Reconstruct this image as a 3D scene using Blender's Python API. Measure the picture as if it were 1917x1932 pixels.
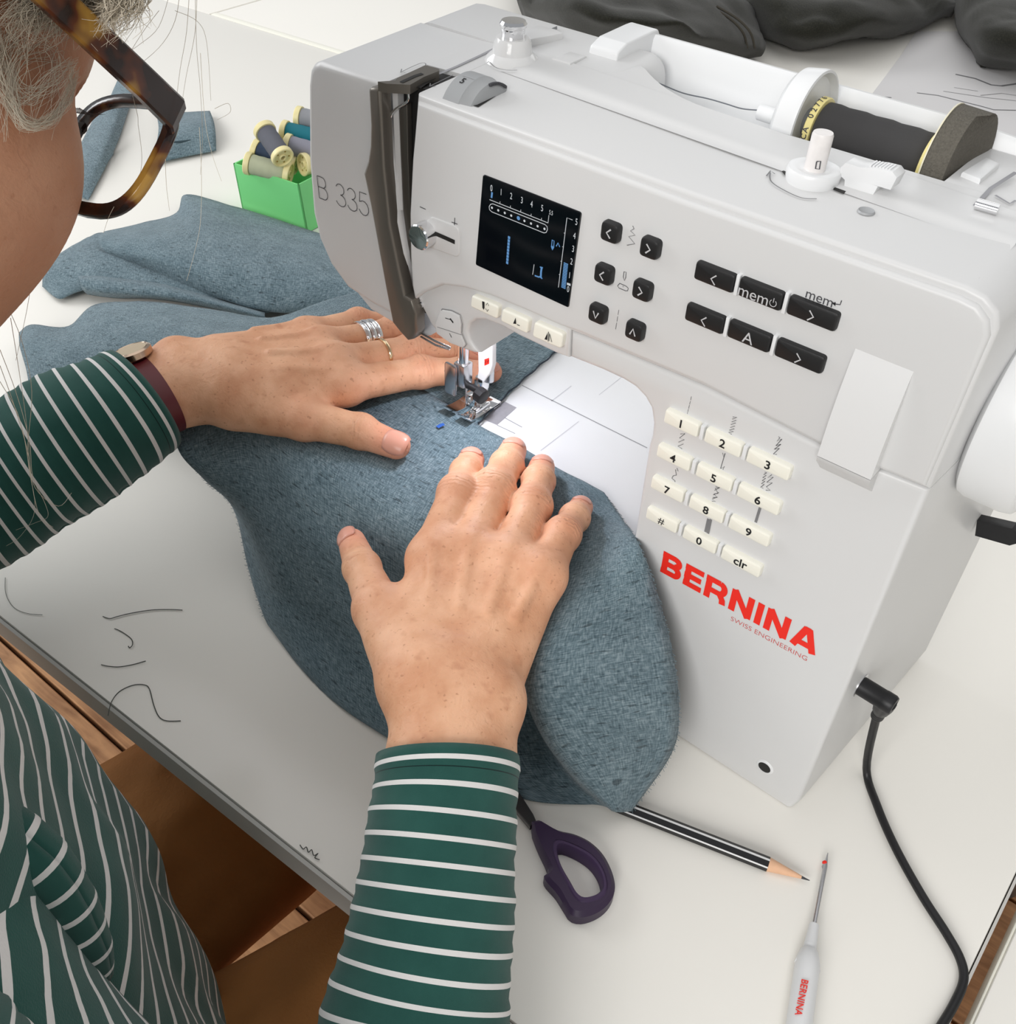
import bpy, bmesh, math, random
import numpy as np
from mathutils import Vector, Matrix

random.seed(7)
rng = np.random.default_rng(7)
scene = bpy.context.scene
for o in list(bpy.data.objects):
    bpy.data.objects.remove(o)
COL = scene.collection

# ------------------------------------------------------------------ camera
# world: x along the sewing machine (to the right), y away from its front face, z up, table top z = 0
FPX = 1930.0
CAMR = np.array([[0.7748960687446967, 0.6306965845957315, 0.0419273278816214],
                 [-0.4437787786862129, 0.4956090120389962, 0.7466137574231424],
                 [0.45010718527011634, -0.5971545238587824, 0.6639352350969211]])
CAMC = np.array([0.05775966, -0.34520436, 0.47875396])
cam = bpy.data.cameras.new('camera')
cam.sensor_fit = 'HORIZONTAL'
cam.sensor_width = 36.0
cam.lens = 36.0 * FPX / 1917.0
cam.clip_start = 0.01
camo = bpy.data.objects.new('camera', cam)
COL.objects.link(camo)
M4 = np.eye(4)
M4[:3, :3] = CAMR.T
M4[:3, 3] = CAMC
camo.matrix_world = Matrix(M4.tolist())
scene.camera = camo

# ------------------------------------------------------------------ world and lights
world = bpy.data.worlds.new('room_light')
scene.world = world
world.use_nodes = True
wn = world.node_tree
wn.nodes['Background'].inputs[0].default_value = (0.93, 0.96, 1.0, 1)
wn.nodes['Background'].inputs[1].default_value = 0.36


def area(name, loc, target, sx, sy, power, col=(1, 1, 1)):
    l = bpy.data.lights.new(name, 'AREA')
    l.shape = 'RECTANGLE'
    l.size, l.size_y = sx, sy
    l.energy = power
    l.color = col
    o = bpy.data.objects.new(name, l)
    COL.objects.link(o)
    o.location = loc
    d = Vector(target) - Vector(loc)
    o.rotation_euler = d.to_track_quat('-Z', 'Y').to_euler()
    return o


# daylight of the workroom: windows in front, to the left and at the back, and a bright white ceiling
area('window_light', (0.5, -3.3, 1.7), (-0.1, 0.0, 0.15), 2.4, 1.5, 98, (1.0, 0.985, 0.96))
area('left_window_light', (-3.2, -0.4, 1.5), (-0.2, 0.0, 0.1), 2.0, 1.4, 50, (0.98, 0.99, 1.0))
area('far_window_light', (-0.8, 3.8, 1.7), (-0.3, 0.6, 0.0), 2.6, 1.3, 14, (0.97, 0.985, 1.0))
area('ceiling_bounce', (-0.5, 0.5, 2.5), (-0.5, 0.5, 0.0), 3.2, 3.2, 25, (1.0, 0.985, 0.96))

vs = scene.view_settings
vs.view_transform = 'Standard'
vs.look = 'None'
vs.gamma = 1.0
vs.use_curve_mapping = False
vs.exposure = 0.0


# ------------------------------------------------------------------ pixel to place
def ray(px, py):
    v = np.array([(px - 958.5) / FPX, -(py - 966.0) / FPX, -1.0])
    return CAMR.T @ v


def _hit(px, py, n, k):
    r = ray(px, py)
    n = np.array(n, float)
    t = (k - n @ CAMC) / (n @ r)
    return Vector(CAMC + t * r)


def F(px, py, y=0.0):
    return _hit(px, py, (0, 1, 0), y)


def T(px, py, z=0.0):
    return _hit(px, py, (0, 0, 1), z)


def X(px, py, x=0.0):
    return _hit(px, py, (1, 0, 0), x)


def D(px, py, d):
    return Vector(CAMC + ray(px, py) * d)


ZT = 0.3105      # front top edge of the machine
ZB = 0.103       # sewing surface


def TT(px, py, dz=0.0):
    return _hit(px, py, (0, -0.05, 1), ZT + dz)


# ------------------------------------------------------------------ objects
def setp(o, label=None, cat=None, group=None, kind=None):
    if label: o['label'] = label
    if cat: o['category'] = cat
    if group: o['group'] = group
    if kind: o['kind'] = kind
    return o


def empty(name, loc=(0, 0, 0), label=None, cat=None, group=None):
    o = bpy.data.objects.new(name, None)
    o.empty_display_size = 0.02
    COL.objects.link(o)
    o.location = loc
    return setp(o, label, cat, group)


def link(name, me, mat=None, parent=None, smooth=True, angle=35, label=None):
    if smooth:
        me.polygons.foreach_set('use_smooth', [True] * len(me.polygons))
        if angle and len(me.polygons) < 20000:
            me.set_sharp_from_angle(angle=math.radians(angle))
    o = bpy.data.objects.new(name, me)
    COL.objects.link(o)
    if mat is not None:
        for m in (mat if isinstance(mat, (list, tuple)) else [mat]):
            me.materials.append(m)
    if parent is not None:
        o.parent = parent
        pl = Vector((0, 0, 0))
        q = parent
        while q is not None:
            pl = pl + q.location
            q = q.parent
        o.location = -pl if False else Vector((0, 0, 0))
        me.transform(Matrix.Translation(-pl))
    if label: o['label'] = label
    return o


def pydata(name, v, f, mat=None, parent=None, smooth=True, angle=35, uv=None, label=None):
    me = bpy.data.meshes.new(name)
    me.from_pydata([tuple(map(float, a)) for a in v], [], [tuple(int(i) for i in q) for q in f])
    if uv is not None:
        ul = me.uv_layers.new(name='UVMap')
        li = np.empty(len(me.loops), dtype=np.int32)
        me.loops.foreach_get('vertex_index', li)
        ul.data.foreach_set('uv', np.asarray(uv, np.float32)[li].ravel())
    me.update()
    return link(name, me, mat, parent, smooth, angle, label)


def frombm(name, bm, mat=None, parent=None, smooth=True, angle=35, label=None):
    bmesh.ops.recalc_face_normals(bm, faces=bm.faces)
    me = bpy.data.meshes.new(name)
    bm.to_mesh(me)
    bm.free()
    return link(name, me, mat, parent, smooth, angle, label)


def fillet(pts, rad, n=5):
    """round the corners of a 2d polygon; rad is one radius or one for each corner"""
    out = []
    N = len(pts)
    for i in range(N):
        p = Vector(pts[i]).to_2d() if len(pts[i]) > 2 else Vector(pts[i])
        r = rad[i] if isinstance(rad, (list, tuple)) else rad
        a = Vector(pts[i - 1]) - p
        b = Vector(pts[(i + 1) % N]) - p
        if r <= 0 or a.length < 1e-9 or b.length < 1e-9:
            out.append(p); continue
        ang = a.angle(b)
        if ang > math.pi - 0.05:
            out.append(p); continue
        t = min(r / math.tan(ang / 2), 0.48 * a.length, 0.48 * b.length)
        s, e = p + a.normalized() * t, p + b.normalized() * t
        for k in range(n + 1):
            u = k / n
            out.append((1 - u) ** 2 * s + 2 * u * (1 - u) * p + u * u * e)
    return out


def smooth_poly(pts, n=4, closed=True):
    """Catmull-Rom through 2d or 3d points"""
    P = [Vector(p) for p in pts]
    N = len(P)
    out = []
    rngi = range(N) if closed else range(N - 1)
    for i in rngi:
        if closed:
            a, b, c, d = P[i - 1], P[i], P[(i + 1) % N], P[(i + 2) % N]
        else:
            a, b, c, d = P[max(i - 1, 0)], P[i], P[i + 1], P[min(i + 2, N - 1)]
        for k in range(n):
            t = k / n
            out.append(0.5 * ((2 * b) + (c - a) * t + (2 * a - 5 * b + 4 * c - d) * t * t + (3 * b - a - 3 * c + d) * t ** 3))
    if not closed: out.append(P[-1])
    return out


def prism_bm(pts, axis_o, u, v, w, d0, d1, bevel=0.0, seg=3, bevel_back=0.0):
    """polygon pts (2d) in the plane o + a*u + b*v, extruded along w from d0 to d1; bevel rounds the d0 rim"""
    bm = bmesh.new()
    o, u, v, w = Vector(axis_o), Vector(u), Vector(v), Vector(w)
    f0 = [bm.verts.new(o + u * p[0] + v * p[1] + w * d0) for p in pts]
    f1 = [bm.verts.new(o + u * p[0] + v * p[1] + w * d1) for p in pts]
    n = len(pts)
    bm.faces.new(f0)
    bm.faces.new(list(reversed(f1)))
    for i in range(n):
        bm.faces.new([f0[i], f1[i], f1[(i + 1) % n], f0[(i + 1) % n]])
    bmesh.ops.recalc_face_normals(bm, faces=bm.faces)
    if bevel > 0:
        s0 = set(f0)
        es = [e for e in bm.edges if e.verts[0] in s0 and e.verts[1] in s0]
        bmesh.ops.bevel(bm, geom=es, offset=bevel, segments=seg, profile=0.5, affect='EDGES', clamp_overlap=True)
    if bevel_back > 0:
        bm.verts.ensure_lookup_table()
        dd = (o + w * d1).dot(w)
        es = [e for e in bm.edges if all(abs(q.co.dot(w) - dd) < 1e-6 for q in e.verts) and len(e.link_faces) == 2
              and any(all(abs(q.co.dot(w) - dd) < 1e-6 for q in f.verts) for f in e.link_faces)
              and not all(all(abs(q.co.dot(w) - dd) < 1e-6 for q in f.verts) for f in e.link_faces)]
        bmesh.ops.bevel(bm, geom=es, offset=bevel_back, segments=seg, profile=0.5, affect='EDGES', clamp_overlap=True)
    return bm


def xz(v):
    return Vector((v.x, v.z))


def front_prism(pxpts, y0, y1, bevel, plane=0.0, rad=0.0, seg=3, bevel_back=0.0, n=5):
    pts = [xz(F(a, b, plane)) for a, b in pxpts]
    if rad: pts = fillet(pts, rad, n)
    return prism_bm(pts, (0, 0, 0), (1, 0, 0), (0, 0, 1), (0, 1, 0), y0, y1, bevel, seg, bevel_back)


def rect(w, h, cx=0.0, cy=0.0):
    return [(cx - w / 2, cy - h / 2), (cx + w / 2, cy - h / 2), (cx + w / 2, cy + h / 2), (cx - w / 2, cy + h / 2)]


def box_bm(c, s, bevel=0.0, seg=2, rot=None):
    bm = bmesh.new()
    bmesh.ops.create_cube(bm, size=1.0)
    for v in bm.verts:
        v.co = Vector((v.co.x * s[0], v.co.y * s[1], v.co.z * s[2]))
    if bevel > 0:
        bmesh.ops.bevel(bm, geom=bm.edges[:], offset=bevel, segments=seg, profile=0.5, affect='EDGES')
    if rot is not None:
        bmesh.ops.transform(bm, matrix=rot, verts=bm.verts)
    bmesh.ops.translate(bm, verts=bm.verts, vec=Vector(c))
    return bm


def join_bm(*bms):
    r = bmesh.new()
    for b in bms:
        me = bpy.data.meshes.new('tmp')
        b.to_mesh(me); b.free()
        r.from_mesh(me)
        bpy.data.meshes.remove(me)
    return r


def basis(w):
    w = Vector(w).normalized()
    a = Vector((0, 0, 1)) if abs(w.z) < 0.9 else Vector((1, 0, 0))
    u = a.cross(w).normalized()
    return u, w.cross(u), w


def lathe_bm(prof, o, w, n=32, cap=True):
    """prof: list of (radius, height along w)"""
    bm = bmesh.new()
    u, v, w = basis(w)
    o = Vector(o)
    rings = []
    for r, h in prof:
        if r < 1e-7:
            rings.append([bm.verts.new(o + w * h)])
        else:
            rings.append([bm.verts.new(o + w * h + u * (r * math.cos(2 * math.pi * k / n)) + v * (r * math.sin(2 * math.pi * k / n))) for k in range(n)])
    for a, b in zip(rings, rings[1:]):
        if len(a) == 1 and len(b) == 1: continue
        for k in range(n):
            k2 = (k + 1) % n
            if len(a) == 1: bm.faces.new([a[0], b[k2], b[k]])
            elif len(b) == 1: bm.faces.new([a[k], a[k2], b[0]])
            else: bm.faces.new([a[k], a[k2], b[k2], b[k]])
    if cap:
        if len(rings[0]) > 1: bm.faces.new(list(reversed(rings[0])))
        if len(rings[-1]) > 1: bm.faces.new(rings[-1])
    return bm


def tube_mesh(path, rad, n=8, caps=True, flat=1.0, up=None):
    """swept tube; rad number or list; returns verts, faces, (t along, angle) uv"""
    P = [Vector(p) for p in path]
    N = len(P)
    R_ = rad if isinstance(rad, (list, tuple)) else [rad] * N
    tang = []
    for i in range(N):
        t = P[min(i + 1, N - 1)] - P[max(i - 1, 0)]
        tang.append(t.normalized() if t.length > 1e-9 else Vector((0, 0, 1)))
    u = basis(tang[0])[0]
    if up is not None:
        u = Vector(up) - tang[0] * Vector(up).dot(tang[0]); u.normalize()
    v, f, uv = [], [], []
    L = 0.0
    for i in range(N):
        if i: L += (P[i] - P[i - 1]).length
        u = (u - tang[i] * u.dot(tang[i])).normalized()
        w = tang[i].cross(u)
        for k in range(n):
            a = 2 * math.pi * k / n
            v.append(P[i] + u * (R_[i] * flat * math.cos(a)) + w * (R_[i] * math.sin(a)))
            uv.append((L, k / n))
    for i in range(N - 1):
        for k in range(n):
            k2 = (k + 1) % n
            f.append((i * n + k, i * n + k2, (i + 1) * n + k2, (i + 1) * n + k))
    if caps:
        f.append(tuple(reversed(range(n))))
        f.append(tuple(range((N - 1) * n, N * n)))
    return v, f, uv


def tube(name, path, rad, mat, parent=None, n=8, sm=0, **k):
    if sm: path = smooth_poly(path, sm, closed=False)
    v, f, uv = tube_mesh(path, rad, n, **k)
    return pydata(name, v, f, mat, parent, uv=uv, angle=60)


def ribbon_bm(bm, pts, w, nrm):
    """flat printed stroke along 3d points"""
    P = [Vector(p) for p in pts]
    nrm = Vector(nrm)
    L, R_ = [], []
    for i in range(len(P)):
        t = P[min(i + 1, len(P) - 1)] - P[max(i - 1, 0)]
        if t.length < 1e-9: t = Vector((1, 0, 0))
        s = t.normalized().cross(nrm).normalized() * (w / 2)
        L.append(bm.verts.new(P[i] + s)); R_.append(bm.verts.new(P[i] - s))
    for i in range(len(P) - 1):
        bm.faces.new([L[i], L[i + 1], R_[i + 1], R_[i]])


def poly_bm(bm, pts):
    bm.faces.new([bm.verts.new(Vector(p)) for p in pts])


def flat_obj(name, bm, mat, parent, nrm=(0, -1, 0), label=None):
    for f in bm.faces:
        f.normal_update()
        if f.normal.dot(Vector(nrm)) < 0: f.normal_flip()
    me = bpy.data.meshes.new(name)
    bm.to_mesh(me); bm.free()
    return link(name, me, mat, parent, smooth=False, label=label)


def text_obj(name, body, loc, height, mat, parent, rot=None, offset=0.0, align='CENTER', xscale=1.0, shear=0.0, space=1.0, valign='CENTER', label=None):
    """lettering as a flat mesh; height is the capital height"""
    c = bpy.data.curves.new(name, 'FONT')
    c.body = body
    c.size = height / 0.73
    c.align_x = align
    c.align_y = valign
    c.offset = offset
    c.shear = shear
    c.space_character = space
    o = bpy.data.objects.new(name + '_tmp', c)
    COL.objects.link(o)
    dg = bpy.context.evaluated_depsgraph_get()
    me = bpy.data.meshes.new_from_object(o.evaluated_get(dg))
    me.name = name
    bpy.data.objects.remove(o)
    bpy.data.curves.remove(c)
    me.materials.clear()
    rot = rot if rot is not None else Matrix.Rotation(math.pi / 2, 4, 'X')
    me.transform(Matrix.Translation(Vector(loc)) @ rot @ Matrix.Diagonal((xscale, 1, 1, 1)))
    return link(name, me, mat, parent, smooth=False, label=label)


# ------------------------------------------------------------------ materials
MATS = {}


def srgb(r, g, b):
    def c(x):
        x /= 255.0
        return x / 12.92 if x <= 0.04045 else ((x + 0.055) / 1.055) ** 2.4
    return (c(r), c(g), c(b), 1.0)


def mat(name, col, rough=0.5, metal=0.0, bump=0.0, bscale=200.0, var=0.0, vscale=20.0, spec=0.5, emit=None, estr=0.0, sss=0.0, trans=0.0, coat=0.0, ior=1.45, alpha=1.0):
    m = bpy.data.materials.new(name)
    m.use_nodes = True
    nt = m.node_tree
    b = nt.nodes['Principled BSDF']
    b.inputs['Base Color'].default_value = col
    b.inputs['Roughness'].default_value = rough
    b.inputs['Metallic'].default_value = metal
    b.inputs['Specular IOR Level'].default_value = spec
    b.inputs['IOR'].default_value = ior
    if coat:
        b.inputs['Coat Weight'].default_value = coat
        b.inputs['Coat Roughness'].default_value = 0.08
    if emit is not None:
        b.inputs['Emission Color'].default_value = emit
        b.inputs['Emission Strength'].default_value = estr
    if sss:
        b.inputs['Subsurface Weight'].default_value = sss
        b.inputs['Subsurface Radius'].default_value = (0.6, 0.25, 0.12)
        b.inputs['Subsurface Scale'].default_value = 0.006
    if trans:
        b.inputs['Transmission Weight'].default_value = trans
    tc = nt.nodes.new('ShaderNodeTexCoord')
    if var:
        nz = nt.nodes.new('ShaderNodeTexNoise')
        nz.inputs['Scale'].default_value = vscale
        nz.inputs['Detail'].default_value = 4
        nt.links.new(tc.outputs['Object'], nz.inputs['Vector'])
        mx = nt.nodes.new('ShaderNodeMix'); mx.data_type = 'RGBA'
        mx.inputs[6].default_value = tuple(min(1, c * (1 - var)) for c in col[:3]) + (1,)
        mx.inputs[7].default_value = tuple(min(1, c * (1 + var)) for c in col[:3]) + (1,)
        nt.links.new(nz.outputs['Fac'], mx.inputs[0])
        nt.links.new(mx.outputs[2], b.inputs['Base Color'])
    if bump:
        n2 = nt.nodes.new('ShaderNodeTexNoise')
        n2.inputs['Scale'].default_value = bscale
        n2.inputs['Detail'].default_value = 3
        nt.links.new(tc.outputs['Object'], n2.inputs['Vector'])
        bp = nt.nodes.new('ShaderNodeBump')
        bp.inputs['Strength'].default_value = bump
        bp.inputs['Distance'].default_value = 0.001
        nt.links.new(n2.outputs['Fac'], bp.inputs['Height'])
        nt.links.new(bp.outputs['Normal'], b.inputs['Normal'])
    MATS[name] = m
    return m


plastic = mat('machine_plastic', srgb(210, 210, 210), 0.34, bump=0.03, bscale=900)
plastic_w = mat('bright_white_plastic', srgb(226, 227, 228), 0.3)
gloss_w = mat('glossy_white_plastic', srgb(220, 220, 220), 0.1)
keycream = mat('cream_key_rubber', srgb(240, 238, 226), 0.45)
keyblack = mat('black_key_rubber', srgb(30, 30, 31), 0.42, bump=0.06, bscale=1500)
steelgrey = mat('grey_metallic_plastic', srgb(112, 107, 100), 0.36, metal=0.55)
midgrey = mat('mid_grey_plastic', srgb(158, 160, 162), 0.4)
chrome = mat('chrome', (0.82, 0.82, 0.83, 1), 0.08, metal=1.0)
steel = mat('brushed_steel', (0.6, 0.6, 0.62, 1), 0.25, metal=1.0)
darkhole = mat('dark_recess', srgb(28, 27, 26), 0.6)
ink_grey = mat('grey_print', srgb(120, 120, 122), 0.6)
ink_dark = mat('dark_print', srgb(70, 70, 74), 0.6)
ink_black = mat('black_print', srgb(25, 25, 28), 0.6)
ink_white = mat('pale_key_print', srgb(190, 190, 192), 0.6)
ink_red = mat('red_print', srgb(236, 44, 30), 0.5)
seamline = mat('seam_shadow_gap', srgb(150, 150, 154), 0.7)
screenglass = mat('screen_glass', srgb(6, 8, 14), 0.08, spec=0.6)
scr_white = mat('screen_white_pixels', srgb(20, 20, 22), 0.5, emit=(0.75, 0.78, 0.8, 1), estr=0.75)
scr_blue = mat('screen_blue_pixels', srgb(20, 20, 22), 0.5, emit=(0.13, 0.32, 0.62, 1), estr=0.8)
blackplastic = mat('black_cable_plastic', srgb(24, 24, 26), 0.45, bump=0.05, bscale=800)

# ================================================================== the setting
table_white = mat('white_table_laminate', srgb(238, 235, 228), 0.42, bump=0.02, bscale=400, var=0.015, vscale=4)
table_edge = mat('grey_edge_band', srgb(214, 212, 208), 0.5)
table_edge_w = mat('pale_edge_band', srgb(240, 238, 226), 0.5)
leg_metal = mat('table_leg_metal', srgb(150, 150, 150), 0.35, metal=0.7)


def wood_material():
    m = bpy.data.materials.new('worn_floorboard_wood')
    m.use_nodes = True
    nt = m.node_tree
    b = nt.nodes['Principled BSDF']
    tc = nt.nodes.new('ShaderNodeTexCoord')
    mp = nt.nodes.new('ShaderNodeMapping')
    mp.inputs['Scale'].default_value = (3, 26, 26)
    nt.links.new(tc.outputs['Object'], mp.inputs['Vector'])
    nz = nt.nodes.new('ShaderNodeTexNoise')
    nz.inputs['Scale'].default_value = 3.0
    nz.inputs['Detail'].default_value = 8
    nz.inputs['Distortion'].default_value = 1.2
    nt.links.new(mp.outputs['Vector'], nz.inputs['Vector'])
    n2 = nt.nodes.new('ShaderNodeTexNoise')
    n2.inputs['Scale'].default_value = 14.0
    n2.inputs['Detail'].default_value = 5
    nt.links.new(tc.outputs['Object'], n2.inputs['Vector'])
    mm = nt.nodes.new('ShaderNodeMath'); mm.operation = 'ADD'
    nt.links.new(nz.outputs['Fac'], mm.inputs[0]); nt.links.new(n2.outputs['Fac'], mm.inputs[1])
    cr = nt.nodes.new('ShaderNodeValToRGB')
    cr.color_ramp.elements[0].position = 0.35; cr.color_ramp.elements[0].color = srgb(132, 92, 62)
    cr.color_ramp.elements[1].position = 0.75; cr.color_ramp.elements[1].color = srgb(216, 168, 122)
    hv = nt.nodes.new('ShaderNodeMath'); hv.operation = 'MULTIPLY'; hv.inputs[1].default_value = 0.55
    nt.links.new(mm.outputs[0], hv.inputs[0])
    nt.links.new(hv.outputs[0], cr.inputs[0])
    nt.links.new(cr.outputs[0], b.inputs['Base Color'])
    b.inputs['Roughness'].default_value = 0.6
    bp = nt.nodes.new('ShaderNodeBump'); bp.inputs['Strength'].default_value = 0.25; bp.inputs['Distance'].default_value = 0.002
    nt.links.new(nz.outputs['Fac'], bp.inputs['Height'])
    nt.links.new(bp.outputs['Normal'], b.inputs['Normal'])
    return m


wood = wood_material()
FZ = -0.72
floor_base = frombm('floor', box_bm((-0.4, 0.6, FZ - 0.035), (7.0, 7.0, 0.03)), mat('floor_gap_dark', srgb(40, 30, 24), 0.9), smooth=False)
setp(floor_base, 'dark subfloor under worn brown floorboards', None, None, 'structure')
plank_me = None
for i in range(-7, 8):
    w = 0.196
    bm = box_bm((0, 0, 0), (6.5, w - 0.006, 0.02), 0.0015, 1)
    me = bpy.data.meshes.new('plank')
    bm.to_mesh(me); bm.free()
    me.materials.append(wood)
    o = bpy.data.objects.new('plank', me)
    COL.objects.link(o)
    o.location = (-0.4 + 0.37 * ((i * 7) % 5 - 2), -0.001 + w * (i + 0.5), FZ - 0.01 + 0.0006 * ((i * 5) % 3))
    o.parent = floor_base

for nm, c_, sz in (('wall_back', (-0.4, 4.15, 0.9), (7.0, 0.1, 3.2)), ('wall_right', (3.15, 0.6, 0.9), (0.1, 7.0, 3.2))):
    w_ = frombm(nm, box_bm(c_, sz), mat('pale_wall_paint', srgb(226, 224, 218), 0.8), smooth=False)
    setp(w_, 'pale painted workroom wall, ' + ('behind the far table' if nm == 'wall_back' else 'to the right of the tables'), None, None, 'structure')
# the work table under the machine
ang = math.atan2(0.016, 0.388)
A0 = Vector((-0.439, -0.198, 0)); ed = Vector((math.cos(ang), math.sin(ang), 0))
A = A0 - ed * 1.25
B = A0 + ed * (0.106 + 0.439) / ed.x
_e0, _e1 = T(398, 27), T(640, 101)
_k = (_e1.y - _e0.y) / (_e1.x - _e0.x)
YB = lambda x: _e0.y + _k * (x - _e0.x) - 0.0006
TBL = [(A.x, A.y), (B.x, B.y), (0.106, YB(0.106)), (A.x, YB(A.x))]
table = empty('work_table', (-0.7, 0.23, FZ), 'white laminate work table with grey edge under the sewing machine', 'table')
frombm('table_top', prism_bm(TBL, (0, 0, 0), (1, 0, 0), (0, 1, 0), (0, 0, -1), 0, 0.022, 0.0012, 2), table_white, table)
# edge band along the front and the right side
bm = bmesh.new()
nf = Vector((ed.y, -ed.x, 0))
for p, q, nn in ((A, B, nf), (B, Vector((0.106, 0.662, 0)), Vector((1, 0, 0)))):
    vs_ = []
    for e in (p, q):
        vs_.append([e + nn * 0.0006 + Vector((0, 0, -0.0014)), e + nn * 0.0022 + Vector((0, 0, -0.003)), e + nn * 0.0022 + Vector((0, 0, -0.0205)), e + nn * 0.0002 + Vector((0, 0, -0.022))])
    for k in range(3):
        bm.faces.new([bm.verts.new(vs_[0][k]), bm.verts.new(vs_[1][k]), bm.verts.new(vs_[1][k + 1]), bm.verts.new(vs_[0][k + 1])])
frombm('edge_band', bm, table_edge, table)
for lx, ly in ((-1.55, -0.1), (0.05, -0.08), (-1.55, 0.5), (0.05, 0.58)):
    frombm('leg', lathe_bm([(0.02, FZ + 0.001), (0.02, -0.0225)], (lx, ly, 0), (0, 0, 1), 20), leg_metal, table)
frombm('frame_rail', join_bm(box_bm((-0.75, 0.535, -0.045), (1.56, 0.03, 0.04), 0.002), box_bm((-0.75, -0.115, -0.06), (1.56, 0.025, 0.03), 0.002)), leg_metal, table)

# table on the right, past a narrow gap
tb2 = empty('side_table', (0.6, 0.23, FZ), 'white table top beyond the narrow gap at the right edge', 'table')
frombm('table_top', prism_bm([(0.1165, -0.9), (1.2, -0.9), (1.2, 0.665), (0.1165, 0.665)], (0, 0, 0), (1, 0, 0), (0, 1, 0), (0, 0, -1), 0, 0.022, 0.0012, 2), table_white, tb2)
frombm('edge_band', box_bm((0.1158, -0.117, -0.0115), (0.0012, 1.56, 0.019), 0.0004, 1), table_edge_w, tb2)
for lx, ly in ((0.17, -0.8), (1.12, -0.8), (0.17, 0.6), (1.12, 0.6)):
    frombm('leg', lathe_bm([(0.02, FZ + 0.001), (0.02, -0.0225)], (lx, ly, 0), (0, 0, 1), 20), leg_metal, tb2)

# far table, its near edge shows as a pale strip
tb3 = empty('far_table', (-0.6, 1.5, FZ), 'white table standing beyond the pale edge strip at the back', 'table')
e0, e1 = T(398, 27), T(640, 101)
ed3 = (e1 - e0).normalized()
n3 = Vector((-ed3.y, ed3.x, 0))
b3 = e0 + ed3 * 1.55
frombm('table_top', prism_bm([tuple((e0 + n3 * 0.012).xy), tuple((b3 + n3 * 0.012).xy), tuple((b3 + n3 * 1.6).xy), tuple((e0 + n3 * 1.6 - ed3 * 0.0).xy)], (0, 0, 0), (1, 0, 0), (0, 1, 0), (0, 0, -1), 0, 0.022, 0.0012, 2), table_white, tb3)
frombm('edge_band', prism_bm([tuple(e0.xy), tuple(b3.xy), tuple((b3 + n3 * 0.0118).xy), tuple((e0 + n3 * 0.0118).xy)], (0, 0, 0), (1, 0, 0), (0, 1, 0), (0, 0, -1), -0.001, 0.022, 0.002, 2), table_edge_w, tb3)
for a_, b_ in ((0.1, 0.12), (1.45, 0.12), (0.1, 1.5), (1.45, 1.5)):
    q = e0 + ed3 * a_ + n3 * b_
    frombm('leg', lathe_bm([(0.02, FZ + 0.001), (0.02, -0.0225)], (q.x, q.y, 0), (0, 0, 1), 20), leg_metal, tb3)
# fourth table carrying the paper and the far left stretch
tb4 = empty('corner_table', (-2.0, 1.2, FZ), 'white table top at the far left corner behind the head', 'table')
c0 = e0 - ed3 * 0.004
L0 = Vector((A.x, YB(A.x) + 0.0012, 0))
frombm('table_top', prism_bm([tuple((L0 + Vector((-0.9, 0.0, 0))).xy), tuple(L0.xy), tuple(c0.xy), tuple((c0 + n3 * 1.6).xy), tuple((c0 + n3 * 1.6 - ed3 * 1.3).xy)], (0, 0, 0), (1, 0, 0), (0, 1, 0), (0, 0, -1), 0, 0.022, 0.0012, 2), table_white, tb4)
for a_, b_ in ((-0.12, 0.12), (-1.1, 0.12), (-0.12, 1.5), (-1.1, 1.5)):
    q = e0 + ed3 * a_ + n3 * b_
    frombm('leg', lathe_bm([(0.02, FZ + 0.001), (0.02, -0.0225)], (q.x, q.y, 0), (0, 0, 1), 20), leg_metal, tb4)

# ================================================================== sewing machine
mc = empty('sewing_machine', (-0.17, 0.06, 0.0), 'white electronic sewing machine with red lettering in the middle of the table', 'sewing machine')


def shape_machine(bm, slant=True):
    for v in bm.verts:
        if v.co.x > -0.03: v.co.x += 0.066 * max(v.co.y, 0) * (v.co.x + 0.03) / 0.03
        if v.co.z > 0.27: v.co.z += 0.05 * max(v.co.y, 0) * min(1, (v.co.z - 0.27) / 0.04)
    return bm


UP = [(787, 177), (1300, 362), (1822, 541), (1858, 560), (1882, 590), (1884, 622), (1752, 924), (1547, 841), (1330, 730), (1100, 634), (1075, 624),
      (1072, 676), (1046, 666), (980, 635), (946, 616), (915, 604), (897, 603), (886, 611), (882, 626), (886, 642), (896, 656), (905, 667), (893, 666), (866, 657), (834, 640), (812, 612), (794, 577), (781, 535), (774, 480), (772, 400), (777, 300)]
frombm('upper_housing', shape_machine(front_prism(UP, 0.0, 0.0725, 0.0032)), plastic, mc)
# raised front panel whose rim gives the double line under the top edge
PAN = [(792, 190), (1300, 377), (1812, 556), (1848, 574), (1868, 602), (1870, 632), (1748, 915), (1547, 833), (1330, 722), (1100, 626), (1060, 612), (1000, 585), (930, 556), (880, 541), (840, 536), (805, 550), (787, 565), (781, 535), (778, 480), (777, 400), (782, 300)]
frombm('front_panel', front_prism(PAN, -0.0022, 0.004, 0.0022, seg=4), plastic, mc)
LOW = [(1075, 626), (1100, 635.5), (1330, 731.5), (1547, 842.5), (1752, 925.5), (1506, 1515), (1490, 1531), (1462, 1524)]
lowp = [xz(F(a, b)) for a, b in LOW] + [Vector((-0.115, 0.0008)), Vector((-0.34, 0.0008)), Vector((-0.34, 0.07)), Vector((-0.335, ZB - 0.012)), Vector((-0.13, ZB - 0.012))] + \
    [xz(F(a, b)) for a, b in [(1195, 1011), (1221, 843), (1227, 822), (1229, 800), (1225, 772), (1214, 752), (1196, 733), (1172, 718), (1133, 700), (1073, 676)]]
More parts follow.
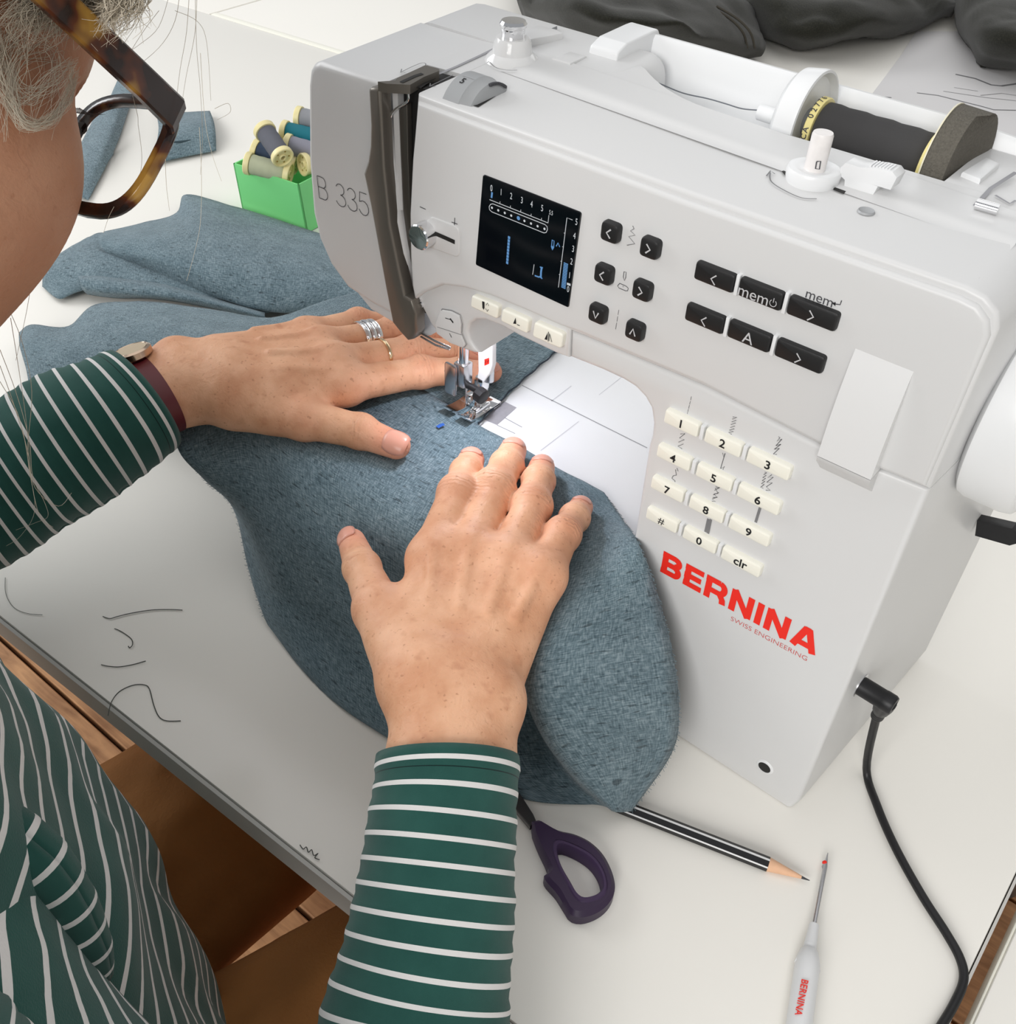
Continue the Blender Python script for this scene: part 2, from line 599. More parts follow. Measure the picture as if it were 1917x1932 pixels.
bm = prism_bm(lowp, (0, 0, 0), (1, 0, 0), (0, 0, 1), (0, 1, 0), 0.0004, 0.15, 0.0028, 3)
for v_ in bm.verts: v_.co.z = max(v_.co.z, 0.0006)
frombm('lower_housing', shape_machine(bm), plastic, mc)
# rear of the head and arm
headback = [(-0.338, 0.245), (-0.335, 0.3105), (-0.205, 0.3105), (-0.205, 0.235), (-0.245, 0.19), (-0.285, 0.182), (-0.315, 0.2)]
frombm('rear_head_cover', shape_machine(prism_bm(fillet(headback, 0.012), (0, 0, 0), (1, 0, 0), (0, 0, 1), (0, 1, 0), 0.0725, 0.116, 0.0, 3, 0.004)), plastic, mc)
frombm('rear_arm_cover', shape_machine(prism_bm(fillet([(-0.22, 0.228), (0.002, 0.228), (0.002, 0.281), (-0.22, 0.281)], 0.003), (0, 0, 0), (1, 0, 0), (0, 0, 1), (0, 1, 0), 0.0735, 0.128, 0.0, 3, 0.004)), plastic, mc)
# sewing surface with slide-on table
frombm('slide_on_table', prism_bm(fillet([(-0.40, -0.045), (-0.132, -0.045), (-0.132, 0.152), (-0.40, 0.152)], [0.03, 0.012, 0.01, 0.02]), (0, 0, 0), (1, 0, 0), (0, 1, 0), (0, 0, -1), -ZB, -(ZB - 0.0115), 0.0025, 3), plastic_w, mc)
bm = bmesh.new()
zz = ZB + 0.0001
for a, b in (((985, 727), (1221, 845)),):
    pa, pb = T(*a, zz), T(*b, zz)
    ribbon_bm(bm, [pa, pb], 0.0008, (0, 0, 1))
flat_obj('arm_joint_line', bm, seamline, mc, (0, 0, 1))
faint = mat('faint_joint', srgb(196, 196, 202), 0.6)
for a, b, w in (((1078, 728), (1040, 757), .0006), ((1092, 795), (1020, 850), .0005), ((1200, 690), (1130, 745), .0003)):
    bm = bmesh.new()
    ribbon_bm(bm, [T(*a, zz), T(*b, zz)], w, (0, 0, 1))
    flat_obj('hook_cover_outline', bm, faint, mc, (0, 0, 1))
# needle plate, brushed metal edge showing beside the cloth
bm = bmesh.new()
poly_bm(bm, [T(951, 757, zz), T(975, 769, zz), T(938, 802, zz), T(910, 790, zz)])
flat_obj('needle_plate_corner', bm, mat('etched_plate', srgb(176, 174, 180), 0.35, metal=0.4, var=0.12, vscale=500), mc, (0, 0, 1))
bm = bmesh.new()
for a, b in (((952, 788), (985, 806)), ((938, 802), (972, 818))):
    ribbon_bm(bm, [T(*a, zz), T(*b, zz)], .0006, (0, 0, 1))
flat_obj('plate_guide_line', bm, seamline, mc, (0, 0, 1))

# left head cover with the model number
HC = [(722, 158), (601, 117), (589, 121), (582, 133), (579, 160), (580, 300), (588, 400), (600, 450), (622, 500), (655, 545), (700, 575), (760, 607), (770, 560), (764, 480), (748, 400), (736, 300), (728, 220)]
frombm('head_cover', shape_machine(front_prism(HC, 0.0, 0.0725, 0.0035)), plastic, mc)
UN = [(655, 547), (700, 577), (758, 608), (800, 640), (790, 640), (745, 622), (690, 590)]
frombm('head_underside', front_prism(UN, 0.004, 0.07, 0.002), plastic, mc)
# channel between the covers: back wall and chrome take-up guide
frombm('thread_channel', front_prism([(722, 160), (790, 178), (780, 300), (776, 480), (800, 600), (770, 600), (745, 400), (728, 230)], 0.007, 0.03, 0.0), darkhole, mc)
frombm('channel_top', shape_machine(front_prism([(721, 157.5), (788, 177), (790, 300), (735, 300)], 0.0305, 0.0725, 0.0)), plastic, mc)
frombm('channel_wall', front_prism([(731, 163), (741, 166), (747, 300), (752, 400), (745, 400), (738, 300)], 0.003, 0.007, 0.0), plastic, mc)
frombm('take_up_shield', front_prism([(736, 215), (758, 200), (760, 300), (766, 440), (774, 540), (762, 480), (748, 380), (738, 290)], 0.0035, 0.0065, 0.0005), mat('shield_grey', srgb(96, 92, 86), 0.3, metal=0.6), mc)
tube('thread_guide_wire', [F(769, 168, 0.002), F(770, 190, 0.002), F(748, 205, 0.002), F(738, 218, 0.002), F(736, 240, 0.002), F(739, 300, 0.002), F(745, 380, 0.002), F(757, 470, 0.002), F(768, 540, 0.002), F(776, 545, 0.002)], 0.0007, chrome, mc, 8, sm=4)
frombm('thread_guide_hook', join_bm(lathe_bm([(0.0016, 0), (0.0016, 0.004)], F(789, 566, -0.001), (0, 1, 0), 12), lathe_bm([(0.0013, 0), (0.0013, 0.004)], F(793, 577, -0.001), (0, 1, 0), 12)), chrome, mc)
# grey metallic lever in front of the channel
LV = [(709, 164), (713, 160), (727, 161), (731, 166), (734, 240), (737, 310), (748, 420), (764, 500), (775, 552), (789, 560), (797, 586), (796, 604), (797, 620), (790, 634), (781, 636), (768, 622), (752, 602), (740, 540), (722, 440), (712, 385), (699, 322), (707, 298), (711, 270), (712, 230)]
frombm('thread_lever_cover', front_prism(LV, -0.0052, 0.002, 0.0022, seg=3), steelgrey, mc)
# lever top plate folding over the top of the head
tp = [TT(713, 159, .0015), TT(729, 163, .0015), TT(774, 165, .0015), TT(800, 150, .0015), TT(828, 139, .0015), TT(829, 135, .0015), TT(802, 128, .0015), TT(750, 152, .0015), TT(746, 157, .0015)]
bm = bmesh.new()
v1 = [bm.verts.new(p + Vector((0, 0, 0.0012))) for p in tp]
v0 = [bm.verts.new(p - Vector((0, 0, 0.003))) for p in tp]
bm.faces.new(v1)
for i in range(len(tp)):
    bm.faces.new([v1[i], v0[i], v0[(i + 1) % len(tp)], v1[(i + 1) % len(tp)]])
frombm('lever_top_plate', bm, steelgrey, mc)
bm = bmesh.new()
ribbon_bm(bm, [TT(757, 155, .0029), TT(768, 150, .0029), TT(783, 143, .0029), TT(797, 138.5, .0029)], 0.0022, (0, 0, 1))
flat_obj('lever_slot', bm, darkhole, mc, (0, 0, 1))
# joint between head cover and arm on the top
bm = bmesh.new()
ribbon_bm(bm, [TT(826, 140, .0002), TT(862, 125, .0002), TT(905, 105, .0002), TT(960, 78, .0002)], 0.0016, (0, 0, 1))
flat_obj('top_joint', bm, seamline, mc, (0, 0, 1))
bm = bmesh.new()
ribbon_bm(bm, [TT(790, 165, .0001), TT(800, 158, .0001), TT(826, 141, .0001)], 0.0025, (0, 0, 1))
flat_obj('channel_opening', bm, darkhole, mc, (0, 0, 1))
# shallow step along the top
bm = bmesh.new()
for s in (0,):
    p0, p1 = TT(960, 128, 0), TT(1915, 463, 0)
    prof = [(-0.006, 0.0001), (-0.0006, 0.0004), (0.0002, 0.0009), (0.006, 0.0011), (0.024, 0.0008)]
    ring = []
    for e in (p0, p1):
        ring.append([bm.verts.new(e + Vector((0, dy, dz + 0.05 * dy))) for dy, dz in prof])
    for k in range(len(prof) - 1):
        bm.faces.new([ring[0][k], ring[1][k], ring[1][k + 1], ring[0][k + 1]])
frombm('top_step', bm, plastic, mc)
bm = bmesh.new()
ribbon_bm(bm, [TT(1898, 463, .0002), TT(1846, 525, .0002)], 0.0005, (0, 0, 1))
flat_obj('top_end_joint', bm, seamline, mc, (0, 0, 1))

# ---- spool tray
prof = [(0.0722, 0.3135), (0.0735, 0.3125), (0.0742, 0.304), (0.0775, 0.294), (0.085, 0.2865), (0.097, 0.2835), (0.109, 0.2865), (0.118, 0.2955), (0.1225, 0.309), (0.124, 0.3185), (0.1255, 0.3205), (0.1285, 0.320), (0.13, 0.317), (0.1305, 0.27)]
xs = np.linspace(-0.224, 0.0, 40)
v, f = [], []
for i, x in enumerate(xs):
    for (yy, z2) in prof:
        dy = 0.0
        if yy < 0.09:            # the front lip swings back at the left end
            u = max(0.0, min(1.0, (-0.155 - x) / 0.055))
            dy = 0.026 * u * u * (1 - (yy - 0.0722) / 0.02 * 0.3)
        lo = max(0.0, min(1.0, (x + 0.06) / 0.06)) if yy > 0.118 and z2 > 0.3 else 0
        v.append((x, yy + dy, z2 - 0.004 * lo))
n = len(prof)
for i in range(len(xs) - 1):
    for k in range(n - 1):
        f.append((i * n + k, i * n + k + 1, (i + 1) * n + k + 1, (i + 1) * n + k))
pydata('spool_tray', v, f, plastic_w, mc, angle=50)
# flat deck that fills the corner between arm top and swung lip
deck = []
for i, x in enumerate(xs):
    if x < -0.15: deck.append((x, v[i * n][1]))
pts = [(-0.2245, 0.0722)] + [(-0.155, 0.0722)] + [(a, b) for a, b in reversed(deck)]
bm = prism_bm(pts, (0, 0, 0.3142), (1, 0, 0), (0, 1, 0), (0, 0, -1), 0, 0.008)
frombm('tray_deck', bm, plastic, mc)
endp = [(0.091, 0.306), (0.0925, 0.3185), (0.1, 0.3215), (0.122, 0.3225), (0.128, 0.3225), (0.1305, 0.319), (0.1305, 0.284), (0.091, 0.284)]
frombm('tray_end_block', prism_bm(fillet(endp, 0.003), (0, 0, 0), (0, 1, 0), (0, 0, 1), (1, 0, 0), -0.2385, -0.2215, 0.0015, 3, 0.001), plastic_w, mc)
tube('spool_pin', [F(1433, 211, .1), F(1560, 252, .1)], 0.0036, plastic_w, mc, 16)
# rear right deck with pin latch
frombm('rear_deck', prism_bm([(-0.05, 0.0722), (0.004, 0.0722), (0.006, 0.122), (-0.05, 0.122)], (0, 0, 0.3138), (1, 0, 0), (0, 1, 0), (0, 0, -1), 0, 0.014, 0.001, 2), plastic, mc)
bm = bmesh.new()
ribbon_bm(bm, [TT(1840, 388, .001), TT(1870, 355, .001), TT(1917, 325, .001)], 0.0018, (0, 0, 1))
ribbon_bm(bm, [TT(1878, 368, .001), TT(1905, 384, .001), TT(1917, 378, .001)], 0.0012, (0, 0, 1))
flat_obj('lid_gap', bm, seamline, mc, (0, 0, 1))
frombm('deck_tab', prism_bm([tuple(TT(*p, .001).xy) for p in ((1815, 325), (1850, 340), (1888, 305), (1862, 292))], (0, 0, 0.316), (1, 0, 0), (0, 1, 0), (0, 0, -1), 0, 0.004, 0.0008, 2), plastic_w, mc)
tube('hinge_pin', [TT(1842, 384, .003), TT(1884, 396, .003)], 0.0022, chrome, mc, 14)
frombm('small_tab', prism_bm([tuple(TT(*p, .0003).xy) for p in ((1041, 114), (1076, 125), (1107, 107), (1075, 98))], (0, 0, 0.3155), (1, 0, 0), (0, 1, 0), (0, 0, -1), 0, 0.003, 0.0006, 2), plastic, mc)

# ---- pre-tension knob with thread guide arm
kb = TT(966, 112)
frombm('pretension_cone', lathe_bm([(0.0135, -0.001), (0.0125, 0.0012), (0.0098, 0.0035), (0.0088, 0.0085), (0.0078, 0.0103), (0.0055, 0.0103)], kb, (0, 0, 1), 36), gloss_w, mc)
frombm('pretension_knob', lathe_bm([(0.0055, 0.010), (0.0055, 0.0128), (0.0058, 0.0133), (0.0058, 0.0145), (0.0064, 0.0152), (0.0066, 0.0165), (0.0058, 0.0178), (0, 0.0181)], kb, (0, 0, 1), 36), chrome, mc)
ga = [F(985, 75, .075), F(1005, 68, .085), F(1035, 56, .1), F(1051, 49, .108)]
bm = bmesh.new()
q0 = [bm.verts.new(p) for p in ga]
q1 = [bm.verts.new(p + Vector((0.0005, 0.002, -0.003 - 0.0025 * i))) for i, p in enumerate(ga)]
for i in range(3): bm.faces.new([q0[i], q0[i + 1], q1[i + 1], q1[i]])
bmesh.ops.solidify(bm, geom=bm.faces[:], thickness=0.0012)
frombm('thread_guide_arm', bm, midgrey, mc)
frombm('guide_arm_bracket', prism_bm([tuple(TT(*p, .002).xy) for p in ((1000, 82), (1062, 66), (1050, 58), (1015, 50), (985, 62))], (0, 0, 0.3185), (1, 0, 0), (0, 1, 0), (0, 0, -1), 0, 0.006, 0.0012, 2), plastic, mc)

# ---- thread tension dial in its slot
sl = [TT(848, 183, .0002), TT(872, 155, .0002), TT(905, 153, .0002), TT(952, 178, .0002), TT(915, 205, .0002)]
bm = bmesh.new()
poly_bm(bm, [TT(847, 184, .0002), TT(865, 163, .0002), TT(902, 153, .0002), TT(953, 170, .0002), TT(902, 202, .0002)])
flat_obj('dial_slot', bm, darkhole, mc, (0, 0, 1))
dc = TT(895, 178)
prof = [(0.0115, -0.0085), (0.0172, -0.0085), (0.0172, -0.0005), (0.0172, 0.0075), (0.0115, 0.0085)]
frombm('tension_dial', lathe_bm([(0.0158, -0.0088), (0.0178, -0.0078), (0.0178, 0.0015), (0.0172, 0.0022), (0.0165, 0.0075), (0.0145, 0.0088)], (dc.x, dc.y + 0.002, ZT - 0.0095), (1, 0, 0), 64), midgrey, mc)
bm = bmesh.new()
for k in range(14):
    a = math.radians(52 + k * 3.2)
    c = Vector((dc.x + 0.0083, dc.y + 0.002 + 0.0163 * math.cos(a), ZT - 0.0095 + 0.0163 * math.sin(a)))
    bm2 = box_bm(c, (0.0014, 0.0006, 0.0012))
    me_ = bpy.data.meshes.new('t'); bm2.to_mesh(me_); bm2.free(); bm.from_mesh(me_); bpy.data.meshes.remove(me_)
frombm('dial_knurl', bm, ink_dark, mc, smooth=False)
aa = math.radians(112)
cc = Vector((dc.x - 0.003, dc.y + 0.002 + 0.0180 * math.cos(aa), ZT - 0.0095 + 0.0180 * math.sin(aa)))
text_obj('dial_number', '5', cc, 0.0034, ink_black, mc, rot=Matrix.Rotation(math.radians(22 + 0), 4, 'X'), offset=0.0001)
bm = bmesh.new()
c2 = cc + Vector((-0.003, 0.0034, 0.0008))
ribbon_bm(bm, [c2, c2 + Vector((0.007, 0, 0))], 0.0006, (0, 0.2, 1))
flat_obj('dial_mark', bm, ink_white, mc, (0, 0, 1))

# ---- bobbin winder
bw = TT(1532, 338)
frombm('winder_cup', lathe_bm([(0.0098, -0.002), (0.0106, 0.0005), (0.0109, 0.0035), (0.0103, 0.0048), (0.0088, 0.0052), (0.0068, 0.0046), (0.0042, 0.0042)], bw, (0, 0, 1), 40), plastic_w, mc)
frombm('winder_shaft', lathe_bm([(0.0042, 0.003), (0.0042, 0.0178), (0.0038, 0.0188), (0, 0.0188)], bw, (0, 0, 1), 28), mat('worn_white_plastic', srgb(228, 224, 222), 0.4, var=0.12, vscale=240), mc)
bm = bmesh.new()
ribbon_bm(bm, [bw + Vector((0.0018, -0.0043, 0.009)), bw + Vector((0.003, -0.0034, 0.0092)), bw + Vector((0.0032, -0.0032, 0.006)), bw + Vector((0.002, -0.0043, 0.0062)), bw + Vector((0.0018, -0.0043, 0.009))], 0.0005, (0.4, -0.9, 0))
flat_obj('shaft_spring', bm, ink_dark, mc, (0, -1, 0))
bm = bmesh.new()
poly_bm(bm, [TT(1575, 348, .0002), TT(1600, 356, .0002), TT(1592, 366, .0002), TT(1572, 358, .0002)])
poly_bm(bm, [bw + Vector((-0.0125, -0.002, 0.0001)), bw + Vector((-0.008, -0.006, 0.0001)), bw + Vector((-0.008, 0.006, 0.0001)), bw + Vector((-0.011, 0.004, 0.0001))])
flat_obj('winder_slot', bm, darkhole, mc, (0, 0, 1))
# winder lever: foot plate and forward leaning ridged thumb piece
c0 = TT(1608, 350)
foot = [TT(1594, 365, 0.0002), TT(1636, 378, 0.0002), TT(1655, 352, 0.0002), TT(1618, 340, 0.0002)]
bm = bmesh.new()
top4 = [F(1592, 312, c0.y), F(1602, 303, c0.y), F(1628, 311, c0.y), F(1666, 314, c0.y), F(1690, 320, c0.y), F(1698, 331, c0.y), F(1686, 354, c0.y), F(1652, 344, c0.y), F(1656, 352, c0.y - 0.003), F(1640, 381, c0.y - 0.003), F(1594, 365, c0.y - 0.002), F(1600, 335, c0.y), F(1590, 326, c0.y)]
pts = [xz(p) for p in top4]
frombm('winder_lever', prism_bm(pts, (0, 0, 0), (1, 0, 0), (0, 0, 1), (0, 1, 0), c0.y - 0.003, c0.y + 0.0055, 0.0009, 2, 0.0006), plastic_w, mc)
bm = bmesh.new()
for k in range(7):
    p = F(1645 + k * 6, 315 + k * 1.2, c0.y)
    b2 = box_bm(p + Vector((0, 0.001, 0.0008)), (0.0007, 0.006, 0.0012))
    me_ = bpy.data.meshes.new('t'); b2.to_mesh(me_); b2.free(); bm.from_mesh(me_); bpy.data.meshes.remove(me_)
frombm('lever_ridge', bm, plastic_w, mc, smooth=False)
frombm('locating_dimple', lathe_bm([(0, 0.0001), (0.0022, 0.0002), (0.003, 0.0008), (0.0034, 0.0001)], TT(1634, 400), (0, 0, 1), 20), midgrey, mc)


def arrow_print(name, pts, head, w, mt, fn):
    bm = bmesh.new()
    P = [fn(*p) for p in pts]
    P = smooth_poly(P, 5, closed=False) if len(P) > 2 else P
    ribbon_bm(bm, P, w, (0, 0, 1))
    ribbon_bm(bm, [fn(*p) for p in head], w, (0, 0, 1))
    flat_obj(name, bm, mt, mc, (0, 0, 1))


arrow_print('winding_arrow', [(1541, 375), (1512, 373), (1478, 358), (1455, 342), (1453, 325)], [(1446, 332), (1454, 322), (1462, 328)], .0006, ink_grey, lambda a, b: TT(a, b, .0003))
arrow_print('pretension_arrow', [(976, 132), (955, 132), (935, 127), (924, 117)], [(919, 118), (924, 115), (931, 118)], .0005, ink_grey, lambda a, b: TT(a, b, .0012))
arrow_print('threading_arrow', [(802, 127), (803, 120), (795, 119), (777, 126), (757, 136)], [(758, 130), (756, 137), (765, 136)], .0005, ink_grey, lambda a, b: TT(a, b, .0003))
arrow_print('threading_arrow', [(855, 141), (812, 162)], [(812, 157), (811, 163), (821, 162)], .0005, ink_grey, lambda a, b: TT(a, b, .0003))

# ---- lettering drawn as strokes
def arc(cx, cy, rx, ry, a0, a1, n=10):
    return [(cx + rx * math.cos(math.radians(a0 + (a1 - a0) * k / n)), cy + ry * math.sin(math.radians(a0 + (a1 - a0) * k / n))) for k in range(n + 1)]


def heavy(ch):
    s = 0.135
    if ch == 'B': return .86, [[(s, 0), (s, 1)], [(0, 1 - s * .8), (.55, 1 - s * .8)] , [(0, s * .8), (.58, s * .8)], [(.1, .5), (.6, .5)], arc(.54, .72, .17, .165, 90, -90), arc(.56, .29, .17, .185, 90, -90)]
    if ch == 'E': return .76, [[(s, 0), (s, 1)], [(0, 1 - s * .85), (.76, 1 - s * .85)], [(0, s * .85), (.76, s * .85)], [(0, .5), (.7, .5)]]
    if ch == 'R': return .92, [[(s, 0), (s, 1)], [(0, 1 - s * .8), (.58, 1 - s * .8)], [(.1, .42), (.6, .42)], arc(.58, .655, .19, .235, 90, -90), [(.62, .4), (.76, .2), (.79, 0)]]
    if ch == 'N': return .92, [[(s, 0), (s, 1)], [(.92 - s, 0), (.92 - s, 1)], [(s * .9, 1), (.92 - s * .9, 0)]]
    if ch == 'I': return .27, [[(s, 0), (s, 1)]]
    if ch == 'A': return 1.02, [[(s, 0), (.47, 1)], [(1.02 - s, 0), (.55, 1)], [(.25, .26), (.78, .26)], [(.4, .93), (.62, .93)]]


def thin(ch):
    if ch == 'B': return .6, [[(0, 0), (0, 1)], [(0, 1), (.32, 1)] + arc(.32, .76, .22, .24, 90, -90) + [(0, .52)], [(0, .52), (.35, .52)] + arc(.35, .26, .25, .26, 90, -90) + [(0, 0)]]
    if ch == '3': return .62, [arc(.3, .76, .26, .24, 160, -90) , arc(.3, .26, .32, .26, 90, -165)]
    if ch == '5': return .62, [[(.55, 1), (.12, 1), (.06, .55)] + arc(.3, .32, .32, .32, 125, -160)]
    return .35, []


def strokes_print(name, body, p0, p1, height, width, font, mt, gap, y=0.0, dy=0.0002, parent=None):
    """letters on a front plane from point p0 (left base) towards p1"""
    o = Vector((p0.x, y - dy, p0.z))
    u = Vector((p1.x - p0.x, 0, p1.z - p0.z))
    tot = sum(font(c)[0] for c in body) + gap * (len(body) - 1)
    sx = u.length / tot
    u.normalize()
    wv = Vector((-u.z, 0, u.x))
    bm = bmesh.new()
    x = 0.0
    for c in body:
        w, st = font(c)
        for li, line in enumerate(st):
            ribbon_bm(bm, [o + Vector((0, -1.2e-5 * li, 0)) + u * ((x + a) * sx) + wv * (b * height) for a, b in line], width, (0, -1, 0))
        x += w + gap
    return flat_obj(name, bm, mt, parent or mc)


p0, p1 = F(1245, 1078), F(1538, 1239)
strokes_print('red_lettering', 'BERNINA', p0, p1, (F(1252, 1040) - p0).length, 0.0034, heavy, ink_red, 0.11, 0.0004)
q0, q1 = F(1366, 1163), F(1535, 1254)
ct = (q0 + q1) / 2
an = math.atan2(q1.z - q0.z, q1.x - q0.x)
text_obj('small_red_lettering', 'SWISS ENGINEERING', Vector((ct.x, 0.0002, ct.z + .0008)), 0.0031, mat('fine_red_print', srgb(205, 80, 76), 0.6), mc, offset=-0.00005, xscale=(q1 - q0).length / 0.0453 * 0.98,
         rot=Matrix.Rotation(-an, 4, 'Y') @ Matrix.Rotation(math.pi / 2, 4, 'X'))
p0, p1 = F(603, 373), F(697, 410)
strokes_print('model_number', 'B 335', p0, p1, (F(601, 331) - p0).length * 0.97, 0.00042, thin, ink_dark, 0.12, 0.0)

# ---- screen
def S(zx, zy, y=-0.0031):
    return F(890 + zx * .1398, 320 + zy * .1398, y)


scr = [xz(F(*p, -0.0022)) for p in ((912.4, 328.4), (1098.3, 400.4), (1073.8, 580), (898.4, 499))]
frombm('screen', prism_bm(fillet(scr, 0.0012), (0, 0, 0), (1, 0, 0), (0, 0, 1), (0, 1, 0), -0.0029, -0.001, 0.0003, 1), screenglass, mc)
bmw, bmb = bmesh.new(), bmesh.new()
N_ = (0, -1, 0)
ribbon_bm(bmw, [S(240, 405), S(1030, 720)], .0003, N_)
ribbon_bm(bmw, [S(1030, 720), S(1042, 615)], .00025, N_)
for zx, zy in ((380, 455), (520, 511), (660, 567), (800, 622), (940, 678)):
    ribbon_bm(bmw, [S(zx, zy), S(zx + 3, zy - 25)], .00025, N_)
cap = []
for zx, zy in [(285, 462), (990, 742), (1018, 770), (1022, 810), (1005, 848), (975, 855), (270, 570), (240, 540), (235, 500), (255, 468), (285, 462)]:
    cap.append(S(zx, zy))
ribbon_bm(bmw, cap, .00032, N_)
for k, (zx, zy) in enumerate([(273, 515), (358, 550), (446, 585), (533, 621), (630, 655), (711, 692), (800, 728), (889, 764), (982, 800)]):
    r = 0.00058 if k != 4 else 0.00095
    c = S(zx, zy)
    poly_bm(bmb if k == 4 else bmw, [c + Vector((r * math.cos(a), 0, r * math.sin(a))) for a in np.linspace(0, 2 * math.pi, 12, endpoint=False)])
ribbon_bm(bmw, [S(1360, 680), S(1285, 650), S(1170, 1590)], .0003, N_)
for zx, zy in ((1258, 860), (1236, 1045), (1213, 1240), (1191, 1420)):
    ribbon_bm(bmw, [S(zx, zy), S(zx - 14, zy - 5)], .00025, N_)
ribbon_bm(bmw, [S(842, 1280), S(822, 1418)], .00028, N_)
ribbon_bm(bmw, [S(1285, 1540), S(1333, 1556)], .0011, N_)
ribbon_bm(bmb, [S(275, 305), S(267, 382)], .0010, N_)
for k in range(9):
    a, b = k / 9, (k + .86) / 9
    ribbon_bm(bmb, [S(505 - 28 * a, 900 + 380 * a), S(505 - 28 * b, 900 + 380 * b)], .0013, N_)
for k in range(17):
    a, b = k / 17, (k + .7) / 17
    ribbon_bm(bmb, [S(1272 - 36 * a, 1262 + 345 * a), S(1272 - 36 * b, 1262 + 345 * b)], .0024, N_)
ribbon_bm(bmb, [S(850, 1430), S(905, 1450), S(930, 1440), S(950, 1475)], .0007, N_)
ribbon_bm(bmb, [S(945, 1315), S(935, 1385), S(932, 1465)], .0010, N_)
ribbon_bm(bmb, [S(920, 1315), S(960, 1325)], .0006, N_)
ribbon_bm(bmb, [S(1080, 950), S(1112, 962), S(1107, 1050), S(1088, 1085), S(1077, 1040), S(1085, 955)], .0004, N_)
ribbon_bm(bmb, [S(1082, 1030), S(1092, 1070)], .0012, N_)
ribbon_bm(bmb, [S(1140, 1035), S(1165, 990), S(1188, 1045)], .0005, N_)
flat_obj('screen_white_marks', bmw, scr_white, mc)
flat_obj('screen_blue_marks', bmb, scr_blue, mc)
for ch, zx, zy, h in [('0', 265, 255, .0031), ('1', 396, 308, .0031), ('2', 532, 362, .0031), ('3', 676, 418, .0031), ('4', 808, 470, .0031), ('5', 950, 525, .0031), ('5.5', 1070, 585, .0021),
                      ('5', 1413, 710, .0031), ('4', 1386, 898, .0031), ('3', 1368, 1075, .0031), ('2', 1346, 1245, .0031), ('1', 1320, 1430, .0031), ('0', 1300, 1618, .0031)]:
    text_obj('screen_digit', ch, S(zx, zy), h, scr_white, mc, xscale=0.62)

# ---- keys
ROT = Matrix.Rotation(math.pi / 2, 4, 'X')


def key(name, c, w, h, mt, d0, d1, rad, bev=0.0009):
    return frombm(name, prism_bm(fillet(rect(w, h), rad, 4), (c.x, 0, c.z), (1, 0, 0), (0, 0, 1), (0, 1, 0), d0, d1, bev, 2), mt, mc)


BLK = [((1152.9, 437.5), '<'), ((1227.5, 467.3), '>'), ((1139.9, 517), '<'), ((1212.5, 547.6), '>'), ((1128.5, 591.5), 'v'), ((1198.4, 623.5), '^')]


def chevron(c, kind, s, y, w=.0007):
    d = {'<': [(s * .5, s), (-s * .5, 0), (s * .5, -s)], '>': [(-s * .5, s), (s * .5, 0), (-s * .5, -s)],
         'v': [(-s * .7, s * .8), (0, -s * .8), (s * .7, s * .8)], '^': [(-s * .7, -s * .8), (0, s * .8), (s * .7, -s * .8)]}[kind]
    bm = bmesh.new()
    ribbon_bm(bm, [Vector((c.x + a, y, c.z + b)) for a, b in d], w, (0, -1, 0))
    flat_obj('key_symbol', bm, ink_white, mc)


for (px, py), ch in BLK:
    c = F(px, py, -0.004)
    key('arrow_key', c, .0088, .0086, keyblack, -0.0058, -0.001, .0022, .0012)
    chevron(c, ch, .0020, -0.00595)
rows = [((1315.6, 506), (1584, 606), ['<', 'mem', '>']), ((1298, 584), (1558, 687), ['<', 'A', '>'])]
for (a, b, sy) in rows:
    pa, pb = F(*a, -0.0022), F(*b, -0.0022)
    for (f0, f1), s in zip(((0, .293), (.323, .631), (.667, 1.0)), sy):
        c = pa.lerp(pb, (f0 + f1) / 2)
        w = (pb - pa).length * (f1 - f0)
        key('mode_key', c, w, .0081, keyblack, -0.0046, -0.001, .0016, .0011)
        y = -0.00475
        c = Vector((c.x, y, c.z - .0008))
        if s in '<>': chevron(c, s, .0021, y, .0006)
        elif s == 'A': text_obj('key_letter', 'A', c, .0052, ink_white, mc)
        else:
            text_obj('key_letters', 'mem', c + Vector((-.0025, 0, -.0004)), .0050, ink_white, mc)
            bm = bmesh.new()
            q = c + Vector((.0062, 0, -.0004))
            ribbon_bm(bm, [q + Vector((a_, 0, b_)) for a_, b_ in arc(0, 0, .0014, .0014, 125, 415, 14)], .0003, N_)
            ribbon_bm(bm, [q + Vector((0, 0, .0003)), q + Vector((0, 0, .0022))], .0003, N_)
            flat_obj('power_symbol', bm, ink_white, mc)
    for fm in (.308, .649):
        c = pa.lerp(pb, fm)
        key('key_divider', c, (pb - pa).length * .026, .0090, plastic_w, -0.0042, -0.001, .0004, .0005)
c = F(1545, 570, -.0023)
text_obj('panel_lettering', 'mem', F(1546, 563, -.0024), .0042, ink_dark, mc)
bm = bmesh.new()
ribbon_bm(bm, [F(1588, 567, -.0024), F(1585, 575, -.0024), F(1572, 573, -.0024)], .0004, N_)
poly_bm(bm, [F(1569, 571, -.0024), F(1577, 570, -.0024), F(1576, 578, -.0024)])
flat_obj('return_symbol', bm, ink_dark, mc)

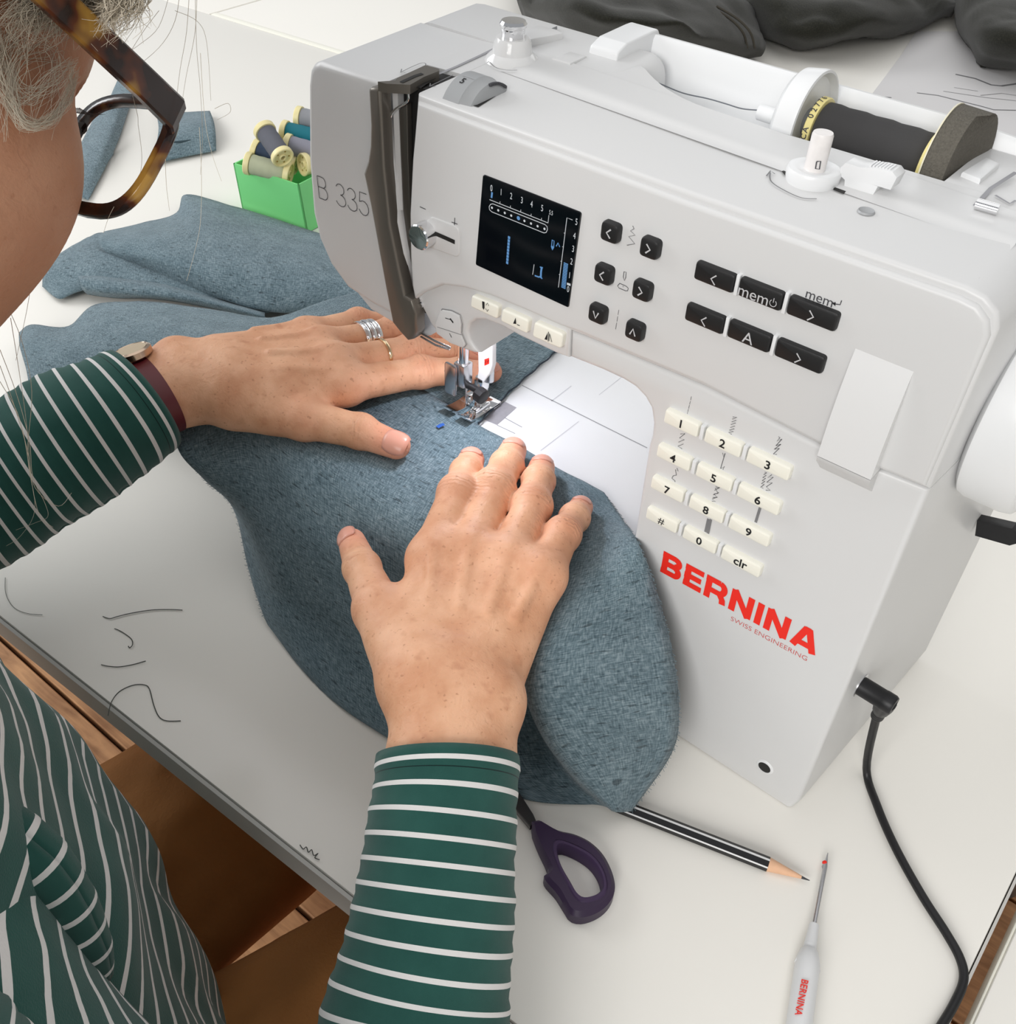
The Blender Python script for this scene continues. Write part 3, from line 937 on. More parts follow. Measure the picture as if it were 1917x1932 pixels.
R4 = [((1258, 784), (1496, 887), '123'), ((1244, 848), (1476, 954), '456'), ((1233, 908), (1457, 1014), '789'), ((1223.5, 966), (1440, 1072), ['#', '0', 'clr'])]
for a, b, sy in R4:
    pa, pb = F(*a, 0.0), F(*b, 0.0)
    pa.z = pb.z = (pa.z + pb.z) / 2
    for (f0, f1), s in zip(((0, .283), (.335, .627), (.672, 1.0)), sy):
        c = pa.lerp(pb, (f0 + f1) / 2)
        key('number_key', c, (pb - pa).length * (f1 - f0), .0074, keycream, -0.0026, 0.001, .0014, .001)
        text_obj('key_number', s, Vector((c.x, -0.00275, c.z - .0003)), .0044 if s != 'clr' else .0048, ink_black, mc, offset=0.00012 if s != '#' else 0)
    for fm in (.309, .65):
        c = pa.lerp(pb, fm)
        key('key_divider', c, (pb - pa).length * .03, .0076, plastic_w, -0.0024, 0.001, .0004, .0005)


def zigzag(name, pts, w=.00035, mt=ink_dark, y=0.0002):
    bm = bmesh.new()
    for line in pts:
        ribbon_bm(bm, [F(*p, y) for p in line], w, N_)
    flat_obj(name, bm, mt, mc)


def Zk(l):
    return [(1190 + a * .1915, 730 + b * .1915) for a, b in l]


zigzag('stitch_mark', [Zk(l) for l in ([(597, 95), (590, 130)], [(588, 140), (580, 172)], [(578, 180), (570, 213)], [(568, 220), (562, 245)], [(560, 250), (556, 265)])], .0002)
zigzag('stitch_mark', [Zk([(1005, 296), (1045, 300), (1000, 318), (1040, 330), (993, 345), (1035, 356), (985, 372), (1028, 386), (980, 400), (1022, 414), (972, 426), (1012, 440), (965, 450), (995, 468)])], .0003)
zigzag('stitch_mark', [Zk([(1455, 490), (1470, 500), (1440, 535), (1490, 515), (1430, 580), (1480, 565), (1415, 615), (1465, 605), (1405, 662), (1440, 665)])], .0003)
zigzag('stitch_mark', [Zk([(488, 465), (535, 460), (480, 505), (528, 520), (470, 545), (520, 562), (465, 585), (505, 610)])], .0003)
zigzag('stitch_mark', [Zk([(905, 650), (915, 690), (930, 655), (885, 805), (925, 785), (908, 815)])], .0003)
zigzag('stitch_mark', [Zk([(1320, 840), (1340, 845), (1310, 865), (1335, 872), (1300, 895), (1330, 900), (1295, 925), (1322, 930), (1288, 955), (1316, 960), (1280, 990), (1305, 998)]), Zk([(1390, 865), (1350, 895), (1405, 890), (1340, 940), (1395, 945), (1335, 985), (1375, 1020), (1330, 1018)])], .0003)
zigzag('stitch_mark', [Zk([(455, 800), (468, 830), (440, 815), (450, 870), (420, 875), (405, 900), (440, 930), (432, 935)])], .0003)
zigzag('stitch_mark', [Zk([(835, 980), (875, 995), (825, 1020), (868, 1040), (812, 1065), (855, 1085), (803, 1105), (835, 1130), (800, 1125)]), Zk([(875, 990), (832, 1000), (862, 1050), (820, 1055), (850, 1090), (808, 1090)])], .0003)
zigzag('stitch_mark', [Zk([(1275, 1190), (1230, 1335)])], .0013, ink_grey)
zigzag('stitch_mark', [Zk([(765, 1300), (735, 1430)]), Zk([(790, 1305), (760, 1445)])], .0013, ink_grey)
zigzag('stitch_mark', [[(1100 + a * .2712, 380 + b * .2712) for a, b in [(345, 170), (355, 190), (330, 205), (362, 235), (318, 245), (360, 295), (305, 305)]]], .0004, ink_grey, -0.0024)
zigzag('stitch_mark', [[(1100 + a * .2712, 380 + b * .2712) for a, b in l] for l in ([(249, 755), (243, 790)], [(241, 800), (236, 835)], [(234, 845), (226, 890)])], .0002, ink_dark, -0.0024)
zigzag('needle_stop_mark', [[(1100 + a * .2712, 380 + b * .2712) for a, b in l] for l in ([(283, 490), (300, 492), (297, 530), (288, 552), (280, 525), (285, 490)], [(255, 570), (300, 590), (315, 605), (310, 622), (295, 622), (250, 603), (240, 588), (255, 570)], [(276, 590), (281, 595)])], .0003, ink_dark, -0.0024)
zigzag('speed_mark', [[(792, 390), (803, 395)]], .0004, ink_dark, -0.0024)
zigzag('speed_mark', [[(852, 419), (863, 423)], [(858, 411), (857, 429)]], .0004, ink_dark, -0.0024)

# ---- thread tension slide with chrome knob
frombm('slide_recess_rim', front_prism([(815, 408), (868, 428), (868, 487), (822, 470), (800, 462), (795, 425)], -0.0028, -0.002, 0.0006, plane=-.0022, rad=.004), plastic, mc)
bm = bmesh.new()
ribbon_bm(bm, [F(810, 436, -.00295), F(836, 447, -.00295), F(858, 457, -.00295)], .0022, N_)
flat_obj('slide_slot', bm, darkhole, mc)
ck = F(806, 440, -.0028)
frombm('slide_knob', lathe_bm([(0.0062, 0), (0.0064, 0.0015), (0.0064, 0.0062), (0.0058, 0.0068), (0.001, 0.0064), (0, 0.0064)], ck, (0, -1, 0), 40), chrome, mc)

# ---- nose panel with groove and threader door
GR = [(783, 556), (800, 545), (822, 533), (850, 527), (880, 529), (925, 542), (990, 568), (1040, 590)]
bm = bmesh.new()
ribbon_bm(bm, [F(a, b, -.0006) for a, b in smooth_poly([Vector(p) for p in GR], 4, False)], .0007, N_)
flat_obj('nose_groove', bm, ink_dark, mc)
NP = [(834, 583), (852, 586), (868, 594), (872, 612), (871, 628), (880, 650), (876, 655), (852, 646), (826, 628), (823, 610)]
frombm('threader_door', front_prism(NP, -0.0012, 0.002, 0.0005, rad=.002), plastic, mc)
bm = bmesh.new()
pl = [F(a, b, -.0011) for a, b in NP]
ribbon_bm(bm, pl + [pl[0]], .00045, N_)
ribbon_bm(bm, [F(825, 617, -.0014), F(871, 632, -.0014)], .0003, N_)
flat_obj('door_outline', bm, ink_grey, mc)
bm = bmesh.new()
ribbon_bm(bm, [F(840, 600, -.0014), F(850, 603, -.0014)], .0004, N_)
ribbon_bm(bm, [F(849, 601, -.0014), F(855, 609, -.0014)], .0009, N_)
ribbon_bm(bm, [F(848, 629, -.0014), F(852, 637, -.0014)], .0004, N_)
flat_obj('door_symbol', bm, ink_black, mc)

# ---- three cream function buttons on the arm edge
def B5(l):
    return [(560 + a * .365, 500 + b * .365) for a, b in l]


FB = [B5([(918, 148), (1056, 206), (1048, 272), (910, 208)]), B5([(1076, 218), (1212, 277), (1202, 348), (1066, 282)]), B5([(1242, 285), (1390, 350), (1378, 425), (1230, 362)])]
for i, q in enumerate(FB):
    frombm('function_button', front_prism(q, -0.0032, 0.002, 0.001, rad=.0016, plane=-.001), keycream, mc)
bm = bmesh.new()
z_ = lambda a, b: F(560 + a * .365, 500 + b * .365, -0.0034)
for d in (1060, 1222):
    pass
poly_bm(bm, [z_(958, 187), z_(970, 191), z_(970, 222), z_(965, 232), z_(959, 220)])
ribbon_bm(bm, [z_(978, 208), z_(986, 196), z_(992, 212)], .0003, N_)
ribbon_bm(bm, [z_(976, 225), z_(984, 240), z_(990, 230)], .0003, N_)
poly_bm(bm, [z_(1131, 272), z_(1134, 305), z_(1118, 303)])
ribbon_bm(bm, [z_(1138, 308), z_(1152, 314)], .0004, N_)
poly_bm(bm, [z_(1296, 350), z_(1294, 388), z_(1280, 384)])
ribbon_bm(bm, [z_(1301, 345), z_(1299, 395)], .0004, N_)
ribbon_bm(bm, [z_(1306, 355), z_(1318, 398), z_(1304, 390), z_(1306, 355)], .0003, N_)
flat_obj('button_symbols', bm, ink_black, mc)

# ---- sliding speed grip on the right of the panel
tl, tr_ = F(1620, 652, -.0022), F(1725, 690, -.0022)
x0, x1 = -0.0415, -0.0185
zt_, zs, zb_ = (tl.z + tr_.z) / 2, F(1663, 884).z, F(1640, 905).z - 0.0065
prof = [(-.0015, zt_), (-.0036, zt_ - .006), (-.0062, zt_ - .02), (-.0078, zt_ - .034), (-.0085, zs - .001)]
bm = bmesh.new()
ring = []
for x in (x0, x1):
    ring.append([bm.verts.new((x, y, z)) for y, z in prof] + [bm.verts.new((x, 0.001, zs - .001)), bm.verts.new((x, 0.001, zt_))])
n = len(ring[0])
for k in range(n): bm.faces.new([ring[0][k], ring[0][(k + 1) % n], ring[1][(k + 1) % n], ring[1][k]])
bm.faces.new(ring[0]); bm.faces.new(list(reversed(ring[1])))
bmesh.ops.recalc_face_normals(bm, faces=bm.faces)
frombm('speed_grip', bm, gloss_w, mc, angle=40)
bm = bmesh.new()
ring = []
prof = [(-.0085, zs - .0014), (-.0078, zs - .004), (.0003, zs - .0125), (.001, zs - .0125), (.001, zs - .0014)]
for x in (x0, x1):
    ring.append([bm.verts.new((x, y, z)) for y, z in prof])
n = len(ring[0])
for k in range(n): bm.faces.new([ring[0][k], ring[0][(k + 1) % n], ring[1][(k + 1) % n], ring[1][k]])
bm.faces.new(ring[0]); bm.faces.new(list(reversed(ring[1])))
frombm('speed_grip_base', bm, plastic, mc, angle=40)

# ---- screw hole near the base
hc = F(1443, 1447, .0004)
frombm('screw_hole', lathe_bm([(0.0, 0.0003), (0.0037, 0.0003)], hc, (0, -1, 0), 28, cap=False), darkhole, mc)
frombm('hole_rim', lathe_bm([(0.0036, 0.0), (0.0036, 0.0006), (0.0046, 0.0004), (0.005, 0.0)], hc, (0, -1, 0), 28, cap=False), plastic_w, mc)

# ---- needle, presser bars and foot
nx, ny = -0.2735, 0.0515
zc = ZB + 0.0012
frombm('needle_bar', lathe_bm([(0.0033, zc + 0.033), (0.0033, 0.2)], (nx - .0045, ny - .004, 0), (0, 0, 1), 20), chrome, mc)
frombm('needle_clamp', join_bm(box_bm((nx - .0045, ny - .004, zc + .0265), (0.0085, 0.0085, 0.016), 0.001), box_bm((nx - .0095, ny - .0095, zc + .0225), (0.009, 0.0022, 0.022), 0.0016)), steel, mc)
frombm('needle', lathe_bm([(0.0, zc - .002), (0.0005, zc + .004), (0.0009, zc + .02)], (nx - .0035, ny - .002, 0), (0, 0, 1), 10), steel, mc)
frombm('clamp_screw', join_bm(lathe_bm([(0.0022, 0.0), (0.0022, 0.009)], (nx - .001, ny - .004, zc + .0195), (1, 0, 0), 14), lathe_bm([(0.0044, 0.009), (0.0048, 0.0095), (0.0048, 0.0145), (0.004, 0.015), (0, 0.015)], (nx - .001, ny - .004, zc + .0195), (1, -0.1, -0.12), 10)), blackplastic, mc)
frombm('presser_bar', lathe_bm([(0.0032, zc + .02), (0.0032, 0.2)], (nx + .006, ny + .008, 0), (0, 0, 1), 20), steel, mc)
# threader arm: white blade with a red square
yb = ny + .004
bl = [xz(F(*p, yb)) for p in ((900, 600), (928, 600), (928, 690), (924, 705), (912, 722), (900, 738), (896, 738), (902, 700))]
frombm('threader_arm', prism_bm(bl, (0, 0, 0), (1, 0, 0), (0, 0, 1), (0, 1, 0), yb, yb + .004, 0.0008), plastic_w, mc)
bm = bmesh.new()
poly_bm(bm, [F(*p, yb - .0002) for p in ((914, 678), (923, 675), (923, 686), (914, 690))])
flat_obj('red_square_mark', bm, ink_red, mc)
bm = bmesh.new()
ribbon_bm(bm, [F(*p, yb - .0004) for p in ((915, 686), (917, 680), (919, 684), (922, 679))], .0004, N_)
flat_obj('square_emblem', bm, darkhole, mc)
# presser foot: sole with two toes, raised middle
def foot_sole():
    bm = bmesh.new()
    L = [(-.0155, .006), (-.011, .0016), (-.006, .0004), (.0, 0), (.009, 0), (.0125, .0006)]
    for (a0, a1, y0_) in ((-.0082, -.0016, 0), (.0016, .0082, 0)):
        r = []
        for (yy, z2) in L:
            r.append([bm.verts.new((nx + a0, ny + yy, zc + z2 + .0006)), bm.verts.new((nx + a1, ny + yy, zc + z2 + .0006)), bm.verts.new((nx + a1, ny + yy, zc + z2 + .0020)), bm.verts.new((nx + a0, ny + yy, zc + z2 + .0020))])
        for a, b in zip(r, r[1:]):
            for k in range(4): bm.faces.new([a[k], a[(k + 1) % 4], b[(k + 1) % 4], b[k]])
        bm.faces.new(r[0]); bm.faces.new(list(reversed(r[-1])))
    return bm


pf = join_bm(foot_sole(), box_bm((nx, ny + .006, zc + .0016), (.0164, .012, .0016), .0004), box_bm((nx - .0005, ny + .003, zc + .0055), (.0085, .009, .008), .002), box_bm((nx + .001, ny + .006, zc + .014), (.006, .007, .012), .002),
       box_bm((nx + .005, ny + .000, zc + .0035), (.004, .012, .004), .001))
for v_ in pf.verts:
    v_.co = Vector((nx + (v_.co.x - nx) * 1.3, ny + (v_.co.y - ny) * 1.2, zc + (v_.co.z - zc) * 1.1))
frombm('presser_foot', pf, chrome, mc)
# head light under the arm
frombm('lamp_cover', box_bm((-0.262, 0.028, 0.1895), (0.02, 0.018, 0.003), .0008), mat('lamp_lens', srgb(250, 250, 255), 0.3, emit=(0.9, 0.93, 1, 1), estr=2.0), mc)
lamp = area('sewing_lamp', (-0.258, 0.028, 0.186), (-0.215, 0.03, 0.1), 0.02, 0.016, 0.12, (0.88, 0.9, 1.0))
lamp.parent = mc
lamp.location = Vector((-0.258, 0.028, 0.186)) - mc.location
# wire thread cutter strip at the left of the nose
tube('thread_cutter_wire', [F(793, 628, .002), F(820, 643, .002), F(850, 656, .002), F(848, 659, .002), F(822, 651, .002), F(794, 635, .002)], 0.0006, steel, mc, 8)

# ---- right end: hand wheel, side panel details
wc = Vector((0.012, 0.066, 0.2405))
frombm('hand_wheel', lathe_bm([(0.0, -0.008), (0.041, -0.008), (0.0445, -0.006), (0.0455, -0.003), (0.0455, 0.012), (0.0445, 0.0165), (0.041, 0.019), (0.034, 0.0195), (0.0, 0.0185)], wc, (1, 0, 0), 72), plastic_w, mc)
sx = lambda y, o=0.0006: 0.066 * y + o


def side(px, py, o=0.0006):
    return _hit(px, py, (1, -0.066, 0), o)


bm = bmesh.new()
sn = (1, -.066, 0)
# ring print and vent slots on the side panel
rr = [side(*p) for p in ((1743, 1035), (1745, 1045), (1738, 1070), (1722, 1098), (1705, 1114), (1700, 1112))]
ribbon_bm(bm, rr, .0008, sn)
ribbon_bm(bm, [side(*p) for p in ((1727, 1055), (1715, 1080), (1706, 1100))], .0022, sn)
for k in range(9):
    a, b = (1803 - k * 7.5, 1094 + k * 12), (1744 - k * 5.5, 1158 + k * 12.5)
    ribbon_bm(bm, [side(*a), side(*b)], .0006, sn)
ribbon_bm(bm, [side(1815, 932), side(1790, 960), side(1745, 1015), side(1700, 1070)], .0004, sn)
ribbon_bm(bm, [side(1598, 1343), side(1570, 1375)], .0004, sn)
ribbon_bm(bm, [side(1578, 1392), side(1555, 1418)], .0004, sn)
flat_obj('side_panel_marks', bm, ink_grey, mc, sn)

# ================================================================== things on the machine and table
thread_dark = mat('charcoal_thread', srgb(62, 62, 64), 0.75)


def thread_material(name, col, scale=2600.0):
    m = mat(name, col, 0.75)
    nt = m.node_tree
    b = nt.nodes['Principled BSDF']
    tc = nt.nodes.new('ShaderNodeTexCoord')
    wv = nt.nodes.new('ShaderNodeTexWave')
    wv.inputs['Scale'].default_value = 1.0
    wv.inputs['Distortion'].default_value = 1.5
    wv.bands_direction = 'X'
    mp = nt.nodes.new('ShaderNodeMapping')
    mp.inputs['Scale'].default_value = (scale * 0.2, 6, 6)
    nt.links.new(tc.outputs['UV'], mp.inputs['Vector'])
    nt.links.new(mp.outputs['Vector'], wv.inputs['Vector'])
    bp = nt.nodes.new('ShaderNodeBump'); bp.inputs['Strength'].default_value = 0.5; bp.inputs['Distance'].default_value = 0.0004
    nt.links.new(wv.outputs['Fac'], bp.inputs['Height'])
    nt.links.new(bp.outputs['Normal'], b.inputs['Normal'])
    mx = nt.nodes.new('ShaderNodeMix'); mx.data_type = 'RGBA'
    mx.inputs[6].default_value = tuple(c * 0.72 for c in col[:3]) + (1,)
    mx.inputs[7].default_value = tuple(min(1, c * 1.2) for c in col[:3]) + (1,)
    nt.links.new(wv.outputs['Fac'], mx.inputs[0])
    nt.links.new(mx.outputs[2], b.inputs['Base Color'])
    return m


reel_yellow = mat('pale_yellow_reel_plastic', srgb(236, 222, 152), 0.4)
reel_cream = mat('cream_reel_plastic', srgb(238, 226, 170), 0.4)
foam_m = mat('grey_foam', srgb(96, 92, 84), 0.95, bump=0.9, bscale=1100, var=0.35, vscale=900)


def spool(name, a, b, r, col_mat, reel_mat, label, group, open_end=True, fl=0.0045, flr=1.22):
    """reel of thread from point a to b"""
    a, b = Vector(a), Vector(b)
    L = (b - a).length
    w = (b - a).normalized()
    o = empty(name, (a + b) / 2, label, 'thread spool', group)
    prof = [(r * .5, fl)] + [(r * (0.97 + 0.03 * math.sin(k * 1.7)), fl + (L - 2 * fl) * k / 14) for k in range(15)] + [(r * .5, L - fl)]
    prof2 = [Vector((r * .96, fl + .0002))] + [Vector((r * (1 + 0.02 * math.sin(k * 2.1)), fl + .0006 + (L - 2 * fl - .0012) * k / 12)) for k in range(13)] + [Vector((r * .96, L - fl - .0002))]
    u, v_, w_ = basis(w)
    # wound thread with uv so that the winding follows the reel
    n = 32
    vs_, fs_, uv_ = [], [], []
    for (rr, h) in prof2:
        for k in range(n):
            an_ = 2 * math.pi * k / n
            vs_.append(a + w_ * h + u * (rr * math.cos(an_)) + v_ * (rr * math.sin(an_)))
            uv_.append((h * 20, k / n + h * 3))
    for i in range(len(prof2) - 1):
        for k in range(n):
            k2 = (k + 1) % n
            fs_.append((i * n + k, i * n + k2, (i + 1) * n + k2, (i + 1) * n + k))
    fs_.append(tuple(range(n))); fs_.append(tuple(range((len(prof2) - 1) * n, len(prof2) * n)))
    pydata('wound_thread', vs_, fs_, col_mat, o, uv=uv_, angle=60)
    R1 = r * flr
    for base, d in ((a, w), (b, -w)):
        frombm('flange', lathe_bm([(r * .30, fl * 1.02), (R1 * .97, fl), (R1, fl * .85), (R1, fl * .12), (R1 * .95, 0), (R1 * .84, 0), (R1 * .80, fl * .35), (r * .42, fl * .35), (r * .36, fl * .05), (r * .26, fl * .05), (r * .24, fl * .9)], base, d, 32, cap=False), reel_mat, o)
        for k in range(5):
            an_ = 2 * math.pi * k / 5
            c = base + d * (fl * .3) + (u * math.cos(an_) + v_ * math.sin(an_)) * (R1 * .6)
            frombm('flange_hole', lathe_bm([(0, 0), (r * .1, 0)], c, -d, 10, cap=False), mat_hole, o)
    return o


mat_hole = mat('reel_hole_shadow_gap', srgb(170, 140, 60), 0.8)
SA, SB = F(1536, 240, .1), F(1764, 311, .1)
main_spool = spool('thread_spool', SA, SB, 0.0118, thread_material('charcoal_thread_wound', srgb(70, 69, 70)), reel_yellow, 'reel of charcoal thread lying in the machine\'s spool tray', 'reels of thread', fl=0.0034, flr=1.14)
# printed code on the reel flange
u_ = (SB - SA).normalized()
for k, ch in enumerate('CA 02776'):
    a = math.radians(180 - k * 12.5)
    # angle measured around the x axis: 180 = facing the front
    nrm = Vector((0, math.cos(a), math.sin(a)))
    c = SA + u_ * 0.0017 + nrm * (0.0118 * 1.14 + 0.00015)
    t = Vector((0, -math.sin(a), math.cos(a))) * -1.0
    t = Vector((0, math.sin(a), -math.cos(a)))
    z = nrm
    xax = t * -1.0
    xax = Vector((0, math.sin(a), -math.cos(a)))
    yax = z.cross(xax)
    rot = Matrix((xax, yax, z)).transposed().to_4x4()
    if ch != ' ':
        text_obj('flange_print', ch, c, 0.0026, ink_dark, main_spool, rot=rot, offset=0.00006)
# white cap disc on the spool pin
cap = empty('spool_cap', (-0.124, .1, .309), 'white round cap disc on the spool pin beside the charcoal reel', 'spool cap')
c1 = F(1541, 237, .1)
frombm('disc', lathe_bm([(0.0045, -0.0155), (0.012, -0.0155), (0.0195, -0.0135), (0.0215, -0.0115), (0.0228, -0.0035), (0.0226, -0.0018), (0.0215, -0.0015), (0.0195, -0.0042), (0.0095, -0.0048), (0.0045, -0.005)], (c1.x, .1, .3105), (1, 0, 0), 56, cap=False), plastic_w, cap)
frombm('hub', lathe_bm([(0.006, -0.006), (0.006, -0.0016), (0.0045, -0.0014)], (c1.x, .1, .3105), (1, 0, 0), 24, cap=False), mat('cap_grey', srgb(120, 122, 124), .5), cap)
# foam pad closing the right end
f0 = F(1768, 316, .1)
fo = [(.0235 * math.cos(math.radians(a)), .0235 * math.sin(math.radians(a))) for a in range(-20, 181, 10)] + [(-.0235, -.008), (-.017, -.012), (-.004, -.0125), (-.003, -.0085), (.002, -.0085), (.003, -.0125), (.021, -.0125)]
foam = empty('foam_pad', (f0.x + .008, .1, .3), 'dark grey foam pad closing the right end of the spool tray', 'foam pad')
bm = bmesh.new()
N1 = len(fo)
r0 = [bm.verts.new((f0.x + .0005, .1 + a, .3115 + b * .95)) for a, b in fo]
r1 = [bm.verts.new((f0.x + .0075 + .006 * (1 if a > -.004 else .35), .1 + a * .98, .3115 + b * .93)) for a, b in fo]
bm.faces.new(r0); bm.faces.new(list(reversed(r1)))
for i in range(N1): bm.faces.new([r0[i], r1[i], r1[(i + 1) % N1], r0[(i + 1) % N1]])
frombm('foam', bm, foam_m, foam, angle=50)
frombm('backing_disc', lathe_bm([(0, -.0004), (.0237, -.0004), (.0237, .0002)], (f0.x, .1, .3105), (1, 0, 0), 40), mat('pale_backing', srgb(220, 214, 190), .5), foam)
# loose thread from the reel to the guide
th = tube('loose_thread', [F(1432, 208, .1), F(1400, 205, .101), F(1370, 196, .103), F(1335, 186, .106), F(1290, 176, .1), F(1250, 160, .095), F(1215, 145, .092)], 0.0003, mat('grey_sewing_thread', srgb(108, 112, 118), .8), None, 6, sm=5)
setp(th, 'thin grey thread running from the reel across the white spool tray', 'thread')

# ---- power cord with right-angle plug
pc = empty('power_cord', X(1640, 1300, 0.008), 'black power cord with angled plug in the machine\'s right side', 'cord')
a0, a1 = side(1622, 1292, .001), F(1665, 1312, side(1622, 1292, .001).y)
w = Vector((1, -.066, 0)).normalized()
a1 = a0 + w * 0.0185
frombm('socket_ring', lathe_bm([(0.0066, -.0002), (0.0066, .0008), (0.0056, .001)], a0, w, 28), steel, pc)
frombm('plug', lathe_bm([(0.005, .0008), (0.005, .0125), (0.0052, .013), (0.0052, .0175), (0.0045, .0188), (0, .0188)], a0, w, 28), blackplastic, pc)
dn = (T(1628, 1395, .010) - (a0 + w * .0145)).normalized()
e0_ = a0 + w * 0.0145
frombm('strain_relief', join_bm(lathe_bm([(0.0051, 0.0), (0.005, .008), (0.0042, .0165), (0.0034, .018)], e0_, dn, 20), *[lathe_bm([(0.0032, .0185 + k * .0029), (0.0034, .0188 + k * .0029), (0.0034, .0205 + k * .0029), (0.0026, .0208 + k * .0029), (.0024, .0214 + k * .0029)], e0_, dn, 18) for k in range(4)]), blackplastic, pc)
cpts = [e0_ + dn * .020, e0_ + dn * .033] + [T(*p, z) for p, z in (((1635, 1450), .006), ((1655, 1520), .003), ((1690, 1600), .0030), ((1740, 1690), .0030), ((1785, 1760), .0030), ((1812, 1810), .0030), ((1818, 1850), .0030), ((1800, 1895), .0030), ((1770, 1945), .0030), ((1735, 2000), .0030), ((1700, 2060), .0030))]
tube('cable', cpts, 0.0022, blackplastic, pc, 12, sm=6)

us = empty('plug_lead', (0.02, .13, .08), 'black flat plug and lead at the back right of the machine', 'cord')
ua, ub = F(1846, 990, .12), F(1908, 1006, .12)
wv_ = (ub - ua).normalized()
up_ = Vector((0, 0, 1))
upv = (up_ - wv_ * up_.dot(wv_)).normalized()
pts2 = [(0, -.0048), (.017, -.0052), (.020, -.003), (.020, .003), (.017, .0052), (0, .0048)]
frombm('plug', prism_bm(pts2, ua, wv_, upv, wv_.cross(upv), -.0035, .0035, .0008, 2), blackplastic, us)
tube('cable', [ua + wv_ * .022, ua + wv_ * .05, ua + wv_ * .09 + Vector((0, 0, -.03)), Vector((.092, .15, .010)), Vector((.11, .17, .0055)), Vector((.14, .2, .0045)), Vector((.3, .3, .0045))], 0.0022, blackplastic, us, 10, sm=5)

# ---- pencil
pe = empty('pencil', T(1350, 1600, .004), 'black pencil with white stripes and sharpened tip on the table', 'pencil')
p_tip, p_in = T(1527, 1661, .0030), T(1165, 1519, .0038)
w = (p_tip - p_in).normalized()
Lp = (p_tip - p_in).length
pr = 0.0038
wood_pencil = mat('pencil_wood', srgb(226, 180, 146), .6, var=.1, vscale=300)
pen_black = mat('pencil_black_paint', srgb(22, 22, 24), .25)
pen_white = mat('pencil_white_stripe', srgb(225, 225, 225), .3)
sd = w.cross(Vector((0, 0, 1))).normalized()
upw = sd.cross(w)
bm = bmesh.new()
L1 = Lp - .021
ra = [bm.verts.new(p_in + sd * (pr * math.cos(math.radians(60 * k + 30))) + upw * (pr * math.sin(math.radians(60 * k + 30)))) for k in range(6)]
rb = [bm.verts.new(p_in + w * L1 + sd * (pr * math.cos(math.radians(60 * k + 30))) + upw * (pr * math.sin(math.radians(60 * k + 30)))) for k in range(6)]
bm.faces.new(ra); bm.faces.new(list(reversed(rb)))
for k in range(6): bm.faces.new([ra[k], rb[k], rb[(k + 1) % 6], ra[(k + 1) % 6]])
frombm('shaft', bm, pen_black, pe, smooth=False)
bm = bmesh.new()
for k in (0, 1, 2):
    e = sd * (pr * 1.005 * math.cos(math.radians(60 * k + 30))) + upw * (pr * 1.005 * math.sin(math.radians(60 * k + 30)))
    nn = e.normalized()
    if k < 2:
        ribbon_bm(bm, [p_in + e + nn * .0001, p_in + w * L1 + e + nn * .0001], .0012 if k == 1 else .0009, nn)
flat_obj('stripe', bm, pen_white, pe, (0, 0, 1))
frombm('sharpened_wood', lathe_bm([(pr * .96, L1), (pr * .22, L1 + .017)], p_in, w, 18), wood_pencil, pe)
frombm('lead', lathe_bm([(pr * .23, L1 + .0165), (0.0002, L1 + .0212)], p_in, w, 12), mat('graphite', srgb(62, 62, 66), .4), pe)

# ---- seam ripper
rip = empty('seam_ripper', T(1520, 1800, .005), 'white seam ripper with red lettering at the lower right', 'seam ripper')
h0, h1 = T(1500, 1990, .0065), T(1527, 1795, .0058)
w = (h1 - h0).normalized()
h0 = h0 - w * .02
Lh = (h1 - h0).length
frombm('handle', lathe_bm([(0.0058, 0), (0.0058, Lh - .012), (0.0058, Lh - .006), (0.0054, Lh - .0045), (0.0050, Lh - .003), (0.0042, Lh), (0.0031, Lh + .001), (0.0031, Lh + .003)], h0, w, 32), plastic_w, rip)
frombm('clip', box_bm(h1 - w * .0075, (0.012, 0.004, 0.004), .001, 2), plastic_w, rip)
t1 = T(1541, 1720, .0045)
frombm('neck', lathe_bm([(0.0031, 0), (0.0026, .008), (0.0024, .0125), (0.0017, .0132), (0, .0132)], h1 + w * .002, (t1 - h1).normalized(), 24), plastic_w, rip)
w2 = (T(1562, 1608, .0042) - t1).normalized()
b0 = h1 + w * .002 + (t1 - h1).normalized() * .0125
tip = T(1562, 1609, .0040)
tube('blade', [b0, b0.lerp(tip, .5), b0.lerp(tip, .8), tip], [.0011, .0011, .0012, .0002], steel, rip, 10)
bs = T(1556, 1628, .0042)
tube('short_prong', [b0.lerp(tip, .72), b0.lerp(tip, .78) + Vector((-.0012, 0, 0)), bs], .0006, steel, rip, 8)
frombm('red_ball', lathe_bm([(0, -.0013), (.0009, -.001), (.0013, 0), (.0009, .001), (0, .0013)], bs, (0, 0, 1), 14), ink_red, rip)
tc_ = T(1512, 1881, .0123)
xa = (T(1503, 1915, .012) - T(1516, 1849, .012)).normalized()
za = Vector((-.25, -.1, 1)).normalized()
za = (za - xa * za.dot(xa)).normalized()
ya = za.cross(xa)
rt = Matrix((xa, ya, za)).transposed().to_4x4()
text_obj('red_lettering', 'BERNINA', tc_, 0.0032, ink_red, rip, rot=rt, offset=0.00007, xscale=0.92, space=1.06)

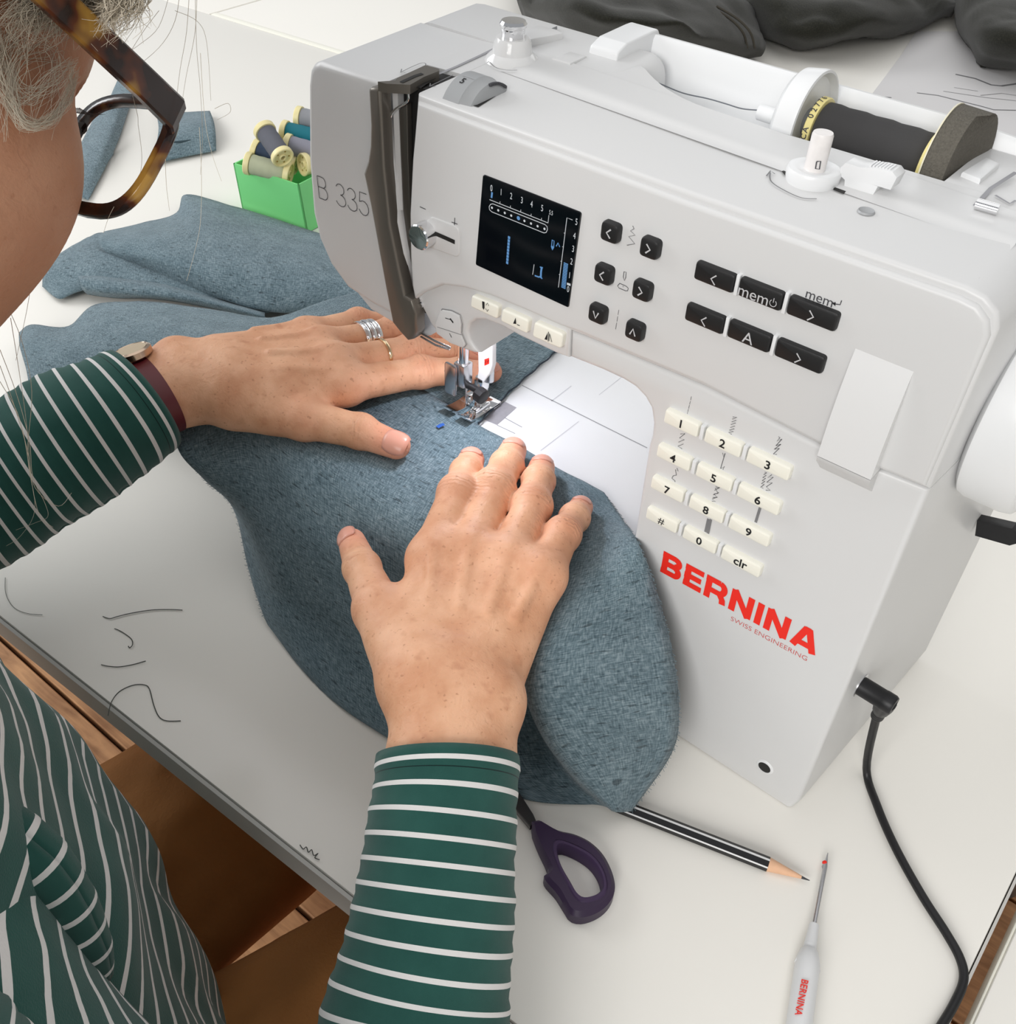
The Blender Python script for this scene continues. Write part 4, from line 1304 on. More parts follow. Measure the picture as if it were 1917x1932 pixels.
# ---- scissors, most of the blades hidden under the cloth
sc = empty('scissors', T(1085, 1620, .004), 'dark purple handled scissors lying partly under the cloth', 'scissors')
purple = mat('purple_handle_plastic', srgb(54, 38, 66), .45, bump=.05, bscale=900)
OUT = [(1003, 1555), (1008, 1540), (1020, 1545), (1052, 1562), (1085, 1570), (1115, 1585), (1140, 1610), (1157, 1645), (1161, 1675), (1150, 1700), (1128, 1718), (1100, 1727), (1078, 1722), (1066, 1705), (1050, 1680), (1032, 1660), (1027, 1648), (1036, 1640), (1030, 1620), (1018, 1595)]
INN = [(1055, 1590), (1085, 1600), (1115, 1620), (1133, 1645), (1139, 1670), (1130, 1685), (1105, 1692), (1090, 1685), (1075, 1660), (1058, 1630), (1050, 1605)]


def ring_prism(outer, inner, z0, z1, bev):
    """flat ring between two pixel outlines lying on the table"""
    n = 64
    def resample(pp):
        P = smooth_poly([Vector(tuple(T(a, b, z1).xy)) for a, b in pp], 6)
        c = sum(P, Vector((0, 0))) / len(P)
        return P
    O, I = resample(outer), resample(inner)
    c = sum(I, Vector((0, 0))) / len(I)
    def at_angle(P, a):
        d = Vector((math.cos(a), math.sin(a)))
        best, bt = None, -1
        for i in range(len(P)):
            p, q = P[i] - c, P[(i + 1) % len(P)] - c
            e = q - p
            den = d.x * e.y - d.y * e.x
            if abs(den) < 1e-14: continue
            t = (p.x * e.y - p.y * e.x) / den
            s = (p.x * d.y - p.y * d.x) / den
            if t > 0 and -1e-6 <= s <= 1 + 1e-6 and t > bt: bt = t
        return c + d * bt
    A_ = sorted([2 * math.pi * k / n for k in range(n)])
    bm = bmesh.new()
    rings = []
    for a in A_:
        o_, i_ = at_angle(O, a), at_angle(I, a)
        m = lambda t: o_.lerp(i_, t)
        Lr = (o_ - i_).length
        b = min(.45, bev / Lr)
        rings.append([bm.verts.new((*m(t), z)) for t, z in ((0, z0), (0, z1 - bev), (b, z1), (1 - b, z1), (1, z1 - bev * 2), (1, z0))])
    for i in range(n):
        a, b = rings[i], rings[(i + 1) % n]
        for k in range(6):
            bm.faces.new([a[k], a[(k + 1) % 6], b[(k + 1) % 6], b[k]])
    return bm


frombm('handle', ring_prism(OUT, INN, .0005, .0095, .0022), purple, sc, angle=40)
INN2 = [(1050, 1582), (1085, 1592), (1120, 1612), (1141, 1642), (1147, 1672), (1137, 1693), (1105, 1703), (1085, 1694), (1068, 1665), (1052, 1635), (1042, 1602)]
frombm('grip_lining', ring_prism(INN2, [(a + (1098 - a) * .06, b + (1645 - b) * .06) for a, b in INN], .0005, .0102, .001), mat('purple_soft_grip', srgb(66, 48, 80), .6), sc, angle=40)
bd = [T(1012, 1552, .005), T(1006, 1538, .005), T(985, 1505, .005), T(920, 1410, .005), T(870, 1330, .005), T(866, 1336, .005), T(920, 1450, .005), T(965, 1520, .005), T(1000, 1562, .005)]
frombm('blade', prism_bm([tuple(p.xy) for p in bd], (0, 0, 0), (1, 0, 0), (0, 1, 0), (0, 0, -1), -.0062, -.0028, .0004, 1), mat('dark_blade_steel', (0.16, 0.15, 0.15, 1), .35, metal=.9), sc)

# ---- snipped threads on the table
snip = mat('dark_snip_thread', srgb(74, 76, 72), .9)
SN = [([(194, 1163), (207, 1167), (222, 1163), (247, 1157), (285, 1151), (320, 1150), (344, 1151)], 'longest dark thread snippet, wavy, highest up on the table'),
      ([(216, 1186), (224, 1189), (236, 1196), (248, 1206), (250, 1216), (245, 1222), (242, 1219)], 'short hooked dark thread snippet below the longest one'),
      ([(191, 1254), (205, 1257), (225, 1258), (250, 1254), (275, 1247)], 'gently curved dark thread snippet in the middle of the group'),
      ([(204, 1350), (210, 1325), (225, 1305), (250, 1293), (272, 1292), (282, 1300), (290, 1330), (300, 1352), (315, 1360), (341, 1360)], 'long looping dark thread snippet hanging over the table edge'),
      ([(10, 1090), (11, 1120), (25, 1145), (50, 1157), (80, 1160)], 'pale curved hair lying on the table at the left edge')]
for pts, lab in SN:
    o = tube('thread_snippet', [T(a, b, .0006) for a, b in pts], (.00027 if 'pale' not in lab else .00016), snip, None, 6, sm=5)
    setp(o, lab, 'thread', 'snipped threads on the table')
lint = tube('lint_tuft', [T(a, b, .0012) for a, b in [(566, 1594), (572, 1602), (578, 1598), (582, 1608), (588, 1603), (592, 1614), (600, 1610), (594, 1618), (603, 1622)]], .00025, snip, None, 6, sm=4)
setp(lint, 'tiny dark crinkled thread tuft at the table front edge', 'thread')

# ================================================================== cloth
def linen_material(name, base, dark, light, fleck=0.6, wscale=900.0):
    m = bpy.data.materials.new(name)
    m.use_nodes = True
    nt = m.node_tree
    b = nt.nodes['Principled BSDF']
    b.inputs['Roughness'].default_value = 0.9
    b.inputs['Specular IOR Level'].default_value = 0.15
    b.inputs['Sheen Weight'].default_value = 0.15
    tc = nt.nodes.new('ShaderNodeTexCoord')

    def noise(scale, detail, sc=(1, 1, 1)):
        mp = nt.nodes.new('ShaderNodeMapping')
        mp.inputs['Scale'].default_value = sc
        nt.links.new(tc.outputs['UV'], mp.inputs['Vector'])
        n = nt.nodes.new('ShaderNodeTexNoise')
        n.inputs['Scale'].default_value = scale
        n.inputs['Detail'].default_value = detail
        nt.links.new(mp.outputs['Vector'], n.inputs['Vector'])
        return n
    warp = noise(1.0, 3, (220, wscale * 1.5, 1))
    weft = noise(1.0, 3, (wscale * 1.5, 220, 1))
    mott = noise(45.0, 4)
    add = nt.nodes.new('ShaderNodeMath'); add.operation = 'ADD'
    nt.links.new(warp.outputs['Fac'], add.inputs[0]); nt.links.new(weft.outputs['Fac'], add.inputs[1])
    add2 = nt.nodes.new('ShaderNodeMath'); add2.operation = 'MULTIPLY_ADD'
    nt.links.new(mott.outputs['Fac'], add2.inputs[0]); add2.inputs[1].default_value = 0.35
    nt.links.new(add.outputs[0], add2.inputs[2])
    cr = nt.nodes.new('ShaderNodeValToRGB')
    e = cr.color_ramp.elements
    e[0].position = 0.40; e[0].color = dark
    e[1].position = 0.74; e[1].color = light
    mid = cr.color_ramp.elements.new(0.56); mid.color = base
    half = nt.nodes.new('ShaderNodeMath'); half.operation = 'MULTIPLY'; half.inputs[1].default_value = 0.48
    nt.links.new(add2.outputs[0], half.inputs[0])
    nt.links.new(half.outputs[0], cr.inputs[0])
    # slubs: sparse dark flecks drawn out along the thread
    fl = noise(1.0, 2, (130, 420, 1))
    fr = nt.nodes.new('ShaderNodeValToRGB')
    fr.color_ramp.elements[0].position = 0.61; fr.color_ramp.elements[0].color = (0, 0, 0, 1)
    fr.color_ramp.elements[1].position = 0.69; fr.color_ramp.elements[1].color = (fleck, fleck, fleck, 1)
    nt.links.new(fl.outputs['Fac'], fr.inputs[0])
    mx = nt.nodes.new('ShaderNodeMix'); mx.data_type = 'RGBA'
    nt.links.new(fr.outputs[0], mx.inputs[0])
    nt.links.new(cr.outputs[0], mx.inputs[6])
    mx.inputs[7].default_value = tuple(c * 0.35 for c in dark[:3]) + (1,)
    nt.links.new(mx.outputs[2], b.inputs['Base Color'])
    bp = nt.nodes.new('ShaderNodeBump'); bp.inputs['Strength'].default_value = 0.45; bp.inputs['Distance'].default_value = 0.0006
    nt.links.new(add.outputs[0], bp.inputs['Height'])
    nt.links.new(bp.outputs['Normal'], b.inputs['Normal'])
    return m


linen = linen_material('blue_grey_linen', srgb(102, 122, 131), srgb(62, 80, 89), srgb(146, 163, 170))
oliv = linen_material('dark_olive_twill', srgb(34, 34, 28), srgb(24, 24, 20), srgb(46, 45, 38), fleck=0.0, wscale=500)


def crom(P, n):
    """Catmull-Rom over the first axis of an array, n steps each span"""
    P = np.asarray(P, float)
    N = len(P)
    out = []
    for i in range(N - 1):
        a, b, c, d = P[max(i - 1, 0)], P[i], P[i + 1], P[min(i + 2, N - 1)]
        if i == 0: a = 2 * b - c
        if i + 2 > N - 1: d = 2 * c - b
        for k in range(n):
            t = k / n
            out.append(0.5 * ((2 * b) + (c - a) * t + (2 * a - 5 * b + 4 * c - d) * t * t + (3 * b - a - 3 * c + d) * t ** 3))
    out.append(P[-1])
    return np.array(out)


def vnoise(P, scale, seed=0, octaves=2):
    """smooth value noise on an (N,3) array"""
    P = np.asarray(P, float)
    tot = np.zeros(len(P)); amp = 1.0
    for o in range(octaves):
        q = P * scale * (2 ** o) + seed * 17.31 + o * 5.7
        i = np.floor(q).astype(np.int64); fr = q - i
        fr = fr * fr * (3 - 2 * fr)

        def h(ix, iy, iz):
            n = (ix * 374761393 + iy * 668265263 + iz * 2147483647 + seed * 974711) & 0x7fffffff
            n = ((n ^ (n >> 13)) * 1274126177) & 0x7fffffff
            return (n ^ (n >> 16)) / 0x7fffffff * 2 - 1
        acc = 0
        for dx in (0, 1):
            for dy in (0, 1):
                for dz in (0, 1):
                    w = (fr[:, 0] if dx else 1 - fr[:, 0]) * (fr[:, 1] if dy else 1 - fr[:, 1]) * (fr[:, 2] if dz else 1 - fr[:, 2])
                    acc = acc + w * h(i[:, 0] + dx, i[:, 1] + dy, i[:, 2] + dz)
        tot += amp * acc; amp *= 0.5
    return tot


def pt(p):
    """(px, py, z) on a height, ('F', px, py, y) on a front plane, or a world Vector"""
    if isinstance(p, Vector): return p
    if p[0] == 'F': return F(p[1], p[2], p[3])
    if p[0] == 'W': return Vector(p[1:])
    return T(p[0], p[1], p[2])


def patch(rows, nu=9, nv=9, wr=0.0, wscale=40, seed=1, zmin=None):
    G = np.array([[tuple(pt(p)) for p in r] for r in rows])          # rows x cols x 3
    A_ = crom(G, nv)
    B_ = np.swapaxes(crom(np.swapaxes(A_, 0, 1), nu), 0, 1)
    h, w = B_.shape[:2]
    V = B_.reshape(-1, 3)
    if wr:
        V = V + np.outer(vnoise(V, wscale, seed, 3) * wr, (0.15, -0.35, 1.0))
    if zmin is not None: V[:, 2] = np.maximum(V[:, 2], zmin)
    B_ = V.reshape(h, w, 3)
    du = np.concatenate([np.zeros((h, 1)), np.cumsum(np.linalg.norm(np.diff(B_, axis=1), axis=2), 1)], 1)
    dv = np.concatenate([np.zeros((1, w)), np.cumsum(np.linalg.norm(np.diff(B_, axis=0), axis=2), 0)], 0)
    uv = np.stack([du.mean(0)[None, :].repeat(h, 0), dv.mean(1)[:, None].repeat(w, 1)], 2).reshape(-1, 2)
    F_ = [(i * w + j, (i + 1) * w + j, (i + 1) * w + j + 1, i * w + j + 1) for i in range(h - 1) for j in range(w - 1)]
    return V, F_, uv


def cloth(name, patches, mt, parent=None, thick=0.0009, label=None, fray=None):
    v, f, uv = [], [], []
    for V, F_, U in patches:
        o = len(v)
        v += V.tolist(); f += [tuple(i + o for i in q) for q in F_]; uv += U.tolist()
    o = pydata(name, v, f, mt, parent, uv=uv, angle=0, label=label)
    md = o.modifiers.new('thickness', 'SOLIDIFY')
    md.thickness = thick
    md.offset = -1
    return o


zb = ZB + 0.0022
MAIN = [
    [('W', -.425, .045, .098), ('W', -.39, .045, zb), ('W', -.35, .045, zb), ('W', -.305, .045, zb), (900, 800, zb), (960, 830, zb), (1020, 864, zb), (1085, 900, zb), (1140, 930, zb + .002)],
    [(332, 740, .100), ('W', -.385, .0, zb + .003), ('W', -.34, .0, zb), ('W', -.30, .0, zb), ('W', -.25, .005, zb), (975, 890, zb), (1040, 930, zb), (1105, 960, zb + .001), (1172, 975, zb + .004)],
    [(334, 842, .090), ('W', -.37, -.048, .103), ('W', -.325, -.048, zb), ('W', -.28, -.047, zb), ('W', -.235, -.047, zb), ('W', -.195, -.045, zb), ('W', -.165, -.044, zb), (1085, 1070, zb + .004), ('F', 1207, 1030, -.006)],
    [(385, 905, .070), (480, 925, .080), (570, 985, .082), (660, 1045, .080), (760, 1105, .080), (870, 1165, .080), (975, 1195, .076), (1040, 1180, .109), ('F', 1243, 1130, -.012)],
    [(441, 962, .045), (500, 1035, .052), (580, 1092, .05), (680, 1155, .05), (780, 1230, .05), (870, 1290, .045), (985, 1290, .034), (1010, 1280, .097), ('F', 1270, 1235, -.018)],
    [(470, 1080, .02), (520, 1130, .024), (590, 1182, .02), (690, 1252, .022), (790, 1320, .02), (890, 1385, .014), (1018, 1390, .012), (1040, 1375, .078), ('F', 1281, 1335, -.024)],
    [(500, 1168, .006), (545, 1222, .006), (610, 1288, .006), (700, 1355, .006), (800, 1420, .006), (920, 1465, .005), (1072, 1472, .005), (1096, 1457, .050), ('F', 1268, 1420, -.032)],
    [(513, 1188, .003), (560, 1252, .002), (628, 1322, .002), (722, 1387, .002), (820, 1440, .002), (985, 1506, .002), (1128, 1519, .002), (1158, 1531, .018), (1192, 1531, .009)],
]
pm = patch(MAIN, 9, 9, 0.0011, 45, 3, 0.0012)
BACK = [
    [('W', -.425, .17, .10), ('W', -.39, .17, zb), ('W', -.35, .17, zb), ('W', -.305, .17, zb), ('W', -.2745, .17, zb)],
    [('W', -.425, .11, .10), ('W', -.39, .11, zb), ('W', -.35, .11, zb), ('W', -.305, .11, zb), (1022, 684, zb)],
    [('W', -.425, .045, .098), ('W', -.39, .045, zb), ('W', -.35, .045, zb), ('W', -.305, .045, zb), (900, 800, zb)],
]
pb_ = patch(BACK, 9, 9, 0.0, 45, 3)
LEFT = [
    [(36, 628, .006), (60, 614, .010), (130, 616, .012), (180, 574, .025), (290, 570, .042), (400, 583, .060), (510, 600, .080), (600, 572, .098), (690, 545, .104)],
    [(38, 655, .014), (75, 650, .022), (140, 645, .030), (200, 615, .045), (300, 600, .062), (400, 608, .078), (505, 620, .094), (605, 600, .103), (705, 570, .1052)],
    [(50, 700, .010), (95, 700, .020), (165, 685, .035), (230, 660, .055), (310, 640, .078), (400, 632, .094), (505, 636, .102), (610, 625, .104), (715, 600, .1052)],
    [(58, 745, .004), (110, 760, .006), (190, 745, .02), (255, 720, .045), (330, 690, .078), (410, 665, .096), (505, 655, .103), (615, 645, .104), (725, 625, .1052)],
]
pl_ = patch(LEFT, 8, 8, 0.0014, 28, 8, 0.0012)
fab = empty('sewn_fabric', T(700, 1100, 0), 'large blue-grey linen piece being sewn, draped under both hands', 'fabric')
cloth('sheet', [pm, pb_, pl_], linen, fab)
bm = bmesh.new()
ribbon_bm(bm, [T(825, 806, zb + .0016), T(832, 802, zb + .0016), T(838, 800, zb + .0016)], .0026, (0, 0, 1))
flat_obj('pen_mark', bm, mat('blue_pen_ink', srgb(44, 92, 176), .8), fab, (0, 0, 1), label='small blue pen mark')
# frayed raw edge beside the foot
edge = [T(*p, zb + .0008) for p in ((1048, 664), (1020, 688), (985, 718), (950, 750), (925, 775), (903, 798))]
tube('raw_edge', [p + Vector((.0006 * math.sin(i * 5), 0, 0)) for i, p in enumerate(smooth_poly(edge, 6, False))], .0005, mat('dark_edge_thread', srgb(44, 52, 62), .9), fab, 6)
fr = bmesh.new()
for seq, s in (([(1140, 930, zb), (1172, 975, zb), ('F', 1207, 1030, -.006), ('F', 1243, 1130, -.012), ('F', 1270, 1235, -.018), ('F', 1281, 1335, -.024), ('F', 1268, 1420, -.032), (1192, 1531, .009)], 1), ([(334, 842, .090), (385, 905, .070), (441, 962, .045), (470, 1080, .02), (500, 1168, .006)], -1)):
    P = smooth_poly([pt(p) for p in seq], 14, False)
    for i, p in enumerate(P[:-1]):
        for k in range(2):
            q = p.lerp(P[i + 1], random.random())
            d = Vector((s * random.uniform(.0003, .0016), random.uniform(-.0012, .0004), random.uniform(-.0006, .0004)))
            ribbon_bm(fr, [q, q + d], .00022, (0, -.6, .8))
me = bpy.data.meshes.new('fray')
fr.to_mesh(me); fr.free()
o = link('fray', me, linen, fab, smooth=False); o['kind'] = 'stuff'

# folded pile behind the left hand
pile = empty('folded_fabric', T(350, 500, 0), 'folded pile of the same blue-grey linen behind the left hand', 'fabric')
L1_ = [
    [(196, 436, .012), (265, 421, .014), (333, 401, .012), (352, 366, .010), (450, 391, .012), (600, 438, .012), (700, 470, .012)],
    [(186, 450, .022), (262, 445, .032), (340, 440, .034), (400, 430, .032), (500, 455, .030), (620, 490, .030), (720, 515, .03)],
    [(190, 470, .018), (260, 480, .030), (340, 492, .036), (420, 505, .036), (515, 520, .034), (630, 535, .034), (730, 560, .034)],
    [(210, 488, .008), (265, 506, .012), (340, 533, .018), (420, 562, .020), (505, 585, .020), (600, 585, .02), (720, 590, .02)],
    [(215, 487, .003), (270, 505, .004), (345, 533, .006), (425, 560, .006), (505, 583, .006), (600, 583, .006), (720, 588, .006)],
]
cloth('top_fold', [patch(L1_, 8, 8, .0012, 34, 11, .003)], linen, pile)
L2_ = [
    [(165, 448, .006), (200, 440, .008), (300, 455, .010), (420, 500, .010), (500, 560, .008)],
    [(110, 480, .012), (170, 480, .016), (280, 500, .018), (400, 540, .018), (500, 580, .012)],
    [(84, 512, .010), (150, 520, .015), (260, 535, .016), (390, 565, .015), (500, 590, .010)],
    [(79, 540, .003), (112, 563, .005), (160, 548, .006), (240, 545, .008), (380, 575, .006)],
]
cloth('lower_fold', [patch(L2_, 8, 8, .001, 40, 12, .0015)], linen, pile)
L3_ = [
    [(146, 519, .012), (200, 520, .014), (300, 532, .015), (400, 560, .016), (500, 590, .018)],
    [(150, 528, .020), (205, 530, .022), (300, 543, .022), (400, 568, .022), (500, 597, .022)],
    [(155, 545, .014), (210, 552, .018), (300, 561, .018), (400, 578, .018), (500, 604, .018)],
    [(165, 556, .003), (215, 562, .004), (300, 566, .004), (400, 582, .006), (500, 608, .006)],
]
cloth('front_roll', [patch(L3_, 8, 8, .0008, 40, 14, .0015)], linen, pile)

# small folded piece further back, seen past and through the glasses
sm_ = empty('linen_offcut', T(350, 260, 0), 'small folded blue-grey linen offcut behind the eyeglasses', 'fabric')
Q = [
    [(300, 200, .004), (325, 206, .006), (345, 211, .006), (396, 209, .006)],
    [(296, 228, .014), (322, 230, .016), (350, 232, .016), (403, 228, .014)],
    [(290, 262, .014), (315, 262, .015), (345, 256, .015), (407, 250, .012)],
    [(283, 312, .003), (310, 304, .004), (340, 297, .004), (408, 283, .004)],
]
cloth('tail', [patch([[(232, 128, .004), (246, 132, .006), (262, 135, .006), (276, 139, .003)], [(205, 190, .006), (221, 194, .012), (238, 199, .012), (253, 203, .004)], [(168, 270, .006), (186, 276, .012), (204, 282, .012), (221, 288, .004)], [(120, 350, .003), (138, 358, .005), (156, 366, .005), (172, 373, .003)]], 6, 6, .0005, 30, 22, .001)], linen, sm_)  # added strip standing in for the offcut as the lens would refract it
cloth('fold', [patch(Q, 8, 8, .0008, 30, 21, .001)], linen, sm_)
Q2 = [[(300, 268, .013), (325, 264, .0165), (350, 263, .0165), (372, 262, .013)], [(296, 276, .012), (322, 272, .0165), (350, 270, .0165), (366, 268, .012)]]
tube('crease_edge', [T(318, 268, .0168), T(340, 268, .0175), T(360, 264, .0168)], [.0005, .0016, .0004], mat('crease_dark_cloth', srgb(52, 68, 76), .9), sm_, 8)  # shade of the crease, put into the darker colour of this tube

# ---- dark olive garments at the back
def garment(rows, name, label, seed, wr=.013, nu=10, nv=10):
    g = empty(name, pt(rows[-1][len(rows[-1]) // 2]) * 1.0, label, 'garment', 'dark garments on the far table')
    g.location.z = 0
    cloth('cloth_body', [patch(rows, nu, nv, wr, 11, seed, .0075)], oliv, g, thick=.003)
    return g


hem_g = garment([
    [(965, -120, .02), (1080, -130, .05), (1200, -110, .05), (1320, -70, .04), (1400, -20, .02)],
    [(970, -30, .05), (1080, -40, .10), (1200, -30, .11), (1330, -5, .09), (1425, 40, .03)],
    [(977, 5, .05), (1075, 10, .12), (1200, 25, .13), (1330, 45, .11), (1442, 68, .04)],
    [(990, 30, .03), (1070, 50, .09), (1190, 65, .10), (1320, 80, .09), (1444, 92, .03)],
    [(1000, 38, .003), (1065, 84, .003), (1180, 112, .003), (1310, 118, .003), (1428, 108, .003)],
], 'dark_garment', 'dark olive garment with a rounded hem end, leftmost at the back', 31)
for off in (0, 14):
    tube('hem_seam', [pt((1352 - off, 12, .098)), pt((1392 - off, 36, .088)), pt((1416 - off, 62, .074)), pt((1424 - off, 90, .05))], .0016, mat('olive_seam', srgb(62, 58, 50), .9), hem_g, 8, sm=5)
garment([
    [(1330, -90, .01), (1450, -100, .04), (1580, -90, .05), (1700, -80, .05), (1830, -90, .02)],
    [(1345, -30, .03), (1450, -20, .06), (1580, -10, .07), (1700, -15, .07), (1830, -20, .03)],
    [(1395, 20, .02), (1470, 35, .05), (1580, 38, .06), (1690, 28, .06), (1815, 5, .03)],
    [(1425, 60, .01), (1480, 72, .03), (1570, 75, .035), (1690, 55, .03), (1800, 22, .02)],
    [(1450, 72, .003), (1500, 84, .003), (1570, 87, .003), (1690, 66, .003), (1795, 30, .003)],
], 'dark_garment', 'dark olive garment sagging in folds at the middle of the back', 33)
garment([
    [(1800, -80, .02), (1880, -90, .05), (2000, -80, .06), (2120, -60, .06)],
    [(1800, -10, .03), (1870, -10, .08), (1990, 0, .09), (2120, 10, .08)],
    [(1802, 45, .02), (1860, 50, .07), (1980, 60, .08), (2120, 70, .07)],
    [(1825, 90, .01), (1865, 100, .04), (1980, 110, .05), (2120, 110, .05)],
    [(1850, 130, .003), (1880, 131, .003), (1980, 130, .003), (2120, 130, .003)],
], 'dark_garment', 'dark olive garment hanging over the printed paper at the far right', 35)

# ---- printed paper pattern
pp = empty('pattern_sheet', T(1800, 150, 0), 'large white paper pattern sheet with curved print at the far right', 'paper')
paper_m = mat('pattern_paper', srgb(214, 212, 212), .8, var=.03, vscale=6)
bm = prism_bm([tuple(T(*p, .001).xy) for p in ((1728, 60), (1700, 105), (1640, 185), (1600, 240), (1750, 300), (1960, 330), (2100, 200), (2000, 60))], (0, 0, 0), (1, 0, 0), (0, 1, 0), (0, 0, -1), -.0016, -.0008)
frombm('sheet', bm, paper_m, pp, smooth=False)
bm = bmesh.new()
for pts, w in (([(1803, 140), (1840, 148), (1870, 160), (1890, 162), (1917, 158), (1960, 150)], .0045), ([(1730, 175), (1770, 180), (1810, 190), (1850, 200), (1875, 207), (1917, 208)], .003), ([(1780, 172), (1820, 178), (1860, 184), (1917, 190)], .0015), ([(1655, 182), (1682, 184)], .003), ([(1850, 180), (1890, 176), (1930, 182)], .0015), ([(1800, 165), (1845, 172)], .0012)):
    ribbon_bm(bm, [T(*p, .0018) for p in pts], w, (0, 0, 1))
flat_obj('printed_curves', bm, ink_grey, pp, (0, 0, 1))

# ---- green box of thread reels
green = mat('green_card', srgb(132, 228, 144), .55)
gb = empty('green_box', T(520, 410, 0), 'small open green card box holding thread reels', 'box')
b0, b1 = T(458, 398, 0), T(580, 441, 0)
ux = (b1 - b0).normalized(); uy = Vector((-ux.y, ux.x, 0))
d0, d1 = F(440, 310, b0.y - .004), F(563, 347, b1.y - .004)
hh = (d0.z + d1.z) / 2
Wb, Wt = (b1 - b0).length, (d1 - d0).length
dep_b, dep_t = .052, .066
mid_b = (b0 + b1) / 2
mid_t = (d0 + d1) / 2; mid_t.z = 0
def quad_wall(a, b, c, d, nrm, t=.0016):
    bm = bmesh.new()
    vs_ = [bm.verts.new(p) for p in (a, b, c, d)]
    vi = [bm.verts.new(p - nrm * t) for p in (a, b, c, d)]
    bm.faces.new(vs_); bm.faces.new(list(reversed(vi)))
    for i in range(4): bm.faces.new([vs_[i], vi[i], vi[(i + 1) % 4], vs_[(i + 1) % 4]])
    return bm
up = Vector((0, 0, 1))
B0, B1 = mid_b - ux * Wb / 2 + up * .0006, mid_b + ux * Wb / 2 + up * .0006
B2, B3 = B1 + uy * dep_b, B0 + uy * dep_b
T0, T1 = mid_t - ux * Wt / 2 + up * hh, mid_t + ux * Wt / 2 + up * hh
T2, T3 = T1 + uy * dep_t, T0 + uy * dep_t
for nm, q, nr in (('front_wall', (B0, B1, T1, T0), -uy), ('side_wall', (B1, B2, T2, T1), ux), ('back_wall', (B2, B3, T3, T2), uy), ('side_wall', (B3, B0, T0, T3), -ux)):
    frombm(nm, quad_wall(*q, nr), green, gb, smooth=False)
frombm('bottom', quad_wall(B0, B1, B2, B3, -up), green, gb, smooth=False)
REELS = [
    ((497, 243), (535, 299), -.010, -.022, .0095, srgb(112, 114, 124), 'grey thread reel standing tilted on top of the pile in the box'),
    ((464, 307), (549, 329), .002, .002, .0095, srgb(205, 210, 178), 'pale cream thread reel lying along the front of the box'),
    ((478, 280), (560, 312), .016, .016, .0090, srgb(62, 78, 104), 'navy thread reel half hidden under the tilted grey one'),
    ((533, 246), (630, 268), .018, .012, .0090, srgb(22, 122, 138), 'teal thread reel lying at the back of the box'),
    ((538, 272), (640, 300), .008, .008, .0095, srgb(158, 158, 172), 'lavender grey thread reel lying beneath the teal one'),
    ((560, 221), (650, 236), .024, .018, .0095, srgb(160, 162, 168), 'silver grey thread reel with cream end, highest in the box'),
    ((570, 311), (650, 300), .001, .028, .0095, srgb(180, 182, 160), 'thread reel with cream end facing out by the box corner'),
]
bd_ = (mid_b - Vector(CAMC)).length
cdir = -CAMR[2]
dd0 = float((np.array(mid_t + up * hh) - CAMC) @ cdir)
for i, (pa, pb2, oa, ob, rr, colr, lab) in enumerate(REELS):
    a_, b_ = D(pa[0], pa[1], dd0 + oa), D(pb2[0], pb2[1], dd0 + ob)
    spool('thread_reel', a_, b_, rr, thread_material('thread_%d' % i, colr), reel_cream, lab, 'reels of thread in the green box', fl=.0055, flr=1.16)

# ================================================================== the person
def surface_nets(vol, org, h):
    nx_, ny_, nz_ = vol.shape
    ins = vol < 0
    c = np.zeros((nx_ - 1, ny_ - 1, nz_ - 1), np.int8)
    for dx in (0, 1):
        for dy in (0, 1):
            for dz in (0, 1):
                c += ins[dx:nx_ - 1 + dx, dy:ny_ - 1 + dy, dz:nz_ - 1 + dz]
    act = np.argwhere((c > 0) & (c < 8))
    idx = -np.ones(c.shape, np.int64)
    idx[act[:, 0], act[:, 1], act[:, 2]] = np.arange(len(act))
    pos = np.zeros((len(act), 3)); cnt = np.zeros(len(act))
    corners = [(x, y, z) for x in (0, 1) for y in (0, 1) for z in (0, 1)]
    for a in corners:
        for ax in range(3):
            if a[ax]: continue
            b = list(a); b[ax] = 1
            va = vol[act[:, 0] + a[0], act[:, 1] + a[1], act[:, 2] + a[2]]
            vb = vol[act[:, 0] + b[0], act[:, 1] + b[1], act[:, 2] + b[2]]
            m = (va < 0) != (vb < 0)
            t = np.where(m, va / np.where(m, va - vb, 1), 0)
            p = np.array(a, float)[None, :].repeat(len(act), 0)
            p[:, ax] += t
            pos[m] += p[m]; cnt[m] += 1
    V = (act + pos / cnt[:, None]) * h + org
    faces = []
    for ax in range(3):
        o1, o2 = [(1, 2), (2, 0), (0, 1)][ax]
        sl0 = [slice(None)] * 3; sl1 = [slice(None)] * 3
        sl0[ax] = slice(0, -1); sl1[ax] = slice(1, None)
        A_, B_ = ins[tuple(sl0)], ins[tuple(sl1)]
        for flip, m in ((False, A_ & ~B_), (True, ~A_ & B_)):
            e = np.argwhere(m)
            e = e[(e[:, o1] > 0) & (e[:, o2] > 0) & (e[:, o1] < vol.shape[o1] - 1) & (e[:, o2] < vol.shape[o2] - 1)]
            q = []
            for d1, d2 in ((0, 0), (1, 0), (1, 1), (0, 1)):
                k = e.copy(); k[:, o1] -= d1; k[:, o2] -= d2
                q.append(idx[k[:, 0], k[:, 1], k[:, 2]])
            q = np.stack(q, 1)
            q = q[(q >= 0).all(1)]
            faces.append(q[:, ::-1] if flip else q)
    return V, np.concatenate(faces)


